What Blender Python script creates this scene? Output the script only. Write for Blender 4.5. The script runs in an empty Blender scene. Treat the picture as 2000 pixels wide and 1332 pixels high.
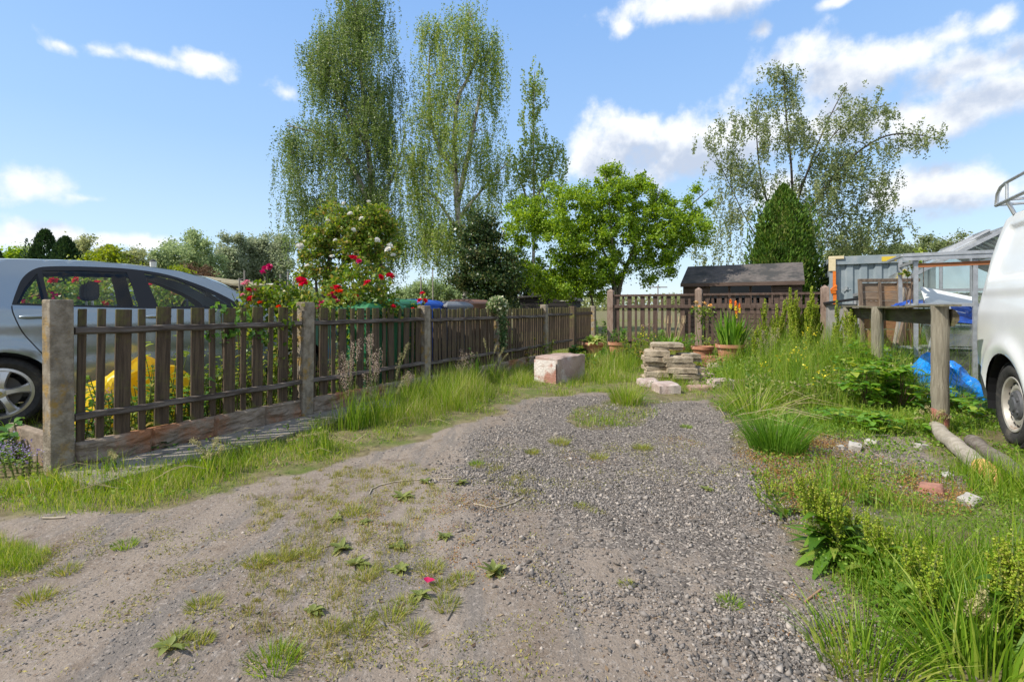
import bpy, bmesh, math, random
import numpy as np
from mathutils import Vector, Matrix, noise as mnoise
from mathutils.geometry import delaunay_2d_cdt

R = math.radians
RNG = np.random.default_rng(7)
random.seed(7)
scene = bpy.context.scene
COL = scene.collection

# ------------------------------------------------------------------ camera
H, F = 1.1, 950.0
cam_d = bpy.data.cameras.new("camera")
cam = bpy.data.objects.new("camera", cam_d)
COL.objects.link(cam)
cam.location = (0, 0, H)
cam.rotation_euler = (R(90), 0, 0)
cam_d.sensor_width = 36
cam_d.lens = F / 2000 * 36
cam_d.shift_y = -0.033
cam_d.clip_start = 0.05
cam_d.clip_end = 3000
scene.camera = cam

# ------------------------------------------------------------------ sun, sky, exposure
SUN_EL, SUN_TO = R(47), Vector((-.955, -.30, 0)).normalized()
sd = bpy.data.lights.new("sun", 'SUN')
sd.energy = 3.5
sd.angle = R(0.5)
sd.color = (1.0, 0.94, 0.84)
sun = bpy.data.objects.new("sun", sd)
COL.objects.link(sun)
S = SUN_TO * math.cos(SUN_EL) + Vector((0, 0, math.sin(SUN_EL)))
sun.rotation_euler = S.to_track_quat('Z', 'Y').to_euler()

scene.view_settings.view_transform = 'Standard'
scene.view_settings.look = 'None'
scene.view_settings.gamma = 1
scene.view_settings.exposure = 0.72


def nd(nt, t, **kw):
    n = nt.nodes.new(t)
    for k, v in kw.items():
        if k.startswith('i_'):
            n.inputs[k[2:].replace('_', ' ')].default_value = v
        else:
            setattr(n, k, v)
    return n


def math_n(nt, op, a, b=None, c=None, clamp=False):
    n = nt.nodes.new('ShaderNodeMath')
    n.operation = op
    n.use_clamp = clamp
    for i, v in enumerate((a, b, c)):
        if v is None:
            continue
        if isinstance(v, (int, float)):
            n.inputs[i].default_value = v
        else:
            nt.links.new(v, n.inputs[i])
    return n.outputs[0]


def sstep(nt, v, a, b):
    n = nt.nodes.new('ShaderNodeMapRange')
    n.interpolation_type = 'SMOOTHSTEP'
    n.inputs['From Min'].default_value = a
    n.inputs['From Max'].default_value = b
    nt.links.new(v, n.inputs['Value'])
    return n.outputs[0]


def cloud_group():
    """density of the cumulus field for a sky position (azimuth, elevation)"""
    g = bpy.data.node_groups.new("cumulus", 'ShaderNodeTree')
    g.interface.new_socket("uv", in_out='INPUT', socket_type='NodeSocketVector')
    g.interface.new_socket("density", in_out='OUTPUT', socket_type='NodeSocketFloat')
    gi = g.nodes.new('NodeGroupInput')
    go = g.nodes.new('NodeGroupOutput')
    L = g.links

    def ae(px, py):
        v = Vector(((px - 1000) / F, 1, (600 - py) / F)).normalized()
        return math.atan2(v.x, v.y), math.asin(v.z)
    clouds = [  # centre in the photo, half sizes, weight
        (1330, 290, 215, 75, 1), (1230, 262, 90, 45, 1), (1480, 262, 120, 60, 1), (1640, 250, 150, 50, .9), (1180, 300, 80, 70, .9),
        (1700, 125, 190, 60, .95), (1560, 110, 70, 50, .7), (1850, 140, 150, 50, .85), (1930, 190, 110, 50, .85), (1820, 240, 130, 45, .8),
        (1840, 375, 165, 55, 1), (1760, 390, 90, 40, .9), (1370, 8, 190, 38, 1), (1290, 15, 80, 35, .8), (1945, 42, 45, 26, .85), (1640, 0, 40, 12, .7),
        (1222, 52, 26, 20, .6), (1490, 62, 22, 14, .45),
        (290, 112, 110, 17, .6), (205, 100, 60, 16, .55), (385, 120, 48, 17, .62), (125, 92, 26, 12, .45),
        (70, 365, 75, 28, .62), (165, 388, 45, 10, .45), (100, 462, 170, 24, .72), (245, 470, 90, 18, .7), (10, 470, 80, 24, .65), (560, 182, 26, 14, .3),
        (1500, 380, 60, 40, .5), (1900, 480, 90, 20, .4),
    ]
    nz = nd(g, 'ShaderNodeTexNoise', i_Scale=8.0, i_Detail=10.0, i_Roughness=.58)
    L.new(gi.outputs[0], nz.inputs['Vector'])
    nz2 = nd(g, 'ShaderNodeTexNoise', i_Scale=17.0, i_Detail=7.0, i_Roughness=.6)
    L.new(gi.outputs[0], nz2.inputs['Vector'])
    tot = None
    for (px, py, a, b, w) in clouds:
        u, v = ae(px, py)
        u2 = ae(px + a, py)[0]
        v2 = ae(px, py - b)[1]
        s = nd(g, 'ShaderNodeVectorMath', operation='SUBTRACT')
        s.inputs[1].default_value = (u, v, 0)
        L.new(gi.outputs[0], s.inputs[0])
        m = nd(g, 'ShaderNodeVectorMath', operation='MULTIPLY')
        m.inputs[1].default_value = (1 / abs(u2 - u), 1 / abs(v2 - v), 0)
        L.new(s.outputs[0], m.inputs[0])
        l = nd(g, 'ShaderNodeVectorMath', operation='LENGTH')
        L.new(m.outputs[0], l.inputs[0])
        q = math_n(g, 'MULTIPLY_ADD', l.outputs['Value'], -w, w * 1.02 + .36)
        tot = q if tot is None else math_n(g, 'SMOOTH_MAX', tot, q, .18)
    # unseen cumulus: thickened behind the camera and added overhead to raise the fill light
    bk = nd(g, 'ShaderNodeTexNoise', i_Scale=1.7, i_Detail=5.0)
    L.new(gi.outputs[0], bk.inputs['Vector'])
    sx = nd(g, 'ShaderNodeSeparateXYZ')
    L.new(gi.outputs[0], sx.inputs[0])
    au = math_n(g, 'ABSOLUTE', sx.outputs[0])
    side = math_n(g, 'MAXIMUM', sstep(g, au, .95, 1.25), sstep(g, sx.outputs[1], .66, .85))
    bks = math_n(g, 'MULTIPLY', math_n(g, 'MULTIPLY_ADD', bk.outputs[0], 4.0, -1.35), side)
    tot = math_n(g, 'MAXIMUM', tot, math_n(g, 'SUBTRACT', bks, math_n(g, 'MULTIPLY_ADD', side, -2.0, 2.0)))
    n1 = math_n(g, 'MULTIPLY_ADD', nz.outputs[0], 2.7, -1.45)
    n2 = math_n(g, 'MULTIPLY_ADD', nz2.outputs[0], 1.3, -.66)
    d = math_n(g, 'ADD', math_n(g, 'ADD', tot, n1), n2)
    L.new(d, go.inputs[0])
    return g


world = bpy.data.worlds.new("World")
scene.world = world
world.use_nodes = True
wt = world.node_tree
wt.nodes.clear()
sky = nd(wt, 'ShaderNodeTexSky', sky_type='NISHITA')
sky.sun_disc = False
sky.sun_elevation = SUN_EL
sky.sun_rotation = math.atan2(SUN_TO.x, SUN_TO.y)
sky.air_density = 1.0
sky.dust_density = .6
sky.ozone_density = 2.5
tc = nd(wt, 'ShaderNodeTexCoord')
sp = nd(wt, 'ShaderNodeSeparateXYZ')
wt.links.new(tc.outputs['Generated'], sp.inputs[0])
az = math_n(wt, 'ARCTAN2', sp.outputs[0], sp.outputs[1])
el = math_n(wt, 'ARCSINE', sp.outputs[2])
uv = nd(wt, 'ShaderNodeCombineXYZ')
wt.links.new(az, uv.inputs[0])
wt.links.new(el, uv.inputs[1])
uv2 = nd(wt, 'ShaderNodeVectorMath', operation='ADD')
uv2.inputs[1].default_value = (-.02, .045, 0)
wt.links.new(uv.outputs[0], uv2.inputs[0])
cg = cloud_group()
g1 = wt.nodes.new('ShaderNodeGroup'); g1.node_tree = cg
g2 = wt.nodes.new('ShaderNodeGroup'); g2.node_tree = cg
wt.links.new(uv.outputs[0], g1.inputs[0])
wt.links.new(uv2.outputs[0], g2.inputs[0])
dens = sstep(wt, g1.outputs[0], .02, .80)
above = sstep(wt, g2.outputs[0], .1, .95)
up = sstep(wt, el, -.03, .02)
dens = math_n(wt, 'MULTIPLY', dens, up)
cc = nd(wt, 'ShaderNodeMixRGB')
cc.inputs[1].default_value = (5.2, 5.3, 5.4, 1)
cc.inputs[2].default_value = (2.9, 3.3, 4.05, 1)
wt.links.new(above, cc.inputs[0])
# a clear summer blue: the physical sky, a little more saturated as the photograph was developed
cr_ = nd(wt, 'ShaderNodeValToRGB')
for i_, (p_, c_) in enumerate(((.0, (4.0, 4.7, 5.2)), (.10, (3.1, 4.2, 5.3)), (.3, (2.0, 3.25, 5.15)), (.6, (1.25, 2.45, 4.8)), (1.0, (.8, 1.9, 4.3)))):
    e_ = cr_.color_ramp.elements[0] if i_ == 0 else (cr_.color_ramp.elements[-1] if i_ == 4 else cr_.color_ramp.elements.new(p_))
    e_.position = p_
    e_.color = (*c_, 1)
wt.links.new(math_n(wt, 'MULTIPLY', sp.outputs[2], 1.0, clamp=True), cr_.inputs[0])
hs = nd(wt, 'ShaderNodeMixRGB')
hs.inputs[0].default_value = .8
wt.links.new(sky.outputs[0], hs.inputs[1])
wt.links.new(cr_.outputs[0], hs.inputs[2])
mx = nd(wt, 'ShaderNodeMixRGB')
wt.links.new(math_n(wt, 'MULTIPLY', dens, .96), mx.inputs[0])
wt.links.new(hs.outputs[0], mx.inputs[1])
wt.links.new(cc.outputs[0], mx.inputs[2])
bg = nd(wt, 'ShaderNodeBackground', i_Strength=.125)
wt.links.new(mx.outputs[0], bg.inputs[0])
wo = nd(wt, 'ShaderNodeOutputWorld')
wt.links.new(bg.outputs[0], wo.inputs[0])

# ------------------------------------------------------------------ helpers: places
DV = Vector((.484, .875, 0)).normalized()      # along the fence, away from the camera
NV = Vector((DV.y, -DV.x, 0))                  # from the fence across the drive
ALONG = -math.atan2(DV.x, DV.y)                # rotation that turns local +Y along the fence


def G(px, py, z=0.0):
    """ground point seen at a spot of the photograph"""
    d = F * (H - z) / (py - 600.0)
    return Vector(((px - 1000) / F * d, d, z))


def P(px, py, d):
    return Vector(((px - 1000) / F * d, d, H + (600 - py) / F * d))


_tab = np.random.default_rng(3).random((256, 256))


def vnoise(x, y, s=1.0, seed=0):
    x = np.asarray(x) * s + seed * 17.3 + 1000.0
    y = np.asarray(y) * s + seed * 9.7 + 1000.0
    xi, yi = np.floor(x).astype(int), np.floor(y).astype(int)
    fx, fy = x - xi, y - yi
    fx, fy = fx * fx * (3 - 2 * fx), fy * fy * (3 - 2 * fy)
    t = lambda a, b: _tab[a & 255, b & 255]
    return (t(xi, yi) * (1 - fx) * (1 - fy) + t(xi + 1, yi) * fx * (1 - fy) + t(xi, yi + 1) * (1 - fx) * fy + t(xi + 1, yi + 1) * fx * fy)


def fbm(x, y, s=1.0, seed=0, o=4):
    v, a, t = 0, .5, 0
    for k in range(o):
        v = v + a * vnoise(x, y, s * 2 ** k, seed + k)
        t += a
        a *= .5
    return v / t


def sdf(poly, X, Y):
    """signed distance to a polygon, negative inside"""
    X, Y = np.asarray(X, float), np.asarray(Y, float)
    d = np.full(X.shape, 1e9)
    ins = np.zeros(X.shape, bool)
    n = len(poly)
    for i in range(n):
        ax, ay = poly[i]
        bx, by = poly[(i + 1) % n]
        ex, ey = bx - ax, by - ay
        t = np.clip(((X - ax) * ex + (Y - ay) * ey) / (ex * ex + ey * ey + 1e-12), 0, 1)
        d = np.minimum(d, np.hypot(X - ax - t * ex, Y - ay - t * ey))
        c = (ay > Y) != (by > Y)
        with np.errstate(divide='ignore', invalid='ignore'):
            ins ^= c & (X < (bx - ax) * (Y - ay) / (by - ay + 1e-12) + ax)
    return np.where(ins, -d, d)


def gpoly(pts):
    return [tuple(G(*p)[:2]) for p in pts]


def ss(a, b, v):
    t = np.clip((v - a) / (b - a), 0, 1)
    return t * t * (3 - 2 * t)


# ------------------------------------------------------------------ helpers: materials
MATS = {}


def M(name, c1, c2=None, scale=6.0, rough=.7, bump=0.0, bscale=40.0, metal=0.0, stretch=(1, 1, 1), c3=None, s3=1.5, t3=.62, spec=.4, detail=5, coat=0, bdist=.02):
    if name in MATS:
        return MATS[name]
    m = bpy.data.materials.new(name)
    m.use_nodes = True
    nt = m.node_tree
    b = nt.nodes['Principled BSDF']
    b.inputs['Roughness'].default_value = rough
    b.inputs['Metallic'].default_value = metal
    b.inputs['Specular IOR Level'].default_value = spec
    b.inputs['Coat Weight'].default_value = coat
    b.inputs['Coat Roughness'].default_value = .06
    tc = nd(nt, 'ShaderNodeTexCoord')
    mp = nd(nt, 'ShaderNodeMapping')
    mp.inputs['Scale'].default_value = stretch
    nt.links.new(tc.outputs['Object'], mp.inputs[0])
    oi = nd(nt, 'ShaderNodeObjectInfo')
    off = nd(nt, 'ShaderNodeVectorMath', operation='ADD')
    nt.links.new(mp.outputs[0], off.inputs[0])
    sc = nd(nt, 'ShaderNodeVectorMath', operation='SCALE')
    sc.inputs[0].default_value = (13, 7, 29)
    nt.links.new(oi.outputs['Random'], sc.inputs['Scale'])
    nt.links.new(sc.outputs[0], off.inputs[1])
    vec = off.outputs[0]
    if c2 is None:
        b.inputs['Base Color'].default_value = (*c1, 1)
    else:
        nz = nd(nt, 'ShaderNodeTexNoise', i_Scale=scale, i_Detail=detail, i_Roughness=.6)
        nt.links.new(vec, nz.inputs['Vector'])
        r = nd(nt, 'ShaderNodeMixRGB')
        r.inputs[1].default_value = (*c1, 1)
        r.inputs[2].default_value = (*c2, 1)
        nt.links.new(sstep(nt, nz.outputs[0], .32, .68), r.inputs[0])
        col = r.outputs[0]
        if c3 is not None:
            n3 = nd(nt, 'ShaderNodeTexNoise', i_Scale=s3, i_Detail=6.0, i_Roughness=.65)
            nt.links.new(tc.outputs['Object'], n3.inputs['Vector'])
            r3 = nd(nt, 'ShaderNodeMixRGB')
            r3.inputs[2].default_value = (*c3, 1)
            nt.links.new(col, r3.inputs[1])
            nt.links.new(sstep(nt, n3.outputs[0], t3 - .07, t3 + .07), r3.inputs[0])
            col = r3.outputs[0]
        nt.links.new(col, b.inputs['Base Color'])
    if bump:
        bz = nd(nt, 'ShaderNodeTexNoise', i_Scale=bscale, i_Detail=6.0, i_Roughness=.65)
        nt.links.new(vec, bz.inputs['Vector'])
        bn = nd(nt, 'ShaderNodeBump', i_Strength=bump, i_Distance=bdist)
        nt.links.new(bz.outputs[0], bn.inputs['Height'])
        nt.links.new(bn.outputs[0], b.inputs['Normal'])
    MATS[name] = m
    return m


def LEAF(name, cols, trans=.35, rough=.5, clump=1.2, cl_amt=.35, vein=False):
    """leaf material: every leaf its own tint, soft clumps, light passing through"""
    if name in MATS:
        return MATS[name]
    m = bpy.data.materials.new(name)
    m.use_nodes = True
    nt = m.node_tree
    b = nt.nodes['Principled BSDF']
    out = nt.nodes['Material Output']
    b.inputs['Roughness'].default_value = rough
    b.inputs['Specular IOR Level'].default_value = .3
    ge = nd(nt, 'ShaderNodeNewGeometry')
    cr = nd(nt, 'ShaderNodeValToRGB')
    e = cr.color_ramp.elements
    e[0].color = (*cols[0], 1)
    e[0].position = 0
    e[1].color = (*cols[-1], 1)
    e[1].position = 1
    for i, c in enumerate(cols[1:-1]):
        k = e.new((i + 1) / (len(cols) - 1))
        k.color = (*c, 1)
    tc = nd(nt, 'ShaderNodeTexCoord')
    nz = nd(nt, 'ShaderNodeTexNoise', i_Scale=clump, i_Detail=3.0)
    nt.links.new(tc.outputs['Object'], nz.inputs['Vector'])
    f = math_n(nt, 'MULTIPLY_ADD', nz.outputs[0], cl_amt * 2.4, -cl_amt * 1.2)
    f = math_n(nt, 'ADD', f, ge.outputs['Random Per Island'], clamp=True)
    nt.links.new(f, cr.inputs[0])
    nt.links.new(cr.outputs[0], b.inputs['Base Color'])
    tr = nd(nt, 'ShaderNodeBsdfTranslucent')
    hs = nd(nt, 'ShaderNodeHueSaturation', i_Hue=.485, i_Saturation=1.1, i_Value=1.5)
    nt.links.new(cr.outputs[0], hs.inputs['Color'])
    nt.links.new(hs.outputs[0], tr.inputs['Color'])
    mx = nd(nt, 'ShaderNodeMixShader', i_Fac=trans)
    nt.links.new(b.outputs[0], mx.inputs[1])
    nt.links.new(tr.outputs[0], mx.inputs[2])
    nt.links.new(mx.outputs[0], out.inputs[0])
    MATS[name] = m
    return m


def GLASS(name, tint=(.8, .85, .85), refl=1.0, rough=.02, dirt=0.0):
    if name in MATS:
        return MATS[name]
    m = bpy.data.materials.new(name)
    m.use_nodes = True
    nt = m.node_tree
    nt.nodes.remove(nt.nodes['Principled BSDF'])
    out = nt.nodes['Material Output']
    t = nd(nt, 'ShaderNodeBsdfTransparent')
    t.inputs[0].default_value = (*tint, 1)
    g = nd(nt, 'ShaderNodeBsdfGlossy', i_Roughness=rough)
    fr = nd(nt, 'ShaderNodeFresnel', i_IOR=1.5)
    fac = math_n(nt, 'MULTIPLY', fr.outputs[0], refl, clamp=True)
    mx = nd(nt, 'ShaderNodeMixShader')
    nt.links.new(fac, mx.inputs[0])
    nt.links.new(t.outputs[0], mx.inputs[1])
    nt.links.new(g.outputs[0], mx.inputs[2])
    last = mx.outputs[0]
    if dirt:
        df = nd(nt, 'ShaderNodeBsdfDiffuse')
        df.inputs[0].default_value = (.42, .43, .4, 1)
        tc = nd(nt, 'ShaderNodeTexCoord')
        nz = nd(nt, 'ShaderNodeTexNoise', i_Scale=3.0, i_Detail=6.0)
        nt.links.new(tc.outputs['Object'], nz.inputs['Vector'])
        m2 = nd(nt, 'ShaderNodeMixShader')
        nt.links.new(math_n(nt, 'MULTIPLY', sstep(nt, nz.outputs[0], .2, .8), dirt), m2.inputs[0])
        nt.links.new(last, m2.inputs[1])
        nt.links.new(df.outputs[0], m2.inputs[2])
        last = m2.outputs[0]
    nt.links.new(last, out.inputs[0])
    MATS[name] = m
    return m


# ------------------------------------------------------------------ helpers: objects
def tag(o, label=None, cat=None, group=None, kind=None):
    if label: o['label'] = label
    if cat: o['category'] = cat
    if group: o['group'] = group
    if kind or label: o['kind'] = kind or 'thing'
    return o


def thing(name, label, cat, loc=(0, 0, 0), rz=0.0, group=None):
    o = bpy.data.objects.new(name, None)
    COL.objects.link(o)
    o.empty_display_size = .1
    o.location = loc
    o.rotation_euler = (0, 0, rz)
    return tag(o, label, cat, group)


def link(name, me, mat=None, parent=None, loc=None, rot=None, label=None, bev=0, scale=None):
    o = bpy.data.objects.new(name, me)
    COL.objects.link(o)
    if mat is not None and not me.materials:
        me.materials.append(mat)
    if parent is not None:
        o.parent = parent
    if loc is not None:
        o.location = loc
    if rot is not None:
        o.rotation_euler = rot
    if scale is not None:
        o.scale = (scale, scale, scale) if isinstance(scale, (int, float)) else scale
    if label:
        o['label'] = label
    if bev:
        b = o.modifiers.new('bevel', 'BEVEL')
        b.width = bev
        b.segments = 2
        b.limit_method = 'ANGLE'
    return o


def copy_tree(o, parent=None, loc=None, rz=None, label=None, group=None, scale=None):
    c = o.copy()
    COL.objects.link(c)
    if parent is not None:
        c.parent = parent
    if loc is not None:
        c.location = loc
    if rz is not None:
        c.rotation_euler = (0, 0, rz)
    if label:
        c['label'] = label
    if group:
        c['group'] = group
    if scale is not None:
        c.scale = (scale, scale, scale) if isinstance(scale, (int, float)) else scale
    for ch in list(o.children):
        copy_tree(ch, c)
    return c


class MB:
    def __init__(s):
        s.v, s.f = [], []

    def add(s, v, f):
        k = len(s.v)
        s.v.extend([tuple(p) for p in v])
        s.f.extend([tuple(i + k for i in q) for q in f])
        return s

    def box(s, c, d, rot=None):
        c, d = Vector(c), Vector(d) / 2
        vs = [Vector((x * d.x, y * d.y, z * d.z)) for x in (-1, 1) for y in (-1, 1) for z in (-1, 1)]
        if rot is not None:
            vs = [rot @ p for p in vs]
        return s.add([c + p for p in vs], [(0, 1, 3, 2), (4, 6, 7, 5), (0, 4, 5, 1), (2, 3, 7, 6), (0, 2, 6, 4), (1, 5, 7, 3)])

    def bar(s, a, b, w, h, up=(0, 0, 1)):
        a, b = Vector(a), Vector(b)
        t = (b - a)
        L = t.length
        t.normalize()
        u = Vector(up)
        x = t.cross(u)
        if x.length < 1e-4:
            x = t.cross(Vector((1, 0, 0)))
        x.normalize()
        y = x.cross(t)
        m = Matrix((x, t, y)).transposed()
        return s.box((a + b) / 2, (w, L, h), m)

    def tube(s, pts, rad, n=8, cap=True):
        pts = [Vector(p) for p in pts]
        if isinstance(rad, (int, float)):
            rad = [rad] * len(pts)
        vs, fs = [], []
        prev = None
        for i, p in enumerate(pts):
            t = (pts[min(i + 1, len(pts) - 1)] - pts[max(i - 1, 0)])
            if t.length < 1e-9:
                t = Vector((0, 0, 1))
            t.normalize()
            if prev is None:
                a = t.orthogonal().normalized()
            else:
                a = prev - t * prev.dot(t)
                a = a.normalized() if a.length > 1e-6 else t.orthogonal().normalized()
            prev = a
            b = t.cross(a)
            for k in range(n):
                q = 2 * math.pi * k / n
                vs.append(p + (a * math.cos(q) + b * math.sin(q)) * rad[i])
        for i in range(len(pts) - 1):
            for k in range(n):
                k2 = (k + 1) % n
                fs.append((i * n + k, i * n + k2, (i + 1) * n + k2, (i + 1) * n + k))
        if cap:
            fs.append(tuple(reversed(range(n))))
            fs.append(tuple((len(pts) - 1) * n + k for k in range(n)))
        return s.add(vs, fs)

    def lathe(s, prof, n=24, axis='z', c=(0, 0, 0), cap=False):
        vs, fs = [], []
        c = Vector(c)
        for (r, z) in prof:
            for k in range(n):
                q = 2 * math.pi * k / n
                p = (r * math.cos(q), r * math.sin(q), z)
                if axis == 'x':
                    p = (p[2], p[0], p[1])
                if axis == 'y':
                    p = (p[0], p[2], p[1])
                vs.append(c + Vector(p))
        for i in range(len(prof) - 1):
            for k in range(n):
                k2 = (k + 1) % n
                fs.append((i * n + k, i * n + k2, (i + 1) * n + k2, (i + 1) * n + k))
        if cap:
            fs.append(tuple(reversed(range(n))))
            fs.append(tuple((len(prof) - 1) * n + k for k in range(n)))
        return s.add(vs, fs)

    def mesh(s, name, smooth=None):
        me = bpy.data.meshes.new(name)
        me.from_pydata(s.v, [], s.f)
        me.validate()
        bm = bmesh.new()
        bm.from_mesh(me)
        bmesh.ops.recalc_face_normals(bm, faces=bm.faces)
        bm.to_mesh(me)
        bm.free()
        if smooth:
            me.polygons.foreach_set('use_smooth', [True] * len(me.polygons))
            me.set_sharp_from_angle(angle=R(smooth))
        return me

    def build(s, name, mat, parent=None, smooth=None, bev=0, **kw):
        return link(name, s.mesh(name, smooth), mat, parent, bev=bev, **kw)


def mesh_np(name, V, Fq, smooth=False):
    V = np.asarray(V, np.float32)
    Fq = np.asarray(Fq, np.int32)
    me = bpy.data.meshes.new(name)
    me.vertices.add(len(V))
    me.vertices.foreach_set('co', V.ravel())
    n, k = Fq.shape
    me.loops.add(n * k)
    me.loops.foreach_set('vertex_index', Fq.ravel())
    me.polygons.add(n)
    me.polygons.foreach_set('loop_start', np.arange(n, dtype=np.int32) * k)
    if smooth:
        me.polygons.foreach_set('use_smooth', np.ones(n, bool))
    me.update(calc_edges=True)
    return me


def unit(n, rng=RNG):
    v = rng.normal(size=(n, 3))
    return v / np.linalg.norm(v, axis=1, keepdims=True)


def cross_n(a, b):
    c = np.cross(a, b)
    return c / (np.linalg.norm(c, axis=1, keepdims=True) + 1e-9)


def leaf_vf(Pt, size, aspect=.62, axis=None, rng=RNG, fold=.12, spread=1.0, flat=0.0):
    """one folded leaf blade (4 corners) at every point"""
    n = len(Pt)
    size = np.broadcast_to(np.asarray(size, float), (n,))[:, None]
    a = unit(n, rng) * spread
    if axis is not None:
        a = a + np.asarray(axis)
    a = a / (np.linalg.norm(a, axis=1, keepdims=True) + 1e-9)
    h = unit(n, rng)
    h[:, 2] += flat
    b = cross_n(a, h)
    c = np.cross(a, b)
    V = np.stack([Pt - a * size * .5, Pt + b * size * aspect * .5 + c * size * fold, Pt + a * size * .5, Pt - b * size * aspect * .5 + c * size * fold], 1)
    return V.reshape(-1, 3), np.arange(4 * n).reshape(n, 4)


def blade_vf(B, h, lean, w, rng=RNG, seg=3, droop=.6):
    """grass blades: a tapering ribbon that bends over"""
    n = len(B)
    h = np.broadcast_to(np.asarray(h, float), (n,))
    w = np.broadcast_to(np.asarray(w, float), (n,))
    q = rng.random(n) * 2 * np.pi
    sx = np.stack([np.cos(q), np.sin(q), np.zeros(n)], 1)
    Vs = []
    for k in range(seg + 1):
        t = k / seg
        c = B + 0
        c = c + np.stack([lean[:, 0] * h * t ** 1.7, lean[:, 1] * h * t ** 1.7, h * (t - droop * .35 * np.hypot(lean[:, 0], lean[:, 1]) * t * t)], 1)
        ww = (w * (1 - .92 * t ** 1.5))[:, None] * .5
        Vs += [c - sx * ww, c + sx * ww]
    V = np.stack(Vs, 1).reshape(-1, 3)
    m = 2 * (seg + 1)
    base = np.arange(n)[:, None] * m
    Fs = [base + np.array([2 * k, 2 * k + 1, 2 * k + 3, 2 * k + 2]) for k in range(seg)]
    return V, np.concatenate(Fs, 0)


def catvf(*vfs):
    V, Fa, k = [], [], 0
    for v, f in vfs:
        V.append(v)
        Fa.append(f + k)
        k += len(v)
    return np.concatenate(V), np.concatenate(Fa)


def rand_lean(n, amt, rng=RNG, bias=(0, 0)):
    q = rng.random(n) * 2 * np.pi
    m = rng.random(n) * amt
    return np.stack([np.cos(q) * m + bias[0], np.sin(q) * m + bias[1]], 1)
# ------------------------------------------------------------------ ground: zones of the real place
FX, FY = -2.97, 3.19                           # foot of the nearest fence post


def fence_tn(x, y):
    return (x - FX) * DV.x + (y - FY) * DV.y, (x - FX) * NV.x + (y - FY) * NV.y


VERGE = gpoly([(-700, 1010), (0, 1000), (120, 1008), (250, 1004), (350, 985), (450, 960), (530, 935), (600, 918), (680, 893), (750, 870), (830, 848), (900, 830),
               (970, 805), (1030, 780), (1062, 765), (1066, 740), (1066, 706), (840, 752), (600, 822), (145, 925), (-700, 920)])
ENDZ = gpoly([(1040, 772), (1110, 772), (1190, 768), (1230, 778), (1280, 792), (1330, 780), (1370, 785), (1450, 700), (1470, 655), (1100, 662), (1062, 700)])
TONGUE = gpoly([(1120, 838), (1135, 800), (1190, 785), (1210, 765), (1260, 775), (1270, 800), (1258, 830), (1190, 835)])
RIGHTZ = gpoly([(1365, 775), (1420, 812), (1440, 850), (1462, 890), (1480, 930), (1525, 985), (1555, 1040), (1590, 1110), (1622, 1180), (1665, 1260), (1700, 1345),
                (3200, 1345), (3200, 640), (1500, 645), (1430, 690), (1370, 720)])
SPARSE = gpoly([(1475, 890), (1560, 868), (1640, 850), (1700, 842), (1810, 850), (1850, 890), (1930, 985), (1860, 1000), (1760, 968), (1660, 955), (1560, 970), (1500, 940)])
LEFTP = gpoly([(-200, 1040), (40, 1062), (85, 1085), (60, 1112), (-200, 1130)])
GRAV = gpoly([(1100, 775), (1050, 800), (960, 850), (905, 885), (885, 915), (905, 955), (955, 1000), (1010, 1050), (1110, 1090), (1290, 1110), (1400, 1170), (1480, 1250),
              (1520, 1345), (1760, 1345), (1680, 1180), (1620, 1080), (1900, 985), (1870, 880), (1480, 830), (1400, 790), (1300, 770)])
CARSIDE = [(-40, -2), (-7, 3.4), (-3.3, 3.6), (-2.2, 4.9), (2, 12.5), (-6, 14), (-60, 14)]


def relief(x, y):
    t, n = fence_tn(x, y)
    near = ss(14, 9, y) * ss(-8, -3, x) * ss(8, 5, x)
    rut = -.018 * np.exp(-((n - 1.55) / .28) ** 2) - .018 * np.exp(-((n - 3.0) / .3) ** 2) + .012 * np.exp(-((n - 2.3) / .35) ** 2)
    z = (fbm(x, y, .7, 2, 3) - .5) * .05 + (fbm(x, y, 3.1, 5, 3) - .5) * .014 + (fbm(x, y, 11, 8, 3) - .5) * .008
    return (z + rut) * near


def gz(x, y):
    return float(relief(np.array([x]), np.array([y]))[0])


def grow_axis(lo, hi, step, out, ratio=1.13):
    a = list(np.arange(lo, hi, step))
    s, v = step, hi
    while v < out[1]:
        a.append(v); s *= ratio; v += s
    a.append(out[1])
    s, v = step, lo
    b = []
    while v > out[0]:
        s *= ratio; v -= s; b.append(max(v, out[0]))
    return np.array(sorted(set(b + a)))


gx = grow_axis(-4.2, 4.6, .03, (-1200, 1200))
gy = grow_axis(1.2, 9.0, .03, (-60, 1600))
GX, GY = np.meshgrid(gx, gy, indexing='ij')
gxf, gyf = GX.ravel(), GY.ravel()
gV = np.stack([gxf, gyf, relief(gxf, gyf)], 1)
ni, nj = GX.shape
ii = (np.arange(ni - 1)[:, None] * nj + np.arange(nj - 1)[None, :]).ravel()
gF = np.stack([ii, ii + nj, ii + nj + 1, ii + 1], 1)
gme = mesh_np('ground', gV, gF, True)


def soil_amount(x, y):
    w = (fbm(x, y, 3.0, 11, 3) - .5) * .35
    g = np.maximum.reduce([ss(.12, -.12, sdf(p, x, y) + w) for p in (VERGE, ENDZ, TONGUE, RIGHTZ, LEFTP)])
    g = g * (1 - .75 * ss(.1, -.2, sdf(SPARSE, x, y) + w))
    t, n = fence_tn(x, y)
    g = np.maximum(g, ss(0.05, -.15, n))
    g = np.maximum(g, ss(9.0, 10.5, y))
    return g


def gravel_amount(x, y):
    w = (fbm(x, y, 1.9, 21, 4) - .5) * .9
    return ss(.38, -.55, sdf(GRAV, x, y) + w) * (.6 + .4 * ss(.34, .5, fbm(x, y, 2.3, 23, 4)))


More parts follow.
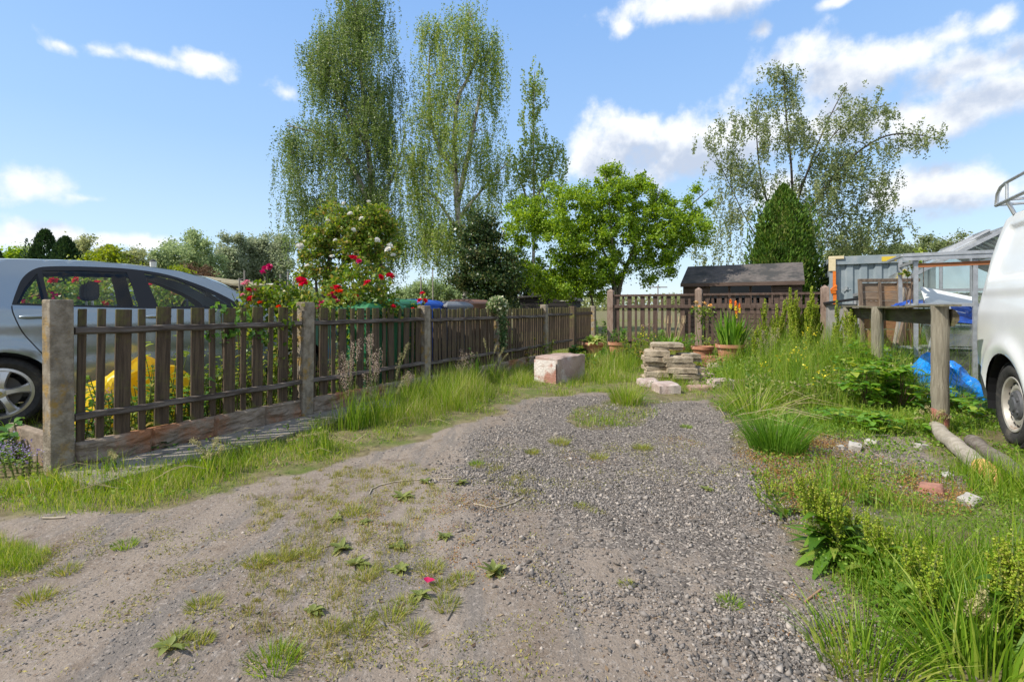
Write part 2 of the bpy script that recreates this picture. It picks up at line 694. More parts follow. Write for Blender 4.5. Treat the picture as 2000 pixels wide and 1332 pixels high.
for nm, arr in (('soil', soil_amount(gxf, gyf)), ('gravel', gravel_amount(gxf, gyf))):
    at = gme.attributes.new(nm, 'FLOAT', 'POINT')
    at.data.foreach_set('value', arr.astype(np.float32))


def ground_mat():
    m = bpy.data.materials.new('ground_surface')
    m.use_nodes = True
    nt = m.node_tree
    L = nt.links
    b = nt.nodes['Principled BSDF']
    b.inputs['Roughness'].default_value = .95
    b.inputs['Specular IOR Level'].default_value = .15
    tc = nd(nt, 'ShaderNodeTexCoord')

    def noise(scale, det=6.0, rough=.6, stretch=None):
        n = nd(nt, 'ShaderNodeTexNoise', i_Scale=scale, i_Detail=det, i_Roughness=rough)
        if stretch:
            mp = nd(nt, 'ShaderNodeMapping')
            mp.inputs['Rotation'].default_value = (0, 0, -ALONG)
            mp.inputs['Scale'].default_value = stretch
            L.new(tc.outputs['Object'], mp.inputs[0])
            L.new(mp.outputs[0], n.inputs['Vector'])
        else:
            L.new(tc.outputs['Object'], n.inputs['Vector'])
        return n.outputs[0]

    def mix(f, a, c):
        n = nd(nt, 'ShaderNodeMixRGB')
        for i, v in ((1, a), (2, c)):
            if isinstance(v, tuple):
                n.inputs[i].default_value = (*v, 1)
            else:
                L.new(v, n.inputs[i])
        L.new(f, n.inputs[0])
        return n.outputs[0]
    # compacted earth with grit, streaked along the wheel tracks
    dirt = mix(sstep(nt, noise(.9, 5.0, .6, (1.6, .35, 1)), .34, .66), (.20, .160, .126), (.272, .224, .18))
    dirt = mix(sstep(nt, noise(5.0, 5.0), .52, .72), dirt, (.155, .116, .085))
    dirt = mix(sstep(nt, noise(1.5, 8.0, .68, (2.6, .45, 1)), .50, .60), dirt, (.18, .156, .134))
    dirt = mix(sstep(nt, noise(55.0, 4.0), .5, .75), dirt, (.33, .285, .245))
    dirt = mix(sstep(nt, noise(75.0, 3.0), .58, .74), dirt, (.085, .072, .063))
    # dark chippings
    vo = nd(nt, 'ShaderNodeTexVoronoi', i_Scale=85.0)
    L.new(tc.outputs['Object'], vo.inputs['Vector'])
    sv = nd(nt, 'ShaderNodeSeparateXYZ')
    L.new(vo.outputs['Color'], sv.inputs[0])
    cr = nd(nt, 'ShaderNodeValToRGB')
    for pos, c in ((.0, (.085, .073, .062)), (.5, (.155, .133, .115)), (.8, (.235, .204, .176)), (1, (.44, .385, .325))):
        e = cr.color_ramp.elements[0] if pos == 0 else (cr.color_ramp.elements[-1] if pos == 1 else cr.color_ramp.elements.new(pos))
        e.position = pos
        e.color = (*c, 1)
    L.new(sv.outputs[0], cr.inputs[0])
    ag = nd(nt, 'ShaderNodeAttribute', attribute_name='gravel')
    gr = math_n(nt, 'ADD', ag.outputs['Fac'], math_n(nt, 'MULTIPLY_ADD', noise(14.0), 1.6, -.8))
    col = mix(sstep(nt, gr, .35, .65), dirt, cr.outputs[0])
    soil = mix(sstep(nt, noise(9.0), .4, .65), (.14, .115, .062), (.22, .185, .10))
    soil = mix(sstep(nt, noise(2.2), .45, .7), soil, (.105, .14, .03))
    so = nd(nt, 'ShaderNodeAttribute', attribute_name='soil')
    sf = math_n(nt, 'ADD', so.outputs['Fac'], math_n(nt, 'MULTIPLY_ADD', noise(8.0), .9, -.45))
    col = mix(sstep(nt, sf, .35, .7), col, soil)
    L.new(col, b.inputs['Base Color'])
    h = math_n(nt, 'ADD', math_n(nt, 'MULTIPLY', noise(48.0, 6.0, .7), .6), math_n(nt, 'MULTIPLY', vo.outputs['Distance'], math_n(nt, 'MULTIPLY', gr, -.7)))
    h = math_n(nt, 'ADD', h, math_n(nt, 'MULTIPLY', noise(130.0, 3.0), .35))
    bn = nd(nt, 'ShaderNodeBump', i_Strength=.9, i_Distance=.014)
    L.new(h, bn.inputs['Height'])
    L.new(bn.outputs[0], b.inputs['Normal'])
    return m


ground = link('ground', gme, ground_mat())
tag(ground, kind='structure')

# concrete path strip at the foot of the fence
CONC = M('old_concrete', (.20, .175, .145), (.27, .24, .2), 5, .9, .5, 60, c3=(.13, .11, .085), s3=2.3, t3=.58)
mb = MB()
for k in range(4):
    mb.box((.31, .62 + k * .93 - .2, .012), (.46, .90, .05))
pth = mb.build('path', CONC, bev=.006, loc=(FX, FY, gz(FX + .6, FY + .3) + .008), rot=(0, 0, ALONG))
tag(pth, kind='structure')

# ------------------------------------------------------------------ gravel lying on the drive
def stones_vf(x, y, size, rng=RNG, sink=.25):
    n = len(x)
    O = np.array([[1, 0, 0], [-1, 0, 0], [0, 1, 0], [0, -1, 0], [0, 0, 1], [0, 0, -1], ], float)
    Fo = np.array([[0, 2, 4], [2, 1, 4], [1, 3, 4], [3, 0, 4], [2, 0, 5], [1, 2, 5], [3, 1, 5], [0, 3, 5]])
    V = np.repeat(O[None], n, 0) * (1 + rng.normal(0, .22, (n, 6, 1))) + rng.normal(0, .22, (n, 6, 3))
    V *= rng.uniform(.6, 1.25, (n, 1, 3)) * np.array([1, 1, .72])
    q = rng.random(n) * 2 * np.pi
    p = rng.normal(0, .5, n)
    c, s, cp, sp_ = np.cos(q), np.sin(q), np.cos(p), np.sin(p)
    X = V[:, :, 0] * cp[:, None] - V[:, :, 2] * sp_[:, None]
    Z = V[:, :, 0] * sp_[:, None] + V[:, :, 2] * cp[:, None]
    Y = V[:, :, 1]
    size = size[:, None] * .5
    W = np.stack([x[:, None] + (X * c[:, None] - Y * s[:, None]) * size, y[:, None] + (X * s[:, None] + Y * c[:, None]) * size,
                  relief(x, y)[:, None] + Z * size + size * (.6 - sink)], 2)
    return W.reshape(-1, 3), (np.arange(n)[:, None, None] * 6 + Fo[None]).reshape(-1, 3)


def cand(n, px0, px1, py0, py1, rng=RNG, bias=1.0):
    """random ground points inside a part of the view, evenly spread over the picture height to the given power"""
    d0, d1 = F * H / (py1 - 600.0), F * H / (py0 - 600.0)
    u = rng.random(n)
    e = 2.0 - bias
    d = (d0 ** e + u * (d1 ** e - d0 ** e)) ** (1 / e) if abs(e) > 1e-3 else d0 * (d1 / d0) ** u
    px = px0 + rng.random(n) * (px1 - px0)
    return (px - 1000) / F * d, d


STONE = LEAF('chippings', [(.082, .073, .066), (.115, .103, .093), (.145, .13, .117), (.18, .161, .145), (.215, .191, .17), (.275, .243, .212), (.42, .365, .31)], trans=0, rough=.85, clump=1.6, cl_amt=.08)
x, y = cand(420000, 830, 1950, 775, 1345, bias=1.1)
k = RNG.random(len(x)) < gravel_amount(x, y) * (1 - .6 * soil_amount(x, y)) * (.16 + .84 * ss(.36, .62, fbm(x, y, 1.5, 31, 4)))
x, y = x[k], y[k]
sz = np.clip(RNG.lognormal(math.log(.0082), .52, len(x)), .004, .034)
v1 = stones_vf(x, y, sz, sink=.4)
x, y = cand(90000, -200, 1700, 770, 1345, bias=1.2)
k = (RNG.random(len(x)) < .55 * (1 - soil_amount(x, y)) * (1 - .8 * gravel_amount(x, y)) * ss(.40, .62, fbm(x, y, 1.7, 41, 3)))
x, y = x[k], y[k]
v2 = stones_vf(x, y, np.clip(RNG.lognormal(math.log(.0055), .5, len(x)), .003, .026), sink=.6)
gr_o = link('gravel', mesh_np('gravel', *catvf(v1, v2)), STONE)
tag(gr_o, 'loose dark grey gravel with pale chips on the drive', None, None, 'stuff')

# ------------------------------------------------------------------ grass
GRASS = LEAF('grass_blade', [(.09, .175, .012), (.15, .265, .02), (.21, .335, .03), (.29, .385, .04), (.38, .41, .08), (.54, .46, .24)], trans=.42, rough=.5, clump=1.7, cl_amt=.28)
GRASS2 = LEAF('lush_grass_blade', [(.075, .16, .012), (.13, .25, .018), (.19, .32, .028), (.27, .38, .04), (.4, .42, .1)], trans=.42, rough=.45, clump=1.5, cl_amt=.25)


def make_grass(name, pts, hf, label, mat, w=(.003, .006), lean=.7, clumpy=.0):
    x, y = pts
    h = hf
    n = len(x)
    B = np.stack([x, y, relief(x, y) - .01], 1)
    v, f = blade_vf(B, h, rand_lean(n, lean), RNG.uniform(*w, n) * (.7 + 1.2 * np.clip(h, 0, .5)))
    o = link(name, mesh_np(name, v, f), mat)
    tag(o, label, None, None, 'stuff')
    return o


def pick(x, y, prob):
    k = RNG.random(len(x)) < prob
    return x[k], y[k]


# verge by the fence
x, y = cand(330000, -700, 1090, 700, 1030, bias=1.0)
w = (fbm(x, y, 2.2, 51, 3) - .5) * .22
s = sdf(VERGE, x, y) + w
t, n_ = fence_tn(x, y)
pad = ss(1.35, .75, t) * ss(-.1, .2, t) * ss(.56, .44, n_)
pr = ss(.04, -.07, s) * (1 - .97 * pad) * (.75 + .25 * ss(.35, .5, fbm(x, y, 5.5, 53, 2))) * (n_ > .07)
x, y = pick(x, y, pr)
t, n_ = fence_tn(x, y)
s = sdf(VERGE, x, y)
hh = (.035 + .05 * ss(.2, -.2, t) * ss(-.15, -.4, s) + .15 * ss(-.1, -.6, s) * ss(1.2, 2.6, t) + .03 * ss(-.05, -.3, s)) * (.3 + 1.4 * ss(.3, .7, fbm(x, y, 2.6, 55, 3))) * RNG.uniform(.5, 1.35, len(x))
make_grass('grass', (x, y), hh, 'yellow green uncut grass verge along the picket fence', GRASS)

# the grown-over end of the drive, the tongue in the middle and the little patch at the left
x, y = cand(110000, 1010, 1490, 655, 845, bias=1.0)
w = (fbm(x, y, 2.6, 61, 3) - .5) * .5
pr = np.maximum(ss(.05, -.15, sdf(ENDZ, x, y) + w), .9 * ss(.05, -.12, sdf(TONGUE, x, y) + w * .6)) * (.3 + .7 * ss(.36, .52, fbm(x, y, 4.5, 63, 2)))
x, y = pick(x, y, pr)
hh = (.045 + .15 * ss(0, -1.4, sdf(ENDZ, x, y))) * (.25 + 1.5 * ss(.3, .7, fbm(x, y, 1.9, 65, 3))) * RNG.uniform(.5, 1.4, len(x))
make_grass('grass', (x, y), hh, 'rough grass overgrowing the far end of the gravel drive', GRASS, w=(.004, .008))

x, y = cand(16000, -150, 130, 1035, 1135)
pr = ss(.05, -.08, sdf(LEFTP, x, y) + (fbm(x, y, 5, 71, 3) - .5) * .22)
x, y = pick(x, y, pr * .8)
make_grass('grass', (x, y), .055 * RNG.uniform(.4, 1.4, len(x)), 'small patch of short grass in bare earth at the near left', GRASS, w=(.002, .004))

# right hand side
x, y = cand(380000, 1350, 2600, 640, 1345, bias=1.0)
w = (fbm(x, y, 2.0, 81, 3) - .5) * .35
s = sdf(RIGHTZ, x, y) + w
sp_ = ss(.1, -.12, sdf(SPARSE, x, y) + w)
pr = ss(.02, -.18, s) * (1 - .80 * sp_) * (.3 + .7 * ss(.34, .5, fbm(x, y, 3.3, 83, 2)))
x, y = pick(x, y, pr)
s = sdf(RIGHTZ, x, y)
back = ss(4.6, 6.6, y)
hh = (.045 + .15 * ss(0, -.5, s) * ss(3.4, 2.0, y) + .34 * back * ss(0, -.9, s) + .035 * ss(0, -.4, s)) * (.2 + 1.5 * ss(.3, .7, fbm(x, y, 1.9, 85, 3))) * RNG.uniform(.4, 1.5, len(x))
make_grass('grass', (x, y), hh, 'lush green grass and weeds filling the right side of the drive', GRASS2, w=(.003, .0065))

# sparse green and the gardens behind the fence
x, y = cand(70000, -700, 1300, 625, 930, bias=.9)
t, n_ = fence_tn(x, y)
x, y = pick(x, y, .8 * ss(-.12, -.3, n_) * (.2 + .8 * ss(.4, .55, fbm(x, y, 1.5, 91, 2))))
make_grass('grass', (x, y), .14 * RNG.uniform(.4, 1.6, len(x)), 'shaded grass growing in the garden behind the picket fence', GRASS2, w=(.006, .012))

# low broad leaved ground cover
HERB = LEAF('herb_leaf', [(.07, .15, .015), (.12, .23, .022), (.19, .31, .035), (.29, .37, .06)], trans=.38, clump=2.0, cl_amt=.3)
x, y = cand(330000, 1360, 2500, 650, 1345, bias=1.05)
s = sdf(RIGHTZ, x, y) + (fbm(x, y, 2.4, 101, 3) - .5) * .4
x, y = pick(x, y, ss(.05, -.15, s) * ss(.38, .52, fbm(x, y, 2.0, 103, 3)) * (1 - .5 * ss(.1, -.15, sdf(SPARSE, x, y))))
z = relief(x, y) + (RNG.random(len(x)) ** 1.5) * (.06 + .08 * ss(3.2, 2.0, y) + .22 * ss(5, 7, y))
v1 = leaf_vf(np.stack([x, y, z], 1), RNG.uniform(.012, .032, len(x)) * (.5 + .5 * ss(2, 4, y) + .5 * ss(4, 6, y)), .65, flat=.8)
x, y = cand(60000, -200, 1450, 660, 1010, bias=1.0)
x, y = pick(x, y, np.maximum(ss(0, -.1, sdf(VERGE, x, y)), ss(0, -.1, sdf(ENDZ, x, y))) * ss(.44, .56, fbm(x, y, 2.4, 105, 3)))
v2 = leaf_vf(np.stack([x, y, relief(x, y) + RNG.random(len(x)) * .1], 1), RNG.uniform(.012, .03, len(x)), .65, flat=1.2)
o = link('ground_cover', mesh_np('ground_cover', *catvf(v1, v2)), HERB)
tag(o, 'small leaved clover and chickweed creeping between the grass', None, None, 'stuff')

# reddish stonecrop mat
SED = LEAF('stonecrop_leaf', [(.24, .10, .04), (.34, .17, .06), (.40, .25, .08), (.30, .30, .07)], trans=.2, clump=3, cl_amt=.3)
x, y = cand(150000, 1430, 1900, 845, 1010)
s = sdf(SPARSE, x, y) + (fbm(x, y, 2.5, 111, 3) - .5) * .5
x, y = pick(x, y, ss(.25, -.05, s) * (.25 + .75 * ss(.42, .52, fbm(x, y, 2.2, 113, 3))) * ss(2.9, 2.0, x))
v1 = leaf_vf(np.stack([x, y, relief(x, y) + RNG.random(len(x)) * .03], 1), RNG.uniform(.006, .014, len(x)), .6)
x, y = cand(90000, 560, 1660, 850, 1260)
cs = [G(*p) for p in ((930, 980), (905, 975), (870, 1010), (925, 1085), (1150, 895), (1560, 1010), (1330, 860), (790, 1010), (720, 1005), (1640, 1240))]
pr = np.maximum.reduce([np.exp(-((x - c.x) ** 2 + (y - c.y) ** 2) / .025) for c in cs])
x, y = pick(x, y, pr * .9 * ss(.35, .55, fbm(x, y, 9, 115, 2)))
v2 = leaf_vf(np.stack([x, y, relief(x, y) + RNG.random(len(x)) * .012], 1), RNG.uniform(.005, .011, len(x)), .6)
o = link('stonecrop', mesh_np('stonecrop', *catvf(v1, v2)), SED)
tag(o, 'rust red stonecrop mat spreading over the gravel', None, None, 'stuff')

# fine moss and seedling speckle on the bare middle of the drive
MOSS = LEAF('seedling_leaf', [(.16, .2, .03), (.26, .28, .045), (.36, .32, .07), (.42, .33, .12)], trans=.2, clump=4, cl_amt=.2)
x, y = cand(190000, -100, 1480, 780, 1340, bias=1.1)
mid = np.maximum.reduce([.9 * ss(.75, .0, np.hypot((x - c.x) / 1.0, (y - c.y) / 1.3)) for c in [G(*p) for p in ((720, 1010), (820, 1080), (820, 1180), (620, 1150), (1180, 890), (1000, 930), (60, 1100), (250, 1050), (470, 1080), (1400, 900))]])
x, y = pick(x, y, mid * ss(.50, .64, fbm(x, y, 6.0, 121, 3)))
vm = leaf_vf(np.stack([x, y, relief(x, y) + RNG.random(len(x)) ** 2 * .022], 1), RNG.uniform(.006, .016, len(x)), .32)
cx, cy = cand(900, 480, 1180, 905, 1290, bias=1.2)
k = (fbm(cx, cy, 1.6, 151, 3) > .47) & (soil_amount(cx, cy) < .3)
cx, cy = cx[k], cy[k]
cnt = RNG.integers(14, 46, len(cx))
rr_ = np.repeat(RNG.uniform(.006, .032, len(cx)), cnt)
tx, ty = np.repeat(cx, cnt) + RNG.normal(0, 1, cnt.sum()) * rr_, np.repeat(cy, cnt) + RNG.normal(0, 1, cnt.sum()) * rr_
vt = blade_vf(np.stack([tx, ty, relief(tx, ty)], 1), (.008 + rr_ * .8) * RNG.uniform(.4, 1.3, len(tx)), rand_lean(len(tx), 1.2), .0024, seg=2)
o = link('moss', mesh_np('moss', *catvf(vm, vt)), MOSS)
tag(o, 'thin yellow green moss and seedlings speckling the bare drive', None, None, 'stuff')

# dead leaves, bark crumbs and bits of straw on the bare drive
x, y = cand(9000, -100, 1650, 780, 1340, bias=1.15)
x, y = pick(x, y, .55 * (1 - soil_amount(x, y)) * ss(.4, .62, fbm(x, y, 1.3, 141, 3)))
LIT = LEAF('dead_leaf', [(.07, .045, .03), (.16, .10, .06), (.28, .20, .12), (.40, .33, .2)], trans=.1, rough=.9, clump=5, cl_amt=.1)
v1 = leaf_vf(np.stack([x, y, relief(x, y) + .003], 1), np.clip(RNG.lognormal(math.log(.011), .5, len(x)), .004, .04), .4, axis=np.array([[0, 0, 0]]), flat=3)
v1[0].reshape(-1, 4, 3)[:, :, 2] = (v1[0].reshape(-1, 4, 3)[:, :, 2] - (relief(x, y) + .003)[:, None]) * .3 + (relief(x, y) + .004)[:, None]
tag(link('litter', mesh_np('litter', *v1), LIT), 'dead leaf crumbs and straw bits scattered on the bare drive', None, None, 'stuff')
# ------------------------------------------------------------------ picket fence on the left
POSTM = M('lichen_concrete', (.20, .165, .12), (.36, .31, .24), 16, .92, .9, 60, c3=(.36, .23, .07), s3=6, t3=.565, spec=.2)
PICK = M('dark_stained_wood', (.058, .040, .027), (.125, .088, .056), 6, .8, .6, 16, stretch=(9, 9, .5), c3=(.135, .13, .036), s3=2.6, t3=.55, spec=.3)
RAILM = M('grey_weathered_rail', (.07, .052, .040), (.20, .17, .145), 7, .85, .8, 25, stretch=(4, .5, 4), spec=.25)
ROCKF = M('rock_faced_board', (.20, .155, .115), (.32, .26, .20), 7, .92, .5, 50, c3=(.30, .14, .07), s3=1.7, t3=.55, spec=.2)


def fpt(t, n=0.0, z=0.0):
    return Vector((FX, FY, z)) + DV * t + NV * n


BAY = 1.87
post_labels = ['lichen spotted concrete post at the near end of the picket fence beside the silver car',
               'concrete post with red roses behind it, second along the picket fence',
               'concrete fence post standing in front of the blue bin lid',
               'concrete fence post half hidden by the clump of ivy',
               'concrete fence post just past the ivy, short of the dark gate post']
mb = MB()
mb.box((0, 0, .58), (.125, .125, 1.14))
post_me = mb.mesh('concrete_post')
for i in range(5):
    p = fpt(i * BAY)
    o = link('concrete_post', post_me, POSTM, loc=p + Vector((0, 0, (0, 0, -.03, -.02, .0)[i])), rot=(R((.4, -.5, .3, .8, 0)[i]), R((.3, .6, -.4, .2, -.3)[i]), ALONG), bev=.009)
    tag(o, post_labels[i], 'fence post', 'concrete posts of the picket fence')


def picket_mesh(w, h):
    m = MB()
    m.box((0, 0, h / 2), (.019, w, h))
    return m.mesh('picket')


pw = picket_mesh(.098, .9)
pn = picket_mesh(.046, .9)
pm_ = picket_mesh(.062, .9)


def rail_mesh(L, seed):
    m = MB()
    pts = [(0, L * k / 12, .004 * math.sin(k * 1.7 + seed)) for k in range(13)]
    m.tube(pts, .027, 5)
    return m.mesh('rail')


def rock_board(L, h, seed):
    nu, nv = 150, 26
    m = MB()
    for i in range(nu + 1):
        for j in range(nv + 1):
            u, v = L * i / nu, h * j / nv
            d = .0
            bx = (u % .46)
            edge = min(bx, .46 - bx, v + .006, h - v + .006)
            d = .022 * min(1, edge / .02) * (.35 + 1.0 * mnoise.fractal(Vector((u * 5, v * 14, seed)), 1.0, 2.0, 4) + .5)
            if bx < .006 or bx > .454:
                d = 0
            m.v.append((.022 + max(d, 0), u, v))
    for i in range(nu):
        for j in range(nv):
            a = i * (nv + 1) + j
            m.f.append((a, a + nv + 1, a + nv + 2, a + 1))
    m.box((0, L / 2, h / 2), (.04, L, h))
    return m.mesh('gravel_board')


panel_labels = ['first bay of the dark picket fence, in front of the silver car',
                'second bay of the dark picket fence, with tall pink grass in front',
                'third bay of the dark picket fence, hiding the wheelie bins',
                'fourth bay of the dark picket fence, between the ivy clump and the next concrete post']
GROUPF = 'bays of the low picket fence'


def fence_bay(i, t0, L, pattern, label, dz=0.0, board=True):
    o = thing('fence_panel', label, 'fence', fpt(t0, 0, dz), ALONG, GROUPF)
    g = .066
    ln = L - 2 * g
    for z in (.94, .365):
        link('rail', rail_mesh(ln, i + z), RAILM, o, loc=(.035, g, z))
    y = g + .02
    k = 0
    while y < L - g - .02:
        w = pattern[k % len(pattern)]
        me = pw if w > .08 else (pn if w < .05 else pm_)
        if y + w > L - g:
            break
        link('picket', me, PICK, o, loc=(0, y + w / 2, .195 + random.uniform(-.012, .008)), rot=(R(random.uniform(-1, 1)), R(random.uniform(-.6, .6)), R(random.uniform(-2, 2))), bev=.003)
        y += w + (.058 if i == 0 else (.05 if i == 1 else .03)) * random.uniform(.85, 1.2)
        k += 1
    if board:
        link('gravel_board', rock_board(ln, .21 if i else .215, i * 3.1), ROCKF, o, loc=(-.0, g, -.02))
    return o


fence_bay(0, 0, BAY, (.046, .046, .1, .046, .1, .046, .1, .046, .1, .046, .1, .046, .1, .046, .1, .046, .1), panel_labels[0])
random.seed(11)
# the first bay alternates wide and narrow pickets
fence_bay(1, BAY, BAY, (.046, .098), panel_labels[1])
fence_bay(2, 2 * BAY, BAY, (.062, .098, .046, .098), panel_labels[2], -.015)
fence_bay(3, 3 * BAY, BAY, (.062,), panel_labels[3], -.02)
o = fence_bay(4, 4 * BAY, 1.43, (.062,), 'short fifth bay of the picket fence, ending at the dark timber gate post', 0, False)
# dark timber gate post, the gate beyond it and the last concrete post
DARKW = M('dark_brown_paint', (.066, .039, .028), (.11, .07, .052), 6, .6, .4, 25, stretch=(4, 4, .6), spec=.4)
tag(MB().box((0, 0, .56), (.14, .14, 1.12)).build('gate_post', PICK, bev=.008, loc=fpt(8.98), rot=(0, 0, ALONG)), 'dark timber gate post at the end of the picket fence by the hosta pot', 'fence post')
gt = thing('garden_gate', 'narrow dark picket gate between the timber gate post and a pale post', 'gate', fpt(9.08, 0, 0), ALONG)
for z in (.95, .35):
    MB().box((.03, .56, z), (.035, 1.08, .07)).build('rail', DARKW, gt, bev=.004)
for k in range(11):
    link('picket', pm_, PICK, gt, loc=(0, .06 + k * .1, .19), bev=.003)
tag(link('concrete_post', post_me, POSTM, loc=fpt(10.35, 0, -.02), rot=(0, 0, ALONG), bev=.008), 'pale concrete post between the picket gate and the tall brown corner post', 'fence post', 'concrete posts of the picket fence')

# ------------------------------------------------------------------ back fence (nearly across the view)
TALLP = M('pink_brown_post', (.20, .135, .10), (.32, .235, .185), 8, .85, .6, 40, stretch=(3, 3, .6), c3=(.10, .06, .042), s3=2.2, t3=.6)
BP = [Vector((2.48, 12.2, 0)), Vector((4.30, 11.2, 0)), Vector((6.43, 10.0, 0))]
for p, lab in zip(BP, ('tall brown corner post at the left end of the back fence', 'tall pinkish post with peach roses growing up it, middle of the back fence', 'tall weathered post at the right end of the back fence by the grey container')):
    m = MB().box((0, 0, .75), (.15, .15, 1.5))
    m.add([(-.075, -.075, 1.5), (.075, -.075, 1.5), (.075, .075, 1.5), (-.075, .075, 1.5), (0, 0, 1.56)], [(0, 1, 4), (1, 2, 4), (2, 3, 4), (3, 0, 4)])
    tag(m.build('tall_post', TALLP, loc=p, rot=(0, 0, ALONG), bev=.006), lab, 'fence post', 'tall posts of the back fence')
bl = ['left half of the brown back fence, with open sky between its pickets', 'right half of the brown back fence, in front of the long shed']
for i in range(2):
    a, b = BP[i], BP[i + 1]
    L = (b - a).length
    rz = math.atan2(b.y - a.y, b.x - a.x)
    o = thing('back_fence', bl[i], 'fence', a, rz, 'halves of the back fence')
    for z, hh in ((1.385, .05), (1.115, .075), (.3, .08)):
        MB().box((L / 2, -.022, z), (L - .16, .04, hh)).build('rail', DARKW, o, bev=.004)
    x0 = .11
    k = 0
    while x0 < L - .12:
        w = (.105, .055)[k % 2]
        MB().box((x0 + w / 2, .012, .74), (w, .02, 1.26)).build('picket', DARKW, o, bev=.003)
        x0 += w + (.075 if i == 0 else .06) * random.uniform(.9, 1.15)
        k += 1

# low kerb edging by the first post and the bed behind it
tag(MB().box((-.55, .05, .1), (.9, .06, .24)).build('bed_edging', ROCKF, bev=.01, loc=fpt(0), rot=(0, 0, ALONG)), 'low stone edging left of the nearest concrete post', 'edging')

# ------------------------------------------------------------------ panel builder for car sides
def side_panel(loops, regions, yfun, step, bounds, extra=()):
    """triangulates a side view (s,z) along the given outlines and lifts it to the curved flank.
    loops: closed outlines; regions: name -> test(s,z); returns name -> (verts, faces)"""
    pts, edges = [], []
    for lp in loops:
        k = len(pts)
        dense = []
        for a, b in zip(lp, lp[1:] + lp[:1]):
            n = max(1, int(math.hypot(b[0] - a[0], b[1] - a[1]) / step))
            dense += [(a[0] + (b[0] - a[0]) * q / n, a[1] + (b[1] - a[1]) * q / n) for q in range(n)]
        pts += [Vector(p) for p in dense]
        n = len(dense)
        edges += [(k + q, k + (q + 1) % n) for q in range(n)]
    s0, s1, z0, z1 = bounds
    s = s0
    row = 0
    while s < s1:
        z = z0 + (step / 2 if row % 2 else 0)
        while z < z1:
            pts.append(Vector((s, z)))
            z += step
        s += step * .87
        row += 1
    v, e, f, *_ = delaunay_2d_cdt(pts, edges, [], 0, 1e-6)
    out = {}
    for t in f:
        cx = sum(v[i].x for i in t) / len(t)
        cz = sum(v[i].y for i in t) / len(t)
        nm = regions(cx, cz)
        if nm is None:
            continue
        d = out.setdefault(nm, ({}, []))
        idx = []
        for i in t:
            if i not in d[0]:
                d[0][i] = len(d[0])
            idx.append(d[0][i])
        d[1].append(tuple(idx))
    res = {}
    for nm, (mp, fs) in out.items():
        vs = [None] * len(mp)
        for i, k in mp.items():
            vs[k] = (yfun(v[i].x, v[i].y), v[i].x, v[i].y)
        res[nm] = (vs, fs)
    return res


def inpoly(lp, x, y):
    c = False
    n = len(lp)
    for i in range(n):
        ax, ay = lp[i]
        bx, by = lp[(i + 1) % n]
        if (ay > y) != (by > y) and x < (bx - ax) * (y - ay) / (by - ay) + ax:
            c = not c
    return c


def smooth_loop(lp, n=6, closed=True):
    """Catmull-Rom through the points"""
    out = []
    m = len(lp)
    for i in range(m if closed else m - 1):
        g = lambda k: Vector(lp[(i + k) % m] if closed else lp[min(max(i + k, 0), m - 1)])
        p0, p1, p2, p3 = g(-1), g(0), g(1), g(2)
        for q in range(n):
            t = q / n
            v = .5 * ((2 * p1) + (p2 - p0) * t + (2 * p0 - 5 * p1 + 4 * p2 - p3) * t * t + (3 * p1 - p0 - 3 * p2 + p3) * t ** 3)
            out.append(tuple(v))
    if not closed:
        out.append(tuple(lp[-1]))
    return out


def circ(cx, cz, r, a0=0, a1=360, n=40):
    return [(cx + r * math.cos(R(a0 + (a1 - a0) * k / n)), cz + r * math.sin(R(a0 + (a1 - a0) * k / n))) for k in range(n)]


def interp(tab, s):
    for (a, x), (b, y) in zip(tab, tab[1:]):
        if s <= b:
            t = max(0, (s - a) / (b - a))
            return x + (y - x) * t
    return tab[-1][1]


BLACK = M('black_plastic', (.012, .012, .013), None, rough=.45)
RUBBER = M('tyre_rubber', (.022, .022, .022), (.04, .038, .035), 30, .85, .4, 120, c3=(.09, .08, .065), s3=5, t3=.62)
ALLOY = M('silver_alloy', (.55, .54, .52), (.62, .61, .6), 5, .32, metal=.85)
SILVER = M('silver_car_paint', (.265, .315, .345), (.285, .335, .365), 300, .25, metal=.6, coat=1.0)
CARGLASS = GLASS('car_glass', (.86, .91, .89), .9)
SEATM = M('dark_seat_cloth', (.03, .032, .036), (.045, .047, .052), 60, .9)
DASH = M('grey_dashboard', (.09, .095, .1), None, rough=.7)
HEADL = M('headlight_lens', (.6, .62, .65), None, rough=.1, metal=.6)


def tyre_profile(r, rim, w):
    return [(rim, -w * .36), (rim + .02, -w * .46), ((r + rim) / 2, -w * .52), (r - .03, -w * .48), (r - .008, -w * .38), (r, -w * .2), (r, w * .2), (r - .008, w * .38), (r - .03, w * .48), ((r + rim) / 2, w * .52), (rim + .02, w * .46), (rim, w * .36)]


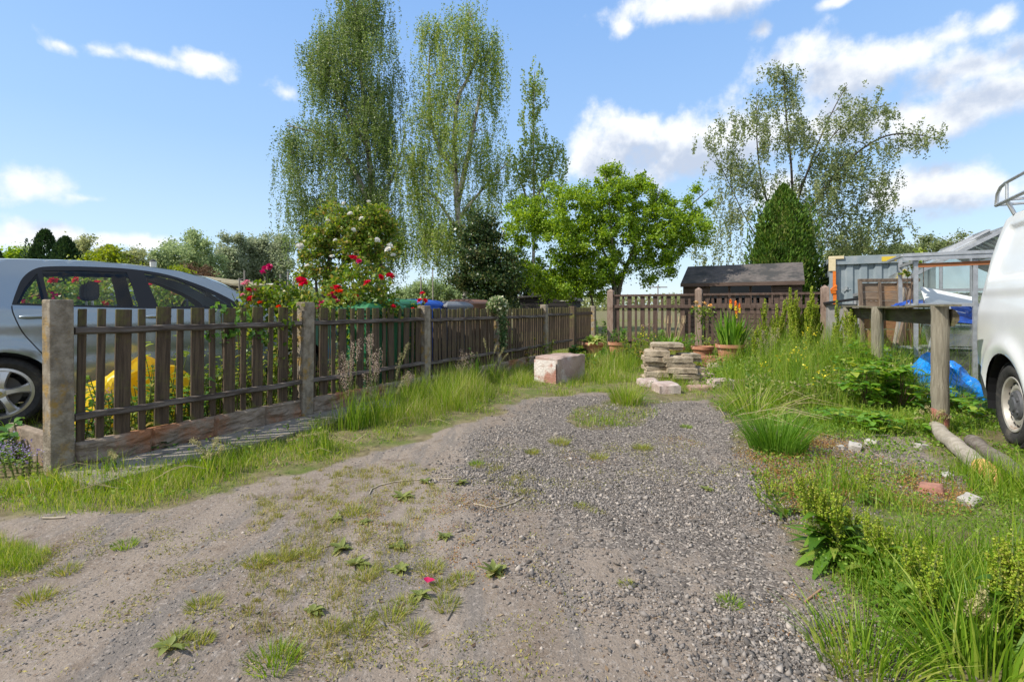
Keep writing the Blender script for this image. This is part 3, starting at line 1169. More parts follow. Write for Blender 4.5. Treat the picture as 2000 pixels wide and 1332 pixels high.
def alloy_wheel(parent, loc, side, r=.325, rim=.222):
    w = MB().lathe(tyre_profile(r, rim, .205), 48, 'x').build('wheel', RUBBER, parent, smooth=40, loc=loc)
    m = MB()
    m.lathe([(rim + .004, -side * .085), (rim + .006, side * .085), (rim - .016, side * .088), (rim - .028, side * .06), (rim - .03, -side * .08)], 48, 'x')
    for k in range(5):
        q = 2 * math.pi * (k + .12) / 5
        u, v = Vector((0, math.cos(q), math.sin(q))), Vector((0, -math.sin(q), math.cos(q)))
        X = Vector((side, 0, 0))
        prof = [(.03, .038, .072), (.08, .028, .080), (.13, .030, .078), (.175, .040, .070), (rim - .018, .060, .062)]
        vs, fs = [], []
        for (rr, hw, dx) in prof:
            for (a, b) in ((-hw, -.012), (-hw * .6, .006), (hw * .6, .006), (hw, -.012), (hw * .8, -.05), (-hw * .8, -.05)):
                vs.append(u * rr + v * a + X * (dx + b))
        for i in range(len(prof) - 1):
            for j in range(6):
                fs.append((i * 6 + j, i * 6 + (j + 1) % 6, i * 6 + 6 + (j + 1) % 6, i * 6 + 6 + j))
        m.add(vs, fs)
    m.lathe([(.0, side * .085), (.028, side * .085), (.05, side * .078), (.055, side * .04)], 24, 'x')
    m.build('rim', ALLOY, w, smooth=35)
    MB().lathe([(.0, side * .089), (.02, side * .0888), (.021, side * .08)], 20, 'x').build('hub_cap', M('brass_cap', (.4, .33, .12), None, rough=.3, metal=.6), w)
    MB().lathe([(.15, side * .01), (.02, side * .012)], 28, 'x').build('brake_disc', M('brake_metal', (.08, .075, .07), None, rough=.5, metal=.5), w)
    return w


# ------------------------------------------------------------------ silver hatchback behind the fence
CAR0 = Vector((-5.18, 4.95, 0))
CD = Vector((.71, .704, 0)).normalized()
CAR_RZ = -math.atan2(CD.x, CD.y)
CARW = 1.74                                     # local +X is the flank towards the fence


def car_sz(px, py, inset=0.0):
    k = (px - 1000) / F
    s = (CAR0.y * k - CAR0.x) / (CD.x - CD.y * k)
    d = CAR0.y + CD.y * s + inset * .5
    return (s, H + (600 - py) / F * d)


roof_top = [(-.72, .62), (-.76, .80), (-.74, 1.02), (-.64, 1.24), (-.52, 1.44), (-.38, 1.53), (0, 1.545), (.48, 1.565), (.92, 1.555), (1.38, 1.505), (1.72, 1.405), (1.97, 1.26), (2.22, 1.10), (2.42, 1.01), (2.8, .96), (3.1, .89), (3.3, .78), (3.42, .62)]
win_out = smooth_loop([car_sz(27, 596), car_sz(34, 574), car_sz(46, 548), car_sz(69, 531.5), car_sz(102, 527.5), car_sz(170, 528), car_sz(240, 532), car_sz(305, 542), car_sz(370, 564), car_sz(418, 588), car_sz(431, 602.5)], 4, False)
win_out += [car_sz(400, 603.5), car_sz(250, 602), car_sz(120, 599)]
g_q = [car_sz(36, 593), car_sz(50, 565), car_sz(71.5, 540), car_sz(85.5, 594.7)]
g_r = [car_sz(80, 536), car_sz(150, 535), car_sz(231, 538), car_sz(240, 568), car_sz(247.6, 598.6), car_sz(92, 595.2)]
g_f = [car_sz(262, 538.5), car_sz(322, 551), car_sz(383, 577), car_sz(412, 597.5), car_sz(283, 600)]
sill = .24
outline = [(-.70, .36)] + roof_top + [(3.40, .42), (3.30, .28), (2.95, sill)] + [(2.6 + .375 * math.cos(R(a)), .325 + .375 * math.sin(R(a))) for a in range(0, 181, 12)] \
    + [(2.2, sill), (.40, sill)] + [(.375 * math.cos(R(a)), .325 + .375 * math.sin(R(a))) for a in range(0, 181, 12)] + [(-.42, .30)]
door_r = smooth_loop([car_sz(27, 598), car_sz(30, 612), car_sz(45, 642), car_sz(66, 666), car_sz(84, 684)], 5, False)


def flank(s, z):
    w = CARW / 2
    y = w - .035 * max(0, (z - .78)) ** 1 - .10 * max(0, .55 - z) ** 1.2
    if z > 1.06:
        y -= (z - 1.06) * .40 + .05 * max(0, z - 1.42)
    # nose and tail curve in
    if s > 2.75:
        y -= .42 * ((s - 2.75) / .7) ** 2.2
    if s < -.35:
        y -= .26 * ((-.35 - s) / .4) ** 2
    # crease along the shoulder and flared arches
    y += .012 * math.exp(-((z - .93) / .05) ** 2) - .012 * math.exp(-((z - .64) / .035) ** 2)
    for c in (0, 2.6):
        d = math.hypot(s - c, z - .325)
        y += .03 * math.exp(-((d - .40) / .06) ** 2)
    return y


def build_car(name, label, paint, group):
    o = thing(name, label, 'car', CAR0, CAR_RZ, group)

    def region(s, z):
        if not inpoly(outline, s, z):
            return None
        for gname, gp in (('g1', g_q), ('g2', g_r), ('g3', g_f)):
            if inpoly(gp, s, z):
                return gname
        if inpoly(win_out, s, z):
            return 'trim'
        if z < .98:                                # shut lines
            for (a, b) in ((1.02 + (z - .5) * .02, 0), (2.08, 0)):
                if abs(s - a) < .005 and z > .30:
                    return 'gap'
        return 'body'
    gaps = []
    for a in (1.02, 2.08):
        gaps.append([(a - .005, .30), (a + .005, .30), (a + .005 + .0095, .979), (a - .005 + .0095, .979)])
    gapl = [(p[0] - .004, p[1]) for p in door_r] + [(p[0] + .005, p[1] + .003) for p in reversed(door_r)]

    def region2(s, z):
        r = region(s, z)
        if r in ('body', 'gap'):
            r = 'body'
            for g in gaps + [gapl]:
                if inpoly(g, s, z):
                    return 'gap'
        return r
    res = side_panel([outline, win_out, g_q, g_r, g_f, gapl] + gaps, region2, flank, .05, (-.8, 3.5, .2, 1.62))
    body, glass = MB(), {}
    for sgn in (1, -1):
        for k, (vs, fs) in res.items():
            vv = [(sgn * (x if k != 'trim' else x + .002), y, z) for (x, y, z) in vs]
            if k == 'body':
                body.add(vv, fs)
            elif k in ('trim', 'gap'):
                glass.setdefault('trim', MB()).add(vv, fs)
            else:
                glass.setdefault((k, sgn), MB()).add([(x - sgn * .004, y, z) for (x, y, z) in vv], fs)
    # top skin: tail, roof, windscreen, bonnet
    sk = smooth_loop(roof_top, 3, False)
    U = 12
    tops = {'roof': MB(), 'windscreen': MB(), 'rear_glass': MB()}
    for a, b in zip(sk, sk[1:]):
        sm = (a[0] + b[0]) / 2
        zm = (a[1] + b[1]) / 2
        for q in range(U):
            u0, u1 = -1 + 2 * q / U, -1 + 2 * (q + 1) / U
            vs = []
            for (s, z), u in ((a, u0), (a, u1), (b, u1), (b, u0)):
                y = flank(s, z) * u
                bow = (1 - u * u)
                zz = z + .035 * bow * (1 if -.4 < s < 2.6 else .4)
                s2 = s + (.12 * bow if s > 1.6 else 0) - (.10 * bow if s < -.4 else 0)
                vs.append((y, s2, zz))
            k = 'roof'
            if 1.46 < sm < 2.36 and abs(u0 + u1) < 1.7:
                k = 'windscreen'
            if sm < -.42 and zm > 1.06 and abs(u0 + u1) < 1.6:
                k = 'rear_glass'
            tops[k].add(vs, [(0, 1, 2, 3)])
    body.v += []
    body.add(tops['roof'].v, tops['roof'].f)
    # valances
    for (s, z0, z1) in ((3.36, .28, .62), (-.71, .30, .66)):
        w = abs(flank(s, .5))
        body.add([(-w, s, z0), (w, s, z0), (w, s + (.05 if s > 0 else -.05), z1), (-w, s + (.05 if s > 0 else -.05), z1)], [(0, 1, 2, 3)])
    me = body.mesh('body', 35)
    bm = bmesh.new(); bm.from_mesh(me)
    bmesh.ops.remove_doubles(bm, verts=bm.verts, dist=.004)
    bmesh.ops.recalc_face_normals(bm, faces=bm.faces)
    bm.to_mesh(me); bm.free()
    me.polygons.foreach_set('use_smooth', [True] * len(me.polygons))
    me.set_sharp_from_angle(angle=R(38))
    link('body', me, paint, o)
    glass.pop('trim').build('window_trim', BLACK, o)
    for (k, sgn), m in glass.items():
        m.build('window', CARGLASS, o)
    tops['windscreen'].build('windscreen', CARGLASS, o, smooth=40)
    tops['rear_glass'].build('rear_window', CARGLASS, o, smooth=40)
    for sgn in (1, -1):
        for c in (0, 2.6):
            alloy_wheel(o, (sgn * (CARW / 2 - .115), c, .325), sgn)
            m = MB()                                # dark wheel housing
            pr = [(c + .385 * math.cos(R(a)), .325 + .385 * math.sin(R(a))) for a in range(-20, 201, 10)]
            vs = [(sgn * xx, s, z) for xx in (CARW / 2 - .02, CARW / 2 - .32) for (s, z) in pr]
            n = len(pr)
            m.add(vs, [(i, i + 1, n + i + 1, n + i) for i in range(n - 1)])
            m.add([(sgn * (CARW / 2 - .32), s, z) for (s, z) in pr], [tuple(range(n))])
            m.build('wheel_arch', BLACK, o)
        # handles, mirror, lamps
        for s, z in ((car_sz(69, 617)), (1.16, 1.0)):
            h = MB()
            h.tube([(sgn * (flank(s, z) + .002), s - .11, z), (sgn * (flank(s, z) + .03), s - .07, z + .004), (sgn * (flank(s, z) + .032), s + .07, z + .006), (sgn * (flank(s, z) + .002), s + .11, z + .004)], [.012, .017, .016, .012], 10)
            h.build('door_handle', paint, o, smooth=60)
        mi = MB()
        vs, fs = [], []
        for (s, hw, hz, zc) in ((-.045, .05, .045, 0), (-.04, .085, .068, 0), (.0, .09, .072, 0), (.05, .075, .058, 0), (.085, .03, .025, -.003)):
            for q in range(12):
                vs.append((hw * math.cos(q * math.pi / 6), s, zc + hz * math.sin(q * math.pi / 6)))
        for i in range(4):
            for q in range(12):
                fs.append((i * 12 + q, i * 12 + (q + 1) % 12, i * 12 + 12 + (q + 1) % 12, i * 12 + 12 + q))
        mi.add(vs, fs)
        ms, mz = 1.93, 1.125
        mm = mi.build('wing_mirror', paint, o, smooth=50, loc=(sgn * (flank(ms, mz) + .13), ms, mz))
        MB().lathe([(0, -.047), (.068, -.046)], 12, 'y').build('mirror_glass', M('mirror_silver', (.75, .78, .8), None, rough=.03, metal=1), mm)
        MB().bar((sgn * -.04, .02, -.02), (sgn * -.15, .03, -.03), .03, .03).build('mirror_arm', BLACK, mm)
        MB().lathe([(0, .02), (.09, .0), (.1, -.03)], 16, 'y').build('headlight', HEADL, o, loc=(sgn * .62, 3.30, .74), scale=(1, 1, .6))
        MB().box((0, 0, 0), (.1, .06, .34)).build('tail_light', M('red_lens', (.4, .01, .01), None, rough=.15), o, loc=(sgn * .66, -.70, .98), bev=.02)
    # cabin
    MB().box((0, 1.0, .30), (1.5, 2.9, .06)).build('floor', BLACK, o)
    lin = MB()
    lin.box((0, 1.95, .88), (1.42, .42, .24))
    lin.box((.38, 1.72, .98), (.36, .16, .1))
    lin.build('dashboard', DASH, o, bev=.04)
    for (sx, sy) in ((.37, 1.02), (-.37, 1.02), (.37, .16), (-.37, .16)):
        st = MB()
        st.box((sx, sy, .52), (.5, .5, .16))
        st.box((sx, sy - .27, .82), (.46, .13, .56), Matrix.Rotation(R(14), 3, 'X'))
        seat = st.build('seat', SEATM, o, bev=.05)
        hd = MB()
        hd.box((sx, sy - .36, 1.27), (.27, .11, .20))
        hd.build('headrest', SEATM, seat, bev=.045)
        MB().tube([(sx - .07, sy - .35, 1.05), (sx - .07, sy - .36, 1.2)], .008, 6).tube([(sx + .07, sy - .35, 1.05), (sx + .07, sy - .36, 1.2)], .008, 6).build('headrest_post', ALLOY, seat)
    stw = MB()
    c = Vector((-.36, 1.60, 1.02))
    stw.tube([c + Vector((.18 * math.cos(a * math.pi / 12), .05 * math.sin(a * math.pi / 12), .175 * math.sin(a * math.pi / 12))) for a in range(25)], .014, 8)
    stw.build('steering_wheel', BLACK, o, smooth=60)
    MB().box((0, 1.66, 1.40), (.2, .03, .06)).build('rear_view_mirror', BLACK, o, bev=.012)
    return o


car = build_car('parked_car', 'silver hatchback parked behind the nearest fence bay', SILVER, 'cars parked in the garden')
DARKCAR = M('dark_car_paint', (.02, .025, .035), (.025, .03, .04), 200, .25, metal=.3, coat=1.0)
car2 = copy_tree(car, loc=Vector((-9.3, 12.08, -.06)), rz=-math.atan2(.84, .5426), label='dark car beyond the silver hatchback, only its roof and windscreen in view')
for ch in car2.children:
    if ch.name.split('.')[0] in ('body', 'door_handle', 'wing_mirror'):
        ch.material_slots[0].link = 'OBJECT'
        ch.material_slots[0].material = DARKCAR

# ------------------------------------------------------------------ white van at the right
VAN0 = Vector((3.93, 3.87, 0)) + NV * .02       # rear wheel, outer face; local +Y runs to the van's tail
VANW = 1.90
WHITE = M('white_van_paint', (.70, .71, .71), (.74, .75, .75), 3, .3, coat=.6, spec=.5)
VGLASS = GLASS('van_glass', (.25, .28, .28), 1.2)
van = thing('white_van', 'white panel van with a roof rack, tail end showing at the right edge', 'van', VAN0, ALONG)


def vflank(s, z):
    """distance out of the wheel plane towards the drive (negative = inboard)"""
    y = .035 - .05 * max(0, .75 - z)
    y -= .02 * max(0, z - .95)
    if z > 1.05:
        y -= .17 * (z - 1.05) + .16 * max(0, z - 1.5) ** 1.6
    if s > .56:
        y -= .17 * ((s - .56) / .26) ** 2.2
    d = math.hypot(s, z - .33)
    y += .03 * math.exp(-((d - .46) / .075) ** 2)
    # recessed upper panel and the swage below it
    a = min(s + 2.2, .50 - s + .14 * (1.5 - z), z - 1.335, 1.80 - z)
    y -= .034 * max(0, min(1, a / .03))
    b = min(.52 - s, z - 1.21)
    y += .012 * max(0, min(1, (z - 1.20) / .03)) * max(0, min(1, (1.33 - z) / .02)) * max(0, min(1, (.55 - s) / .04))
    return y


van_top = [(.82, .55), (.825, .9), (.80, 1.3), (.745, 1.66), (.69, 1.80), (.62, 1.865), (.45, 1.90), (-2.6, 1.92), (-2.9, 1.88), (-3.15, 1.72), (-3.6, 1.32), (-3.85, 1.12), (-4.3, .98), (-4.5, .7), (-4.5, .4)]
arch = lambda c: [(c + .40 * math.cos(R(a)), .33 + .40 * math.sin(R(a))) for a in range(180, -1, -10)]
vout = [(.78, .62)] + van_top[1:] + [(-4.4, .3), (-3.40, .3)] + arch(-3.0) + [(-2.6, .3), (-.40, .3)] + arch(0)[:-1] + [(.41, .5), (.52, .58)]
vdoor = [(-2.0, 1.33), (-1.9, 1.75), (-2.85, 1.75), (-3.45, 1.33)]


def vregion(s, z):
    if not inpoly(vout, s, z):
        return None
    if inpoly(vdoor, s, z):
        return 'win'
    return 'body'


res = side_panel([vout, vdoor], vregion, vflank, .034, (-4.6, .9, .25, 1.95))
vb = MB()
for sgn in (1, -1):
    for k, (vs, fs) in res.items():
        vv = [((-x) if sgn > 0 else (VANW + x), y, z) for (x, y, z) in vs]
        (vb if k == 'body' else MB()).add(vv, fs)
        if k == 'win':
            MB().add(vv, fs).build('window', VGLASS, van)
sk = smooth_loop(van_top, 3, False)
for a, b in zip(sk, sk[1:]):
    for q in range(14):
        vs = []
        for (s, z), u in ((a, q / 14), (a, (q + 1) / 14), (b, (q + 1) / 14), (b, q / 14)):
            x0, x1 = -vflank(s, z), VANW + vflank(s, z)
            bow = 4 * u * (1 - u)
            vs.append((x0 + (x1 - x0) * u, s + (.05 * bow if s > .4 else (-.12 * bow if s < -3 else 0)), z + .04 * bow * (1 if z > 1.7 else .2)))
        vb.add(vs, [(0, 1, 2, 3)])
me = vb.mesh('body')
bm = bmesh.new(); bm.from_mesh(me)
bmesh.ops.remove_doubles(bm, verts=bm.verts, dist=.004)
bmesh.ops.recalc_face_normals(bm, faces=bm.faces)
bm.to_mesh(me); bm.free()
me.polygons.foreach_set('use_smooth', [True] * len(me.polygons))
me.set_sharp_from_angle(angle=R(40))
link('body', me, WHITE, van)
GREYP = M('grey_bumper_plastic', (.06, .062, .065), (.085, .087, .09), 20, .6, .2, 90)
bmp = MB()
prof = []
for k in range(10):
    q = k / 9 * math.pi / 2
    prof.append((.17 - .17 * math.sin(q) - .02, .68 + .17 * (1 - math.cos(q)) * 0 + .19 * math.sin(q) * 0))
ring = [(-.012, .50), (-.008, .60), (.01, .70), (.05, .79), (.12, .845), (.25, .87), (VANW - .25, .87), (VANW - .12, .845), (VANW - .01, .70), (VANW + .012, .50)]
vs = [(x, s, z) for z in (.30, .45, .64, .72) for (x, s) in [(a + (.02 if z in (.30, .72) else 0) * (1 if a < 1 else -1), b - (.02 if z in (.30, .72) else 0)) for a, b in ring]]
n = len(ring)
bmp.add(vs, [(j * n + i, j * n + i + 1, (j + 1) * n + i + 1, (j + 1) * n + i) for j in range(3) for i in range(n - 1)])
bmp.build('rear_bumper', GREYP, van, smooth=50)
STEEL = M('white_steel_wheel', (.50, .46, .40), (.58, .55, .50), 12, .45, metal=.5, c3=(.28, .17, .09), s3=9, t3=.66)


def steel_wheel(loc, sgn):
    w = MB().lathe(tyre_profile(.33, .215, .215), 56, 'x').build('wheel', RUBBER, van, smooth=40, loc=loc)
    X = -sgn
    MB().lathe([(.219, X * .09), (.214, X * .095), (.200, X * .09), (.192, X * .05), (.178, X * .045), (.160, X * .062), (.13, X * .066), (.1, X * .05), (.0, X * .05)], 56, 'x').build('rim', STEEL, w, smooth=30)
    h = MB()
    for k in range(16):
        q = 2 * math.pi * k / 16
        h.lathe([(0, X * .0645), (.012, X * .0643), (.0125, X * .05)], 10, 'x', c=(0, .167 * math.cos(q), .167 * math.sin(q)))
    h.build('vent_hole', BLACK, w)
    cp = MB().lathe([(.0, X * .1), (.05, X * .098), (.06, X * .088), (.105, X * .08), (.115, X * .066), (.112, X * .05)], 40, 'x')
    for k in range(5):
        q = 2 * math.pi * k / 5
        cp.lathe([(.0, X * .094), (.014, X * .092), (.017, X * .078)], 10, 'x', c=(0, .08 * math.cos(q), .08 * math.sin(q)))
    cp.build('hub_cap', M('grey_hub_cap', (.07, .072, .078), (.1, .1, .105), 30, .5), w, smooth=30)
    # tread blocks
    t = MB()
    for k in range(72):
        q = 2 * math.pi * k / 72
        for xx in (-.07, 0, .07):
            m = Matrix.Rotation(q + (.02 if xx else 0), 3, 'X')
            t.box(m @ Vector((xx, 0, .331)), (.05, .017, .006), m)
    t.build('tread', RUBBER, w)


for s_ in (0, -3.0):
    steel_wheel((.11, s_, .33), 1)
    steel_wheel((VANW - .11, s_, .33), -1)
    for x0, x1 in ((-.02, .33), (VANW + .02, VANW - .33)):
        m = MB()
        pr = [(s_ + .405 * math.cos(R(a)), .33 + .405 * math.sin(R(a))) for a in range(-15, 196, 10)]
        n = len(pr)
        m.add([(xx, s, z) for xx in (x0, x1) for (s, z) in pr], [(i, i + 1, n + i + 1, n + i) for i in range(n - 1)])
        m.add([(x1, s, z) for (s, z) in pr], [tuple(range(n))])
        m.build('wheel_arch', BLACK, van)
        MB().box(((x0 + x1) / 2, s_ + .39, .33), (.24, .03, .36)).build('mud_flap', BLACK, van, bev=.01)
MB().box((VANW / 2, -1.8, .42), (1.7, 5.2, .12)).build('underside', BLACK, van)
GALV = M('galvanised_steel', (.45, .46, .46), (.58, .59, .59), 14, .42, metal=.7)
rk = MB()
for xx in (.14, VANW - .14):
    low = [(xx, -2.4, 2.03), (xx, .76, 2.03)]
    rk.tube(low, .016, 8)
    rk.tube([(xx, -2.4, 2.19), (xx, .55, 2.19), (xx, .66, 2.175), (xx, .73, 2.13), (xx, .76, 2.03)], .014, 8)
    for s_ in (-2.2, -1.5, -.8, -.1, .52):
        rk.tube([(xx, s_, 2.03), (xx, s_, 2.19)], .012, 8)
        rk.tube([(xx, s_, 2.03), (xx + (.06 if xx < 1 else -.06), s_, 1.88)], .016, 8)
rk.build('rack_side', GALV, van, smooth=40)
for s_ in (-2.2, -1.65, -1.1, -.55, 0, .5, .76):
    MB().box((VANW / 2, s_, 2.035), (VANW - .28, .045, .02)).build('rack_bar', GALV, van, bev=.004)
# ------------------------------------------------------------------ sheds, container, greenhouse
BROWNB = M('brown_shed_board', (.078, .049, .036), (.125, .084, .066), 5, .75, .5, 18, stretch=(.5, .5, 5), spec=.35)
BLACKB = M('black_shed_board', (.016, .014, .013), (.030, .026, .024), 5, .8, .5, 18, stretch=(.5, .5, 5), spec=.3)
OLDB = M('mossy_old_board', (.075, .058, .035), (.15, .12, .075), 5, .85, .6, 18, stretch=(.5, .5, 5), c3=(.05, .06, .02), s3=2, t3=.55)
FELT = M('grey_roof_felt', (.085, .073, .066), (.13, .113, .10), 9, .95, .5, 60, c3=(.05, .048, .045), s3=1.6, t3=.55)
DGLASS = GLASS('dark_shed_glass', (.10, .11, .12), .8)


def clad(mb, x0, x1, y, z0, z1, n, out=-1, t=.022):
    """overlapping horizontal boards on a wall facing -Y (out=-1) in local space"""
    hgt = (z1 - z0) / n
    for k in range(n):
        a, b = z0 + k * hgt, z0 + (k + 1) * hgt - .004
        mb.add([(x0, y, a), (x1, y, a), (x1, y + out * t, a), (x0, y + out * t, a), (x0, y, b), (x1, y, b), (x1, y + out * .006, b), (x0, y + out * .006, b)],
               [(0, 1, 2, 3), (4, 7, 6, 5), (3, 2, 6, 7), (0, 4, 5, 1), (0, 3, 7, 4), (1, 5, 6, 2)])


# long brown shed behind the back fence
sh_a = Vector((5.15, 14.6, 0))
sh = thing('garden_shed', 'long brown shed with three dark window panes behind the back fence', 'shed', sh_a, ALONG)
LW, DP, EZ, RZ = 3.05, 1.9, 1.80, 2.33
m = MB()
clad(m, 0, LW, 0, 0, 1.17, 9)
for x0, x1 in ((0, .72), (2.36, LW)):
    clad(m, x0, x1, 0, 1.17, EZ, 5)
m.box((-.0, DP / 2, EZ / 2), (.03, DP, EZ)).box((LW, DP / 2, EZ / 2), (.03, DP, EZ)).box((LW / 2, DP, EZ / 2), (LW, .03, EZ))
for x in (0, LW):
    m.add([(x, 0, EZ), (x, DP, EZ), (x, DP / 2 + .2, RZ)], [(0, 1, 2)])
m.build('wall', BROWNB, sh)
for k in range(3):
    x0 = .72 + k * .547
    f = MB()
    for a, b in (((x0, -.03, 1.17), (x0, -.03, EZ)), ((x0 + .53, -.03, 1.17), (x0 + .53, -.03, EZ))):
        f.bar(a, b, .045, .03, up=(0, 1, 0))
    f.bar((x0 + .022, -.03, 1.19), (x0 + .508, -.03, 1.19), .03, .05).bar((x0 + .022, -.03, EZ - .03), (x0 + .508, -.03, EZ - .03), .03, .05)
    w = f.build('window', BROWNB, sh)
    MB().box((x0 + .265, -.012, 1.48), (.50, .006, .56)).build('pane', DGLASS, w)
m = MB()
for (y0, z0, y1, z1) in ((-.16, EZ + .0, DP / 2 + .2, RZ + .07), (DP + .12, EZ, DP / 2 + .2, RZ + .07)):
    n = 16
    for k in range(n):
        a, b = -.06 + (LW + .12) * k / n, -.06 + (LW + .12) * (k + 1) / n
        wv = lambda q: .006 * math.sin(q * 5)
        m.add([(a, y0, z0 + wv(a)), (b, y0, z0 + wv(b)), (b, y1, z1 + wv(b) * .5), (a, y1, z1 + wv(a) * .5), (a, y0, z0 - .04), (b, y0, z0 - .04), (b, y1, z1 - .04), (a, y1, z1 - .04)],
              [(0, 1, 2, 3), (4, 7, 6, 5), (0, 4, 5, 1), (2, 6, 7, 3)] + ([(0, 3, 7, 4)] if k == 0 else []) + ([(1, 5, 6, 2)] if k == n - 1 else []))
m.build('roof', FELT, sh)
MB().box((LW / 2, -.17, EZ - .05), (LW + .12, .02, .10)).build('fascia', BROWNB, sh)


def gable_shed(name, label, loc, w, dp, ez, rz_, wall, roof, rot=0.0, boards=9, door=True, group=None):
    o = thing(name, label, 'shed', loc, rot, group)
    mm = MB()
    clad(mm, 0, w, 0, 0, ez, boards)
    nb = max(3, int((rz_ - ez) / .14))
    for k in range(nb):
        z0 = ez + (rz_ - ez) * k / nb
        x0 = (w / 2) * k / nb
        clad(mm, x0 + .01, w - x0 - .01, 0, z0, z0 + (rz_ - ez) / nb, 1)
    for x in (0, w):
        mm.box((x, dp / 2, ez / 2), (.03, dp, ez))
    mm.box((w / 2, dp, ez / 2), (w, .03, ez))
    side = MB()
    mm.build('wall', wall, o)
    r = MB()
    for sx in (-1, 1):
        xa, xb = w / 2 + sx * (w / 2 + .12), w / 2
        za, zb = ez - .07, rz_ + .05
        r.add([(xa, -.12, za), (xb, -.12, zb), (xb, dp + .1, zb), (xa, dp + .1, za), (xa, -.12, za - .05), (xb, -.12, zb - .05), (xb, dp + .1, zb - .05), (xa, dp + .1, za - .05)],
              [(0, 1, 2, 3), (4, 7, 6, 5), (0, 4, 5, 1), (2, 6, 7, 3), (0, 3, 7, 4)])
    r.build('roof', roof, o)
    return o


gs = gable_shed('playhouse_shed', 'small black gabled shed beyond the picket gate, half under the green tree', P(1064, 600, 20) - Vector((0, 0, H)), 1.15, 2.2, 1.46, 1.92, BLACKB, FELT, R(-16))
MB().box((.84, -.03, 1.36), (.42, .02, .05)).build('hinge', M('pale_hinge', (.4, .38, .34), None, rough=.5), gs)
# flat roofed black shed next to it
o = thing('black_shed', 'low black shed with a flat roof left of the small gabled shed', 'shed', P(1016, 600, 21) - Vector((0, 0, H)), R(-16))
m = MB(); clad(m, 0, 1.1, 0, 0, 1.5, 9); m.box((0, .8, .75), (.03, 1.6, 1.5)).box((1.1, .8, .75), (.03, 1.6, 1.5)).build('wall', BLACKB, o)
MB().box((.55, .8, 1.56), (1.3, 1.9, .07), Matrix.Rotation(R(-3), 3, 'Y')).build('roof', FELT, o)

# mossy timber shed at the left with a sloping roof
o = thing('timber_shed', 'old timber shed with a pale edged sloping roof behind the silver car', 'shed', P(322, 600, 14.2) - Vector((0, 0, H)), R(-3))
m = MB()
clad(m, 0, 2.25, 0, 0, 1.72, 13)
for k in range(4):
    clad(m, 0, 2.25 - .55 * k, 0, 1.72 + .075 * k, 1.795 + .075 * k, 1)
m.box((0, .9, .95), (.03, 1.8, 1.9)).box((2.25, .9, .86), (.03, 1.8, 1.7)).box((1.1, 1.8, .9), (2.2, .03, 1.75)).build('wall', OLDB, o)
m = MB()
m.add([(-.15, -.2, 2.07), (2.4, -.2, 1.74), (2.4, 2.0, 1.80), (-.15, 2.0, 2.13), (-.15, -.2, 2.02), (2.4, -.2, 1.69), (2.4, 2.0, 1.75), (-.15, 2.0, 2.08)],
      [(0, 1, 2, 3), (4, 7, 6, 5), (0, 4, 5, 1), (1, 5, 6, 2), (2, 6, 7, 3), (3, 7, 4, 0)])
m.build('roof', M('weathered_roof_board', (.22, .19, .11), (.32, .28, .18), 5, .9, .4, 30), o)
# allotment roofs further off
gable_shed('grey_shed', 'distant grey roofed allotment shed beyond the sloping timber shed', P(436, 600, 33) - Vector((0, 0, H)), 2.4, 2.6, 2.0, 3.05, BLACKB, FELT, R(40))
gable_shed('pale_shed', 'distant low shed with a pale roof seen between the bean poles', P(490, 600, 36) - Vector((0, 0, H)), 4.4, 3, 2.0, 2.9, M('pale_board', (.3, .27, .22), (.38, .35, .3), 5, .8), M('pale_roof', (.5, .47, .40), (.58, .55, .48), 4, .9), R(75))
STAKE = M('grey_stake', (.22, .19, .16), (.34, .31, .27), 9, .9, .4, 40, stretch=(4, 4, .5))
for i, (px, top, d) in enumerate(((467, 543, 12.5), (477, 528, 12.8), (494, 549, 13.5), (517, 541, 12), (547, 536, 13), (562, 531, 12), (573, 543, 11.5), (822, 540, 15), (845, 526, 16.5))):
    p = P(px, top, d)
    b = MB().tube([(0, 0, 0), (.01, 0, p.z * .5), (0, .01, p.z)], [.026, .024, .02], 6).build('bean_pole', STAKE, loc=(p.x, p.y, 0))
    tag(b, ('grey bean pole nearest the corner of the sloping timber shed', 'taller grey bean pole just right of the sloping timber shed', 'short bean pole in front of the pale distant roof',
            'bean pole below the high magenta rose heads', 'bean pole rising from the yellow flowered allotment plants', 'tallest bean pole left of the climbing rose arch', 'short bean pole nearest the climbing rose arch',
            'thin stake below the hanging birch leaves, above the blue bin', 'tall thin stake in front of the far round green trees')[i], 'stake', 'bean poles and stakes in the allotment')
lp = P(299, 516, 24)
o = thing('white_lantern', 'small white lantern on a dark post beyond the roof of the silver car', 'lantern', (lp.x, lp.y, 0))
MB().tube([(0, 0, 0), (0, 0, lp.z - .2)], .05, 8).build('post', BLACK, o)
MB().lathe([(.0, lp.z - .2), (.13, lp.z - .2), (.15, lp.z + .12), (.0, lp.z + .12)], 8).build('lamp_shade', M('white_plastic', (.75, .75, .73), None, rough=.5), o)
MB().lathe([(.0, lp.z + .24), (.06, lp.z + .22), (.17, lp.z + .122), (.0, lp.z + .121)], 8).build('cap', BLACK, o)
pl = P(1285, 600, 110)
o = thing('power_pole', 'distant wooden power pole with a crossbar, in the sky gap over the back fence', 'power pole', (pl.x, pl.y, 0))
MB().tube([(0, 0, 0), (0, 0, 6.0)], .14, 8).build('pole', STAKE, o)
MB().box((0, 0, 5.6), (4.2, .2, .22)).build('crossbar', STAKE, o)

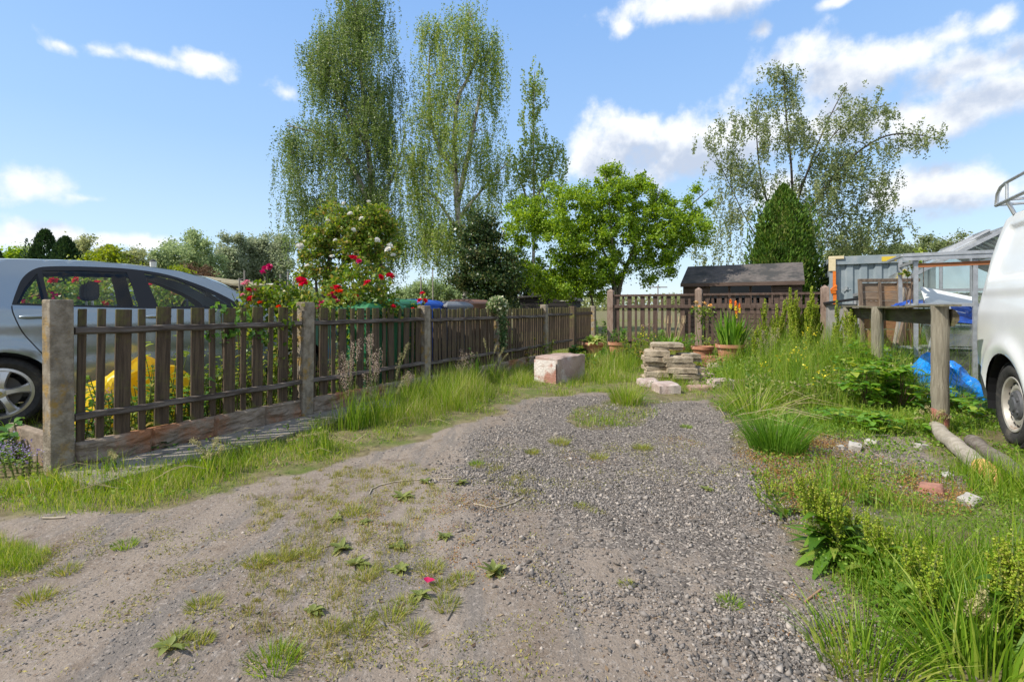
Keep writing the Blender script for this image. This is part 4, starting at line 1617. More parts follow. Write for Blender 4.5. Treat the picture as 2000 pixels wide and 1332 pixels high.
# grey shipping container
CONT = M('blue_grey_container_paint', (.20, .245, .27), (.26, .30, .325), 3, .5, .1, 20, c3=(.31, .33, .34), s3=2.2, t3=.6)
YEL = M('yellow_plate', (.62, .45, .04), None, rough=.5)
CREAM = M('cream_corner', (.60, .50, .30), (.68, .58, .38), 10, .6)
c0 = Vector((9.46, 14.5, 0))
o = thing('shipping_container', 'blue grey shipping container with cream corner castings behind the greenhouse', 'container', c0, ALONG)
CW, CL, CH = 2.44, 6.06, 2.59
m = MB()
m.box((CW / 2, .02, CH - .12), (CW, .1, .24)).box((CW / 2, .02, .1), (CW, .1, .2))
for x in (.05, CW - .05):
    m.box((x, .02, CH / 2), (.1, .12, CH - .48))
for x in (.05, CW - .05):
    m.box((x, CL / 2, CH - .08), (.1, CL - .1, .16)).box((x, CL / 2, .1), (.1, CL - .1, .2))
m.box((.05, CL, CH / 2), (.1, .1, CH)).box((CW / 2, CL, CH / 2), (CW - .2, .04, CH)).box((CW / 2, CL / 2, CH - .03), (CW - .2, CL, .03))
m.build('frame', CONT, o, bev=.01)
m = MB()                                           # corrugated front
xs, x = [], .1
while x < CW - .1:
    xs += [(x, 0), (x + .14, 0), (x + .19, .05), (x + .29, .05)]
    x += .34
xs = [p for p in xs if p[0] < CW - .1] + [(CW - .1, 0)]
m.add([(a, .03 + b, z) for z in (.2, CH - .24) for (a, b) in xs], [(i, i + 1, len(xs) + i + 1, len(xs) + i) for i in range(len(xs) - 1)])
m.build('front_panel', CONT, o)
m = MB()
zs, z = [], .2
while z < CH - .2:
    zs += [(z, 0), (z + .2, 0), (z + .26, .06), (z + .40, .06)]
    z += .46
zs = [p for p in zs if p[0] < CH - .17] + [(CH - .17, 0)]
m.add([(.03 + b, y, z) for y in (.08, CL - .08) for (z, b) in zs], [(i, i + 1, len(zs) + i + 1, len(zs) + i) for i in range(len(zs) - 1)])
m.build('side_panel', CONT, o)
for (x, y) in ((.07, .03), (.07, CL)):
    m = MB().box((x + .1, y - .02, CH - .03), (.38, .18, .09)).box((x, y - .02, CH - .25), (.17, .18, .35))
    m.build('corner_casting', CREAM, o, bev=.01)
MB().box((1.42, -.036, CH - .12), (.34, .006, .13)).build('yellow_plate', YEL, o)
MB().box((.42, .02, 1.62), (.2, .02, .02)).box((.42, .0, 1.66), (.05, .03, .1)).build('latch', GALV, o)
ORANGE = M('orange_webbing', (.62, .14, .01), (.75, .2, .02), 12, .7)
st = MB()
pp = c0 + DV * -.06 + NV * .12
st.box((0, 0, 1.95), (.075, .015, .9)).box((.01, -.01, 1.25), (.085, .015, .55))
for k in range(5):
    st.tube([(-.06 + .02 * k, -.02, 1.5), (-.09 + .035 * k, -.05, 1.62 + .03 * k), (.03, -.03, 1.75), (.05 - .03 * k, -.045, 1.6)], .022, 6)
tag(st.build('ratchet_strap', ORANGE, loc=pp, rot=(0, 0, ALONG)), 'orange ratchet strap hanging down the corner of the grey container', 'strap')
# grey store box with a dark lid
bp = P(1642, 600, 9.6); bp.z = 0
o = thing('storage_box', 'pale grey storage box with a dark sloping lid below the container', 'box', bp, ALONG)
MB().box((0, 0, .58), (.46, .5, 1.16)).build('body', M('pale_grey_board', (.22, .205, .195), (.28, .265, .25), 6, .8), o, bev=.006)
MB().box((0, -.02, 1.22), (.56, .62, .05), Matrix.Rotation(R(-9), 3, 'Y')).build('lid', BLACK, o, bev=.006)

# greenhouse
ALU = M('aluminium_glazing_bar', (.40, .41, .42), (.52, .53, .54), 16, .45, metal=.6)
GHGL = GLASS('greenhouse_glass', (.84, .88, .87), 1.0, .03, dirt=.22)
GHROOF = GLASS('greenhouse_roof_glass', (.84, .88, .87), 1.0, .05, dirt=.4)
gh0 = Vector((5.92, 7.78, 0))
gh = thing('greenhouse', 'aluminium greenhouse with dusty sloping roof glass beside the white van', 'greenhouse', gh0, ALONG)
GW, GLn, GE, GR = 2.9, 3.25, 1.36, 2.24
b = MB()
for y in (0, GLn):
    for x in (0, GW):
        b.bar((x, y, 0), (x, y, GE), .05, .05)
    for x, z in ((.72, 0), (1.45, 0), (2.17, 0)):
        b.bar((x, y, 0), (x, y, GE + (GR - GE) * (1 - abs(x - GW / 2) / (GW / 2))), .028, .035)
    b.bar((0, y, GE), (GW / 2, y, GR), .045, .05).bar((GW / 2, y, GR), (GW, y, GE), .045, .05)
    b.bar((0, y, GE), (GW, y, GE), .03, .04).bar((0, y, .05), (GW, y, .05), .04, .1)
for k in range(1, 6):
    y = GLn * k / 6
    for x in (0, GW):
        b.bar((x, y, 0), (x, y, GE), .025, .03)
    b.bar((0, y, GE), (GW / 2, y, GR), .028, .04).bar((GW / 2, y, GR), (GW, y, GE), .028, .04)
for x in (0, GW):
    b.bar((x, 0, GE), (x, GLn, GE), .08, .06).bar((x, 0, .05), (x, GLn, .05), .04, .1).bar((x, 0, .75), (x, GLn, .75), .02, .02)
b.bar((GW / 2, 0, GR), (GW / 2, GLn, GR), .07, .07)
b.bar((.5, GLn - .02, GE), (GW / 2, GLn * .5, GR - .05), .03, .03)
b.build('frame', ALU, gh)
for x in (0, GW):
    MB().add([(x, 0, .1), (x, GLn, .1), (x, GLn, GE), (x, 0, GE)], [(0, 1, 2, 3)]).build('side_glass', GHGL, gh)
for sx in (0, GW):
    MB().add([(sx, 0, GE + .03), (sx, GLn, GE + .03), (GW / 2, GLn, GR + .03), (GW / 2, 0, GR + .03)], [(0, 1, 2, 3)]).build('roof_glass', GHROOF, gh)
for y in (0, GLn):
    MB().add([(0, y, .1), (GW, y, .1), (GW, y, GE), (GW / 2, y, GR), (0, y, GE)], [(0, 1, 2, 3, 4)]).build('gable_glass', GHGL, gh)
v = MB()
for (a, bq) in (((1.40, .5), (1.40, 1.15)), ((.75, .5), (.75, 1.15)), ((1.40, .5), (.75, .5)), ((1.40, 1.15), (.75, 1.15))):
    za = lambda x: GE + (GR - GE) * x / (GW / 2) + .08
    v.bar((a[0], a[1], za(a[0]) + .0), (bq[0], bq[1], za(bq[0])), .045, .03)
v.build('roof_vent', ALU, gh)
wp = gh0 + DV * (GLn - .04) + NV * .95
tag(MB().box((0, 0, 1.25), (.22, .004, .3)).build('paper_notice', M('white_paper', (.72, .73, .72), None, rough=.8), loc=wp, rot=(0, 0, ALONG)), 'blank white sheet of paper on the far end of the greenhouse', 'paper')

# glazed aluminium frame standing in front of the greenhouse
gf0 = Vector((5.28, 6.36, 0))
gf = thing('glazed_frame', 'grey aluminium glazed lean-to in front of the greenhouse, open below, brown bar under its header', 'lean-to', gf0, ALONG)
LWd, LD, LH = .80, .95, 1.80
b = MB()
for (x, y) in ((0, 0), (.58, 0), (LWd, 0), (0, LD), (LWd, LD)):
    b.bar((x, y, 0), (x, y, LH), .045, .045)
b.bar((-.05, 0, 1.13), (LWd + .05, 0, 1.13), .03, .04).bar((0, 0, .05), (LWd, 0, .05), .03, .05)
for x in (0, LWd):
    b.bar((x, 0, LH - .1), (x, LD, LH - .1), .035, .04).bar((x, 0, 1.13), (x, LD, 1.13), .03, .03)
b.build('frame', ALU, gf)
MB().bar((-.14, -.03, LH - .02), (LWd + .3, -.03, LH - .02), .1, .04).bar((-.14, -.06, LH - .07), (LWd + .3, -.06, LH - .07), .02, .05).bar((-.14, -.03, LH - .02), (-.14, LD, LH - .02), .04, .03).build('gutter', ALU, gf)
MB().bar((.02, -.01, LH - .16), (LWd + .2, -.01, LH - .145), .03, .05).build('brown_bar', M('red_brown_bar', (.30, .10, .03), (.38, .14, .05), 6, .6), gf)
MB().add([(0.02, 0, 1.15), (LWd, 0, 1.15), (LWd, 0, LH - .1), (.02, 0, LH - .1)], [(0, 1, 2, 3)]).build('upper_pane', GLASS('clean_glass', (.9, .93, .92), .8, .02, dirt=.10), gf)

# things stored in the lean-to
def crumple(name, pts_fn, nu, nv, amp, sc, seed, mat, label, cat, loc, rz=0.0):
    m = MB()
    for i in range(nu + 1):
        for j in range(nv + 1):
            p = Vector(pts_fn(i / nu, j / nv))
            q = mnoise.noise_vector(p * sc + Vector((seed, 0, 0))) * amp + mnoise.noise_vector(p * sc * 3.1 + Vector((0, seed, 0))) * amp * .4
            m.v.append(p + q)
    for i in range(nu):
        for j in range(nv):
            a = i * (nv + 1) + j
            m.f.append((a, a + nv + 1, a + nv + 2, a + 1))
    o = link(name, m.mesh(name, None), mat, loc=loc, rot=(0, 0, rz))
    return tag(o, label, cat)


TARP = M('blue_polythene', (.005, .19, .68), (.01, .26, .76), 4, .22, .25, 14, spec=.6, bdist=.03)
TARPD = M('dark_blue_tarpaulin', (.01, .05, .28), (.015, .08, .38), 6, .3, .3, 14, spec=.6, bdist=.03)
WHITEB = M('white_foam_board', (.74, .74, .73), (.78, .78, .77), 4, .7)
CLEARP = GLASS('clear_plastic', (.86, .93, .96), 1.3, .15, dirt=.55)


def dome(w, d, h):
    def f(u, v):
        a = 2 * math.pi * u
        r = math.sin(v * math.pi / 2)
        k = 1 + .12 * math.sin(3 * a + 1)
        return (w / 2 * r * math.cos(a) * k, d / 2 * r * math.sin(a) * k, max(.02, h * (1 - r ** 2.6)))
    return f


bg_ = G(1880, 787)
crumple('blue_plastic_bag', lambda u, v: (lambda p: (p[0] - .16 * max(0, p[2]) , p[1], p[2] * (1 + .3 * math.exp(-((p[0] + .13) / .12) ** 2))))(dome(.76, .5, .47)(u, v)), 60, 24, .075, 4.5, 3, TARP,
        'shiny bright blue plastic bag lying on the grass behind the near wooden post', 'plastic bag', (bg_.x - .06, bg_.y + .10, .0), ALONG)


def lt(x, y, z=0):
    return gf0 + NV * x + DV * y + Vector((0, 0, z))


# clear plastic storage boxes
def tub(name, label, loc, w, d, h, mat, lidm, fill=None):
    o = thing(name, label, 'storage tub', loc, ALONG)
    m = MB()
    t = .9
    vs = [(sx * w / 2 * k, sy * d / 2 * k, z) for z, k in ((0, t), (h, 1)) for sx, sy in ((-1, -1), (1, -1), (1, 1), (-1, 1))]
    m.add(vs, [(0, 1, 5, 4), (1, 2, 6, 5), (2, 3, 7, 6), (3, 0, 4, 7), (3, 2, 1, 0)])
    m.build('tub_body', mat, o)
    MB().box((0, 0, h + .012), (w + .04, d + .04, .025)).build('lid', lidm, o, bev=.01)
    if fill:
        MB().box((0, 0, h * .32), (w * .8, d * .8, h * .55)).build('contents', fill, o, bev=.02)
    return o


tub('storage_tub', 'clear plastic tub with brown things in it, lower one in the lean-to', lt(.46, .28, .06), .62, .42, .50, CLEARP, CLEARP, M('brown_jumble', (.2, .09, .05), (.08, .06, .05), 12, .9))
tub('storage_tub', 'pale blue clear plastic tub stacked under the dark blue sheeting', lt(.46, .28, .60), .56, .40, .24, CLEARP, CLEARP, M('blue_jumble', (.12, .38, .6), (.45, .6, .7), 9, .5))
tub('storage_tub', 'grey plastic tub at the left of the lean-to, behind the glazing bar', lt(.14, .62, .0), .42, .40, .52, M('grey_plastic', (.25, .27, .28), None, rough=.5), M('grey_plastic', (.25, .27, .28)))
tub('storage_tub', 'dark teal plastic crate seen between the leaning panel and the glazing bar', lt(-.16, .9, .0), .36, .36, .46, M('teal_plastic', (.02, .14, .2), None, rough=.45), M('grey_plastic', (.25, .27, .28)))
crumple('blue_tarpaulin', dome(.7, .5, .24), 40, 14, .07, 5.0, 8, TARPD, 'dark blue crumpled tarpaulin on top of the clear tubs', 'tarpaulin', lt(.46, .3, .88), ALONG)
crumple('blue_sheeting', dome(.5, .4, .12), 30, 10, .05, 5.0, 21, TARPD, 'fold of blue sheeting behind the glass at the left of the white board', 'tarpaulin', lt(.12, .75, 1.10), ALONG)
for (nm, lab, c, d, rx, ry) in (('white_board', 'tilted white board on top of the stored things, seen through the glass', (.42, .30, 1.17), (.62, .42, .02), 38, 18),
                                ('white_board', 'lower white board under the tilted one, over the dark blue tarpaulin', (.52, .20, 1.02), (.62, .30, .03), 62, 6)):
    o = MB().box((0, 0, 0), d, Matrix.Rotation(R(rx), 3, 'X') @ Matrix.Rotation(R(ry), 3, 'Y')).build(nm, WHITEB, loc=lt(*c), rot=(0, 0, ALONG), bev=.004)
    tag(o, lab, 'board')
BRWN = M('brown_plank', (.16, .085, .045), (.24, .14, .08), 6, .7, .4, 25, stretch=(4, 4, .6))
tag(MB().bar((0, 0, .18), (.22, .1, 1.02), .05, .08).build('brown_plank', BRWN, loc=lt(.12, .12, 0), rot=(0, 0, ALONG)), 'slanting brown plank inside the lean-to behind the near wooden post', 'plank')
tag(MB().bar((0, 0, .2), (.2, .1, 1.0), .03, .03).build('metal_bar', ALU, loc=lt(.07, .06, 0), rot=(0, 0, ALONG)), 'thin metal bar leaning beside the slanting brown plank', 'bar')

# big wooden panel leaning in front of the greenhouse
PANW = M('weathered_panel_board', (.17, .115, .075), (.30, .22, .155), 5, .85, .6, 22, stretch=(.7, 4, 5), c3=(.36, .20, .10), s3=1.6, t3=.56)
ORW = M('orange_brown_board', (.26, .13, .06), (.36, .19, .09), 5, .8, .5, 22, stretch=(.7, 4, 5), c3=(.20, .12, .07), s3=2, t3=.55)
PFR = M('panel_batten', (.12, .085, .06), (.22, .165, .12), 6, .85, .5, 25, stretch=(4, 4, .7))
pb = P(1684, 600, 7.35); pb.z = 0
o = thing('wooden_hurdle', 'big framed wooden panel leaning behind the post and rail fence', 'panel', pb, R(-9))
Wd, Hh = .84, 1.53
T = Matrix.Rotation(R(-5), 3, 'X')
m = MB()
for k in range(4):
    m.box(T @ Vector((Wd / 2, 0, 1.0 + k * .135)), (Wd - .04, .018, .13), T)
m.build('upper_board', PANW, o, bev=.003)
m = MB()
for k in range(5):
    m.box(T @ Vector((Wd / 2, 0.0, .12 + k * .185)), (Wd - .04, .018, .175), T)
m.build('lower_board', ORW, o, bev=.003)
for (a, bq, w_) in (((.02, -.025, 0), (.02, -.025, Hh), .05), ((.29, -.025, 0), (.29, -.025, Hh - .05), .035), ((.55, -.025, .2), (.55, -.025, Hh - .05), .035), ((0, -.026, Hh - .02), (Wd, -.026, Hh - .02), .05), ((.05, -.024, .98), (Wd - .05, -.024, .98), .04)):
    MB().bar(T @ Vector(a), T @ Vector(bq), w_, .035, up=(0, 1, 0)).build('batten', PFR, o, bev=.003)
lb = P(1738, 600, 7.0); lb.z = 0
tp = P(1787, 546, 7.05)
d_ = tp - lb
tag(MB().bar((0, 0, .0), (d_.x, d_.y, d_.z), .07, .045, up=(0, 1, 0)).build('leaning_timber', PFR, loc=lb, bev=.004), 'slanting timber leaning at the right edge of the wooden panel', 'timber')
tag(MB().bar((0, 0, .0), (d_.x * .95, d_.y + .12, d_.z * .93), .05, .05, up=(0, 1, 0)).build('leaning_timber', M('grey_batten', (.2, .18, .15), (.3, .27, .23), 6, .85, .5, 25, stretch=(4, 4, .7)), loc=lb + Vector((.09, .14, 0)), bev=.004), 'greyer slanting timber just behind the first, by the dark gap', 'timber')

# post and rail in front of them
GREYW = M('grey_round_post', (.19, .165, .12), (.30, .27, .205), 6, .85, .7, 10, stretch=(14, 14, .5), c3=(.17, .155, .085), s3=2.0, t3=.62)
P1, P2, P3 = Vector((3.81, 4.33, 0)), Vector((4.60, 6.12, 0)), Vector((5.42, 7.85, 0))


def round_post(h, r, seed):
    m = MB()
    pts = [(.006 * math.sin(k * 1.3 + seed), .006 * math.cos(k * 1.1 + seed), h * k / 12) for k in range(13)]
    m.tube(pts, [r * (1 + .03 * math.sin(k * 2.1 + seed)) for k in range(13)], 20)
    return m.mesh('wooden_post', 50)


PINKM = M('pink_stained_post_foot', (.42, .12, .10), (.30, .20, .14), 12, .9, .5, 40, stretch=(3, 3, .8))
o = thing('wooden_post', 'nearest round wooden post by the van wheel, its foot stained pink', 'post', P1, 0, 'round posts of the post and rail fence')
link('shaft', round_post(1.115, .064, 0), GREYW, o)
m = MB()
m.tube([(0, 0, -.02), (.0, 0, .12), (.003, 0, .2)], [.0655, .0655, .0648], 20, cap=False)
mm_ = MB()
for f in m.f:
    c = sum((Vector(m.v[i]) for i in f), Vector()) / len(f)
    if c.x < .02:
        k = len(mm_.v); mm_.v += [m.v[i] for i in f]; mm_.f.append(tuple(range(k, k + len(f))))
mm_.build('pink_stain', PINKM, o, smooth=60)
for p, h, lab in ((P2, 1.10, 'middle round wooden post, in front of the leaning wooden panel'), (P3, 1.10, 'far round wooden post among the tall dock spikes, below the storage box')):
    tag(link('wooden_post', round_post(h, .064, p.x), GREYW, loc=p, rot=(R(1), R(-1), 0)), lab, 'post', 'round posts of the post and rail fence')
RAILW = M('mossy_rail', (.075, .055, .035), (.15, .12, .075), 5, .85, .7, 22, stretch=(4, .6, 4), c3=(.10, .105, .03), s3=2.4, t3=.56)
o = thing('post_rail', 'mossy half round rail with a thin plank along the tops of the wooden posts', 'rail', P1, math.atan2(-(P3 - P1).x, (P3 - P1).y))
L_ = (P3 - P1).length
m = MB()
m.add([(x, y, z) for y in (-.06, L_ + .05) for (x, z) in ((.068, .93), (.068, 1.085), (.085, 1.075), (.115, 1.03), (.115, .985), (.085, .94))], [tuple(range(5, -1, -1)), tuple(range(6, 12))] + [(i, (i + 1) % 6, 6 + (i + 1) % 6, 6 + i) for i in range(6)])
m.build('half_round_rail', RAILW, o)
m = MB()
for k in range(12):
    y0, y1 = -.12 + (L_ + .3) * k / 12, -.12 + (L_ + .3) * (k + 1) / 12
    w_ = lambda q: 1.125 - .018 * math.sin((q + .12) / (L_ + .3) * math.pi) + .004 * math.sin(q * 6)
    m.add([(-.05, y0, w_(y0)), (.11, y0, w_(y0)), (.11, y1, w_(y1)), (-.05, y1, w_(y1)), (-.05, y0, w_(y0) - .016), (.11, y0, w_(y0) - .016), (.11, y1, w_(y1) - .016), (-.05, y1, w_(y1) - .016)],
          [(0, 1, 2, 3), (4, 7, 6, 5), (0, 4, 5, 1), (2, 6, 7, 3), (0, 3, 7, 4), (1, 5, 6, 2)])
m.build('plank', M('mossy_thin_plank', (.11, .095, .055), (.20, .18, .12), 6, .9, .5, 30, stretch=(4, .6, 4)), o)

# logs on the ground
def log(name, a, b, r, mat, label, tip=None):
    a, b = Vector(a), Vector(b)
    o = thing(name, label, 'log', (a.x, a.y, 0))
    m = MB()
    n = 26
    pts = [(b - a) * (k / n) + Vector((.006 * math.sin(k * .9), 0, a.z + .004 * math.sin(k * .7))) for k in range(n + 1)]
    cut = int(n * .84) if tip else n
    m.tube(pts[:cut + 1], [r * (1 + .035 * math.sin(k * 1.3)) for k in range(cut + 1)], 18)
    m.build('trunk', mat, o, smooth=50)
    if tip:
        m = MB()
        rr = [r * (.99 - .6 * max(0, (k - cut) / (n - cut)) ** 2.5 + .06 * math.sin(k * 3.1)) for k in range(cut, n + 1)]
        m.tube(pts[cut:], rr, 18)
        me = m.mesh('rotten_end', 30)
        for v in me.vertices:
            v.co += mnoise.noise_vector(v.co * 22) * .012
        link('rotten_end', me, tip, o)
    return o


a, b = G(1826, 846), G(1950, 957)
log('log', (a.x, a.y, .05), (b.x, b.y, .05), .056, M('pale_log', (.30, .26, .20), (.44, .39, .32), 6, .85, .8, 22, stretch=(3, 3, 3)), 'round grey log on the ground below the near post, its near end rotten and orange', M('rotten_orange_wood', (.50, .26, .06), (.66, .42, .16), 16, .9, .9, 40, c3=(.3, .14, .04), s3=9, t3=.58))
a, b = G(1893, 872), G(2090, 1010)
log('log', (a.x + .02, a.y, .045), (b.x, b.y, .045), .05, M('dark_log', (.13, .105, .08), (.23, .20, .165), 6, .9, .9, 22, stretch=(3, 3, 3)), 'darker split log lying behind the round grey log, next to the van wheel')

# wheelie bins behind the fence
def wheelie_bin(label, loc, rz, body, lid, h=1.10):
    o = thing('wheelie_bin', label, 'wheelie bin', loc, rz, 'wheelie bins behind the picket fence')
    m = MB()
    sec = [(.06, .40, .42), (.55, .46, .50), (h - .10, .53, .60), (h - .10, .57, .64), (h - .04, .57, .64)]
    vs = [(sx * w / 2, sy * d / 2, z) for (z, w, d) in sec for sx, sy in ((-1, -1), (1, -1), (1, 1), (-1, 1))]
    m.add(vs, [(4 * i + j, 4 * i + (j + 1) % 4, 4 * i + 4 + (j + 1) % 4, 4 * i + 4 + j) for i in range(4) for j in range(4)] + [(3, 2, 1, 0)])
    m.build('bin_body', body, o, bev=.012)
    l = MB()
    vs = [(sx * w / 2, y0 + sy * d / 2, z) for (z, w, d, y0) in ((h - .04, .59, .68, -.01), (h - .005, .59, .68, -.01), (h + .03, .52, .58, 0), (h + .055, .36, .44, .02)) for sx, sy in ((-1, -1), (1, -1), (1, 1), (-1, 1))]
    l.add(vs, [(4 * i + j, 4 * i + (j + 1) % 4, 4 * i + 4 + (j + 1) % 4, 4 * i + 4 + j) for i in range(3) for j in range(4)] + [(3, 2, 1, 0), (12, 13, 14, 15)])
    for x in (-.17, -.06, .06, .17):
        l.box((x, -.12, h + .058), (.022, .38, .012))
    l.build('lid', lid, o, bev=.006)
    MB().tube([(-.22, .36, h - .06), (-.22, .40, h), (.22, .40, h), (.22, .36, h - .06)], .016, 8).build('handle', body, o)
    for sx in (-1, 1):
        MB().lathe([(0, -.03), (.1, -.03), (.1, .03), (0, .03)], 20, 'x').build('wheel', BLACK, o, loc=(sx * .24, .22, .1))
    return o


pm = lambda nm, c: M(nm, c, tuple(q * 1.15 for q in c), 4, .5, .1, 60)
GREENB, BLUEB, GREYB, BROWNP = pm('green_bin_plastic', (.03, .16, .07)), pm('blue_bin_plastic', (.015, .09, .42)), pm('grey_bin_plastic', (.16, .165, .17)), pm('brown_bin_plastic', (.19, .095, .06))
for px, d, mt, lb_, rz, h in ((724, 6.1, GREENB, 'green wheelie bin behind the second fence bay under the red roses', -.5, 1.1), (768, 6.8, GREENB, 'green lidded wheelie bin just left of the blue one', -.45, 1.15), (815, 7.2, BLUEB, 'bright blue wheelie bin behind the fence, a red rose hanging over it', -.3, 1.15),
                               (872, 7.75, GREYB, 'grey wheelie bin with a ridged lid, right of the blue one', -.55, 1.13), (916, 8.4, BROWNP, 'brown wheelie bin with a ridged lid beside the ivy clump', -.5, 1.17)):
    p = P(px, 600, d)
    wheelie_bin(lb_, (p.x, p.y, 0), rz, mt, mt, h)
# yellow tent-like plastic cover behind the first bay
yb = P(268, 600, 4.75)
YP = LEAF('yellow_polythene', [(.78, .50, .01), (.82, .60, .02)], trans=.35, rough=.35, clump=2)
crumple('yellow_cover', lambda u, v: (lambda p: (p[0], p[1], p[2] * (1 - .35 * abs(p[0]))))(dome(1.25, .5, .60)(u, v)), 56, 20, .10, 2.6, 5, YP,
        'yellow plastic sheet slumped over a hump in the flower bed behind the nearest fence bay', 'plastic sheet', (yb.x, yb.y, 0), ALONG + R(72))

# ------------------------------------------------------------------ masonry lying about
SLAB = M('buff_stone_slab', (.36, .29, .205), (.48, .40, .295), 9, .92, .9, 45, c3=(.25, .20, .14), s3=4, t3=.58, spec=.2)
def slab_mesh(w, d, h, seed, amp=.008):
    m = MB()
    nx, ny = 10, 7
    idx = {}
    for k, z in enumerate((0, h)):
        for i in range(nx + 1):
            for j in range(ny + 1):
                x, y = (i / nx - .5) * w, (j / ny - .5) * d
                n = mnoise.noise_vector(Vector((x * 7, y * 7, z * 9 + seed))) * amp
                edge = (i in (0, nx)) or (j in (0, ny))
                q = Vector((x, y, z)) + n * (1.6 if edge else .6)
                if k and edge:
                    q.z -= min(h * .18, .02) + abs(n.x)
                idx[(k, i, j)] = len(m.v)
                m.v.append(q)
    for k in (0, 1):
        for i in range(nx):
            for j in range(ny):
                q = [idx[(k, i, j)], idx[(k, i + 1, j)], idx[(k, i + 1, j + 1)], idx[(k, i, j + 1)]]
                m.f.append(tuple(q if k else reversed(q)))
    for i in range(nx):
        for j, r in ((0, 1), (ny, 0)):
            q = [idx[(0, i, j)], idx[(0, i + 1, j)], idx[(1, i + 1, j)], idx[(1, i, j)]]
            m.f.append(tuple(q if r else reversed(q)))
    for j in range(ny):
        for i, r in ((0, 0), (nx, 1)):
            q = [idx[(0, i, j)], idx[(0, i, j + 1)], idx[(1, i, j + 1)], idx[(1, i, j)]]
            m.f.append(tuple(reversed(q) if not r else q))
    return m.mesh('stone_slab', 50)


sb = Vector((2.27, 7.3, 0))
pile = [  # x, y, z, w, d, h, rz
    (-.10, 0, .0, .46, .40, .075, 4, 'bottom slab at the left of the buff slab pile'), (.30, .05, .0, .42, .36, .065, -6, 'bottom slab at the right of the buff slab pile'),
    (-.08, -.02, .078, .44, .36, .085, -4, 'second slab up at the left of the buff slab pile, with a rounded front edge'), (.30, .02, .068, .40, .36, .075, 5, 'second slab up at the right of the buff slab pile'),
    (-.12, .0, .166, .38, .34, .06, 7, 'third slab up at the left of the buff slab pile'), (.26, .0, .146, .46, .34, .08, -3, 'third slab up at the right of the pile, its front face pale'),
    (-.13, .02, .228, .36, .36, .062, -5, 'fourth slab up at the left of the buff slab pile'), (.22, .06, .229, .44, .36, .06, 6, 'fourth slab up at the right of the buff slab pile, set back'),
    (-.12, -.04, .293, .40, .34, .085, 3, 'slab jutting forward near the top left of the buff slab pile'), (-.10, -.03, .381, .40, .36, .085, -8, 'thick chamfered slab on the left shoulder of the buff slab pile'),
    (.18, .05, .292, .46, .38, .088, 4, 'pale slab on the right shoulder of the buff slab pile'), (.05, .14, .384 + .085, .44, .34, .04, 6, 'thin slab second from the top of the buff slab pile'),
    (.06, .12, .512, .50, .34, .055, -3, 'topmost slab of the buff slab pile, smooth and flat'), (.46, .16, .068 + .078, .34, .3, .07, 12, 'slab stepped out at the right end of the pile'),
    (.62, .12, .0, .30, .26, .075, -4, 'low slab standing apart at the right foot of the buff slab pile'), (.60, .12, .077, .26, .22, .07, 6, 'short slab on the low one at the right foot of the pile'),
    (.36, .22, .29, .40, .3, .06, 15, 'slab poking out at the back right of the buff slab pile'), (.40, .22, .352, .3, .3, .06, 8, 'back slab below the top of the buff slab pile'),
]
for i, (x, y, z, w, d, h, rz, lab) in enumerate(pile):
    p = sb + NV * (x * .98) + DV * y * .3 + Vector((0, y * .6, z))
    tag(link('stone_slab', slab_mesh(w * .92, d, h, i * 3.7), SLAB, loc=p, rot=(0, 0, R(rz - 9))), lab, 'slab', 'slabs of the buff stone pile')
PINKST = M('pinkish_rough_stone', (.36, .27, .23), (.50, .41, .36), 8, .92, .8, 45, c3=(.56, .48, .42), s3=3.5, t3=.56)
for (px, py, w, d, h, rz, z, mt, nm, lab) in (
        (1308, 768, .29, .30, .135, 3, 0, PINKST, 'stone_block', 'pinkish stone block in the grass in front of the slab pile'),
        (1270, 756, .27, .26, .10, -6, 0, PINKST, 'stone_block', 'low pale stone left of the pinkish block, sunk in the grass'),
        (1396, 724, .22, .17, .04, -4, 0, SLAB, 'stone_slab', 'thin buff slab under the single brick right of the pile'),
        (1396, 724, .19, .12, .10, -2, .045, SLAB, 'stone_brick', 'single buff brick on a thin slab in front of the big pot'),
        (1366, 748, .36, .16, .06, -7, 0, M('red_brick_clay', (.34, .13, .09), (.44, .2, .14), 12, .9, .6, 50, c3=(.5, .36, .28), s3=4), 'roof_tile', 'reddish curved tile lying right of the slab pile'),
        (1370, 762, .30, .15, .07, 4, 0, M('brown_brick_clay', (.30, .19, .14), (.40, .28, .21), 12, .9, .6, 50), 'brick', 'brown brick half sunk in grass in front of the reddish tile'),
        (1415, 760, .30, .22, .14, 5, 0, PINKST, 'stone_block', 'brownish stone block right of the reddish tile'),
        (1445, 756, .26, .16, .10, -14, 0, M('brown_brick_clay', (.30, .19, .14)), 'brick', 'broken brick at the right end of the loose stones'),
        (1374, 716, .12, .12, .12, 10, 0, M('orange_stone', (.52, .30, .14), (.62, .45, .30), 9, .9, .6, 40, c3=(.6, .55, .5), s3=6), 'stone_block', 'small orange and white stone next to the cable coil')):
    p = G(px, py)
    tag(link(nm, slab_mesh(w, d, h, px * .01, .012), mt, loc=(p.x, p.y + d / 2, z + gz(p.x, p.y) - .006), rot=(0, 0, R(rz))), lab, nm.split('_')[-1], 'loose stones beside the slab pile')
CAB = M('grey_cable', (.10, .11, .12), (.16, .17, .18), 20, .4)
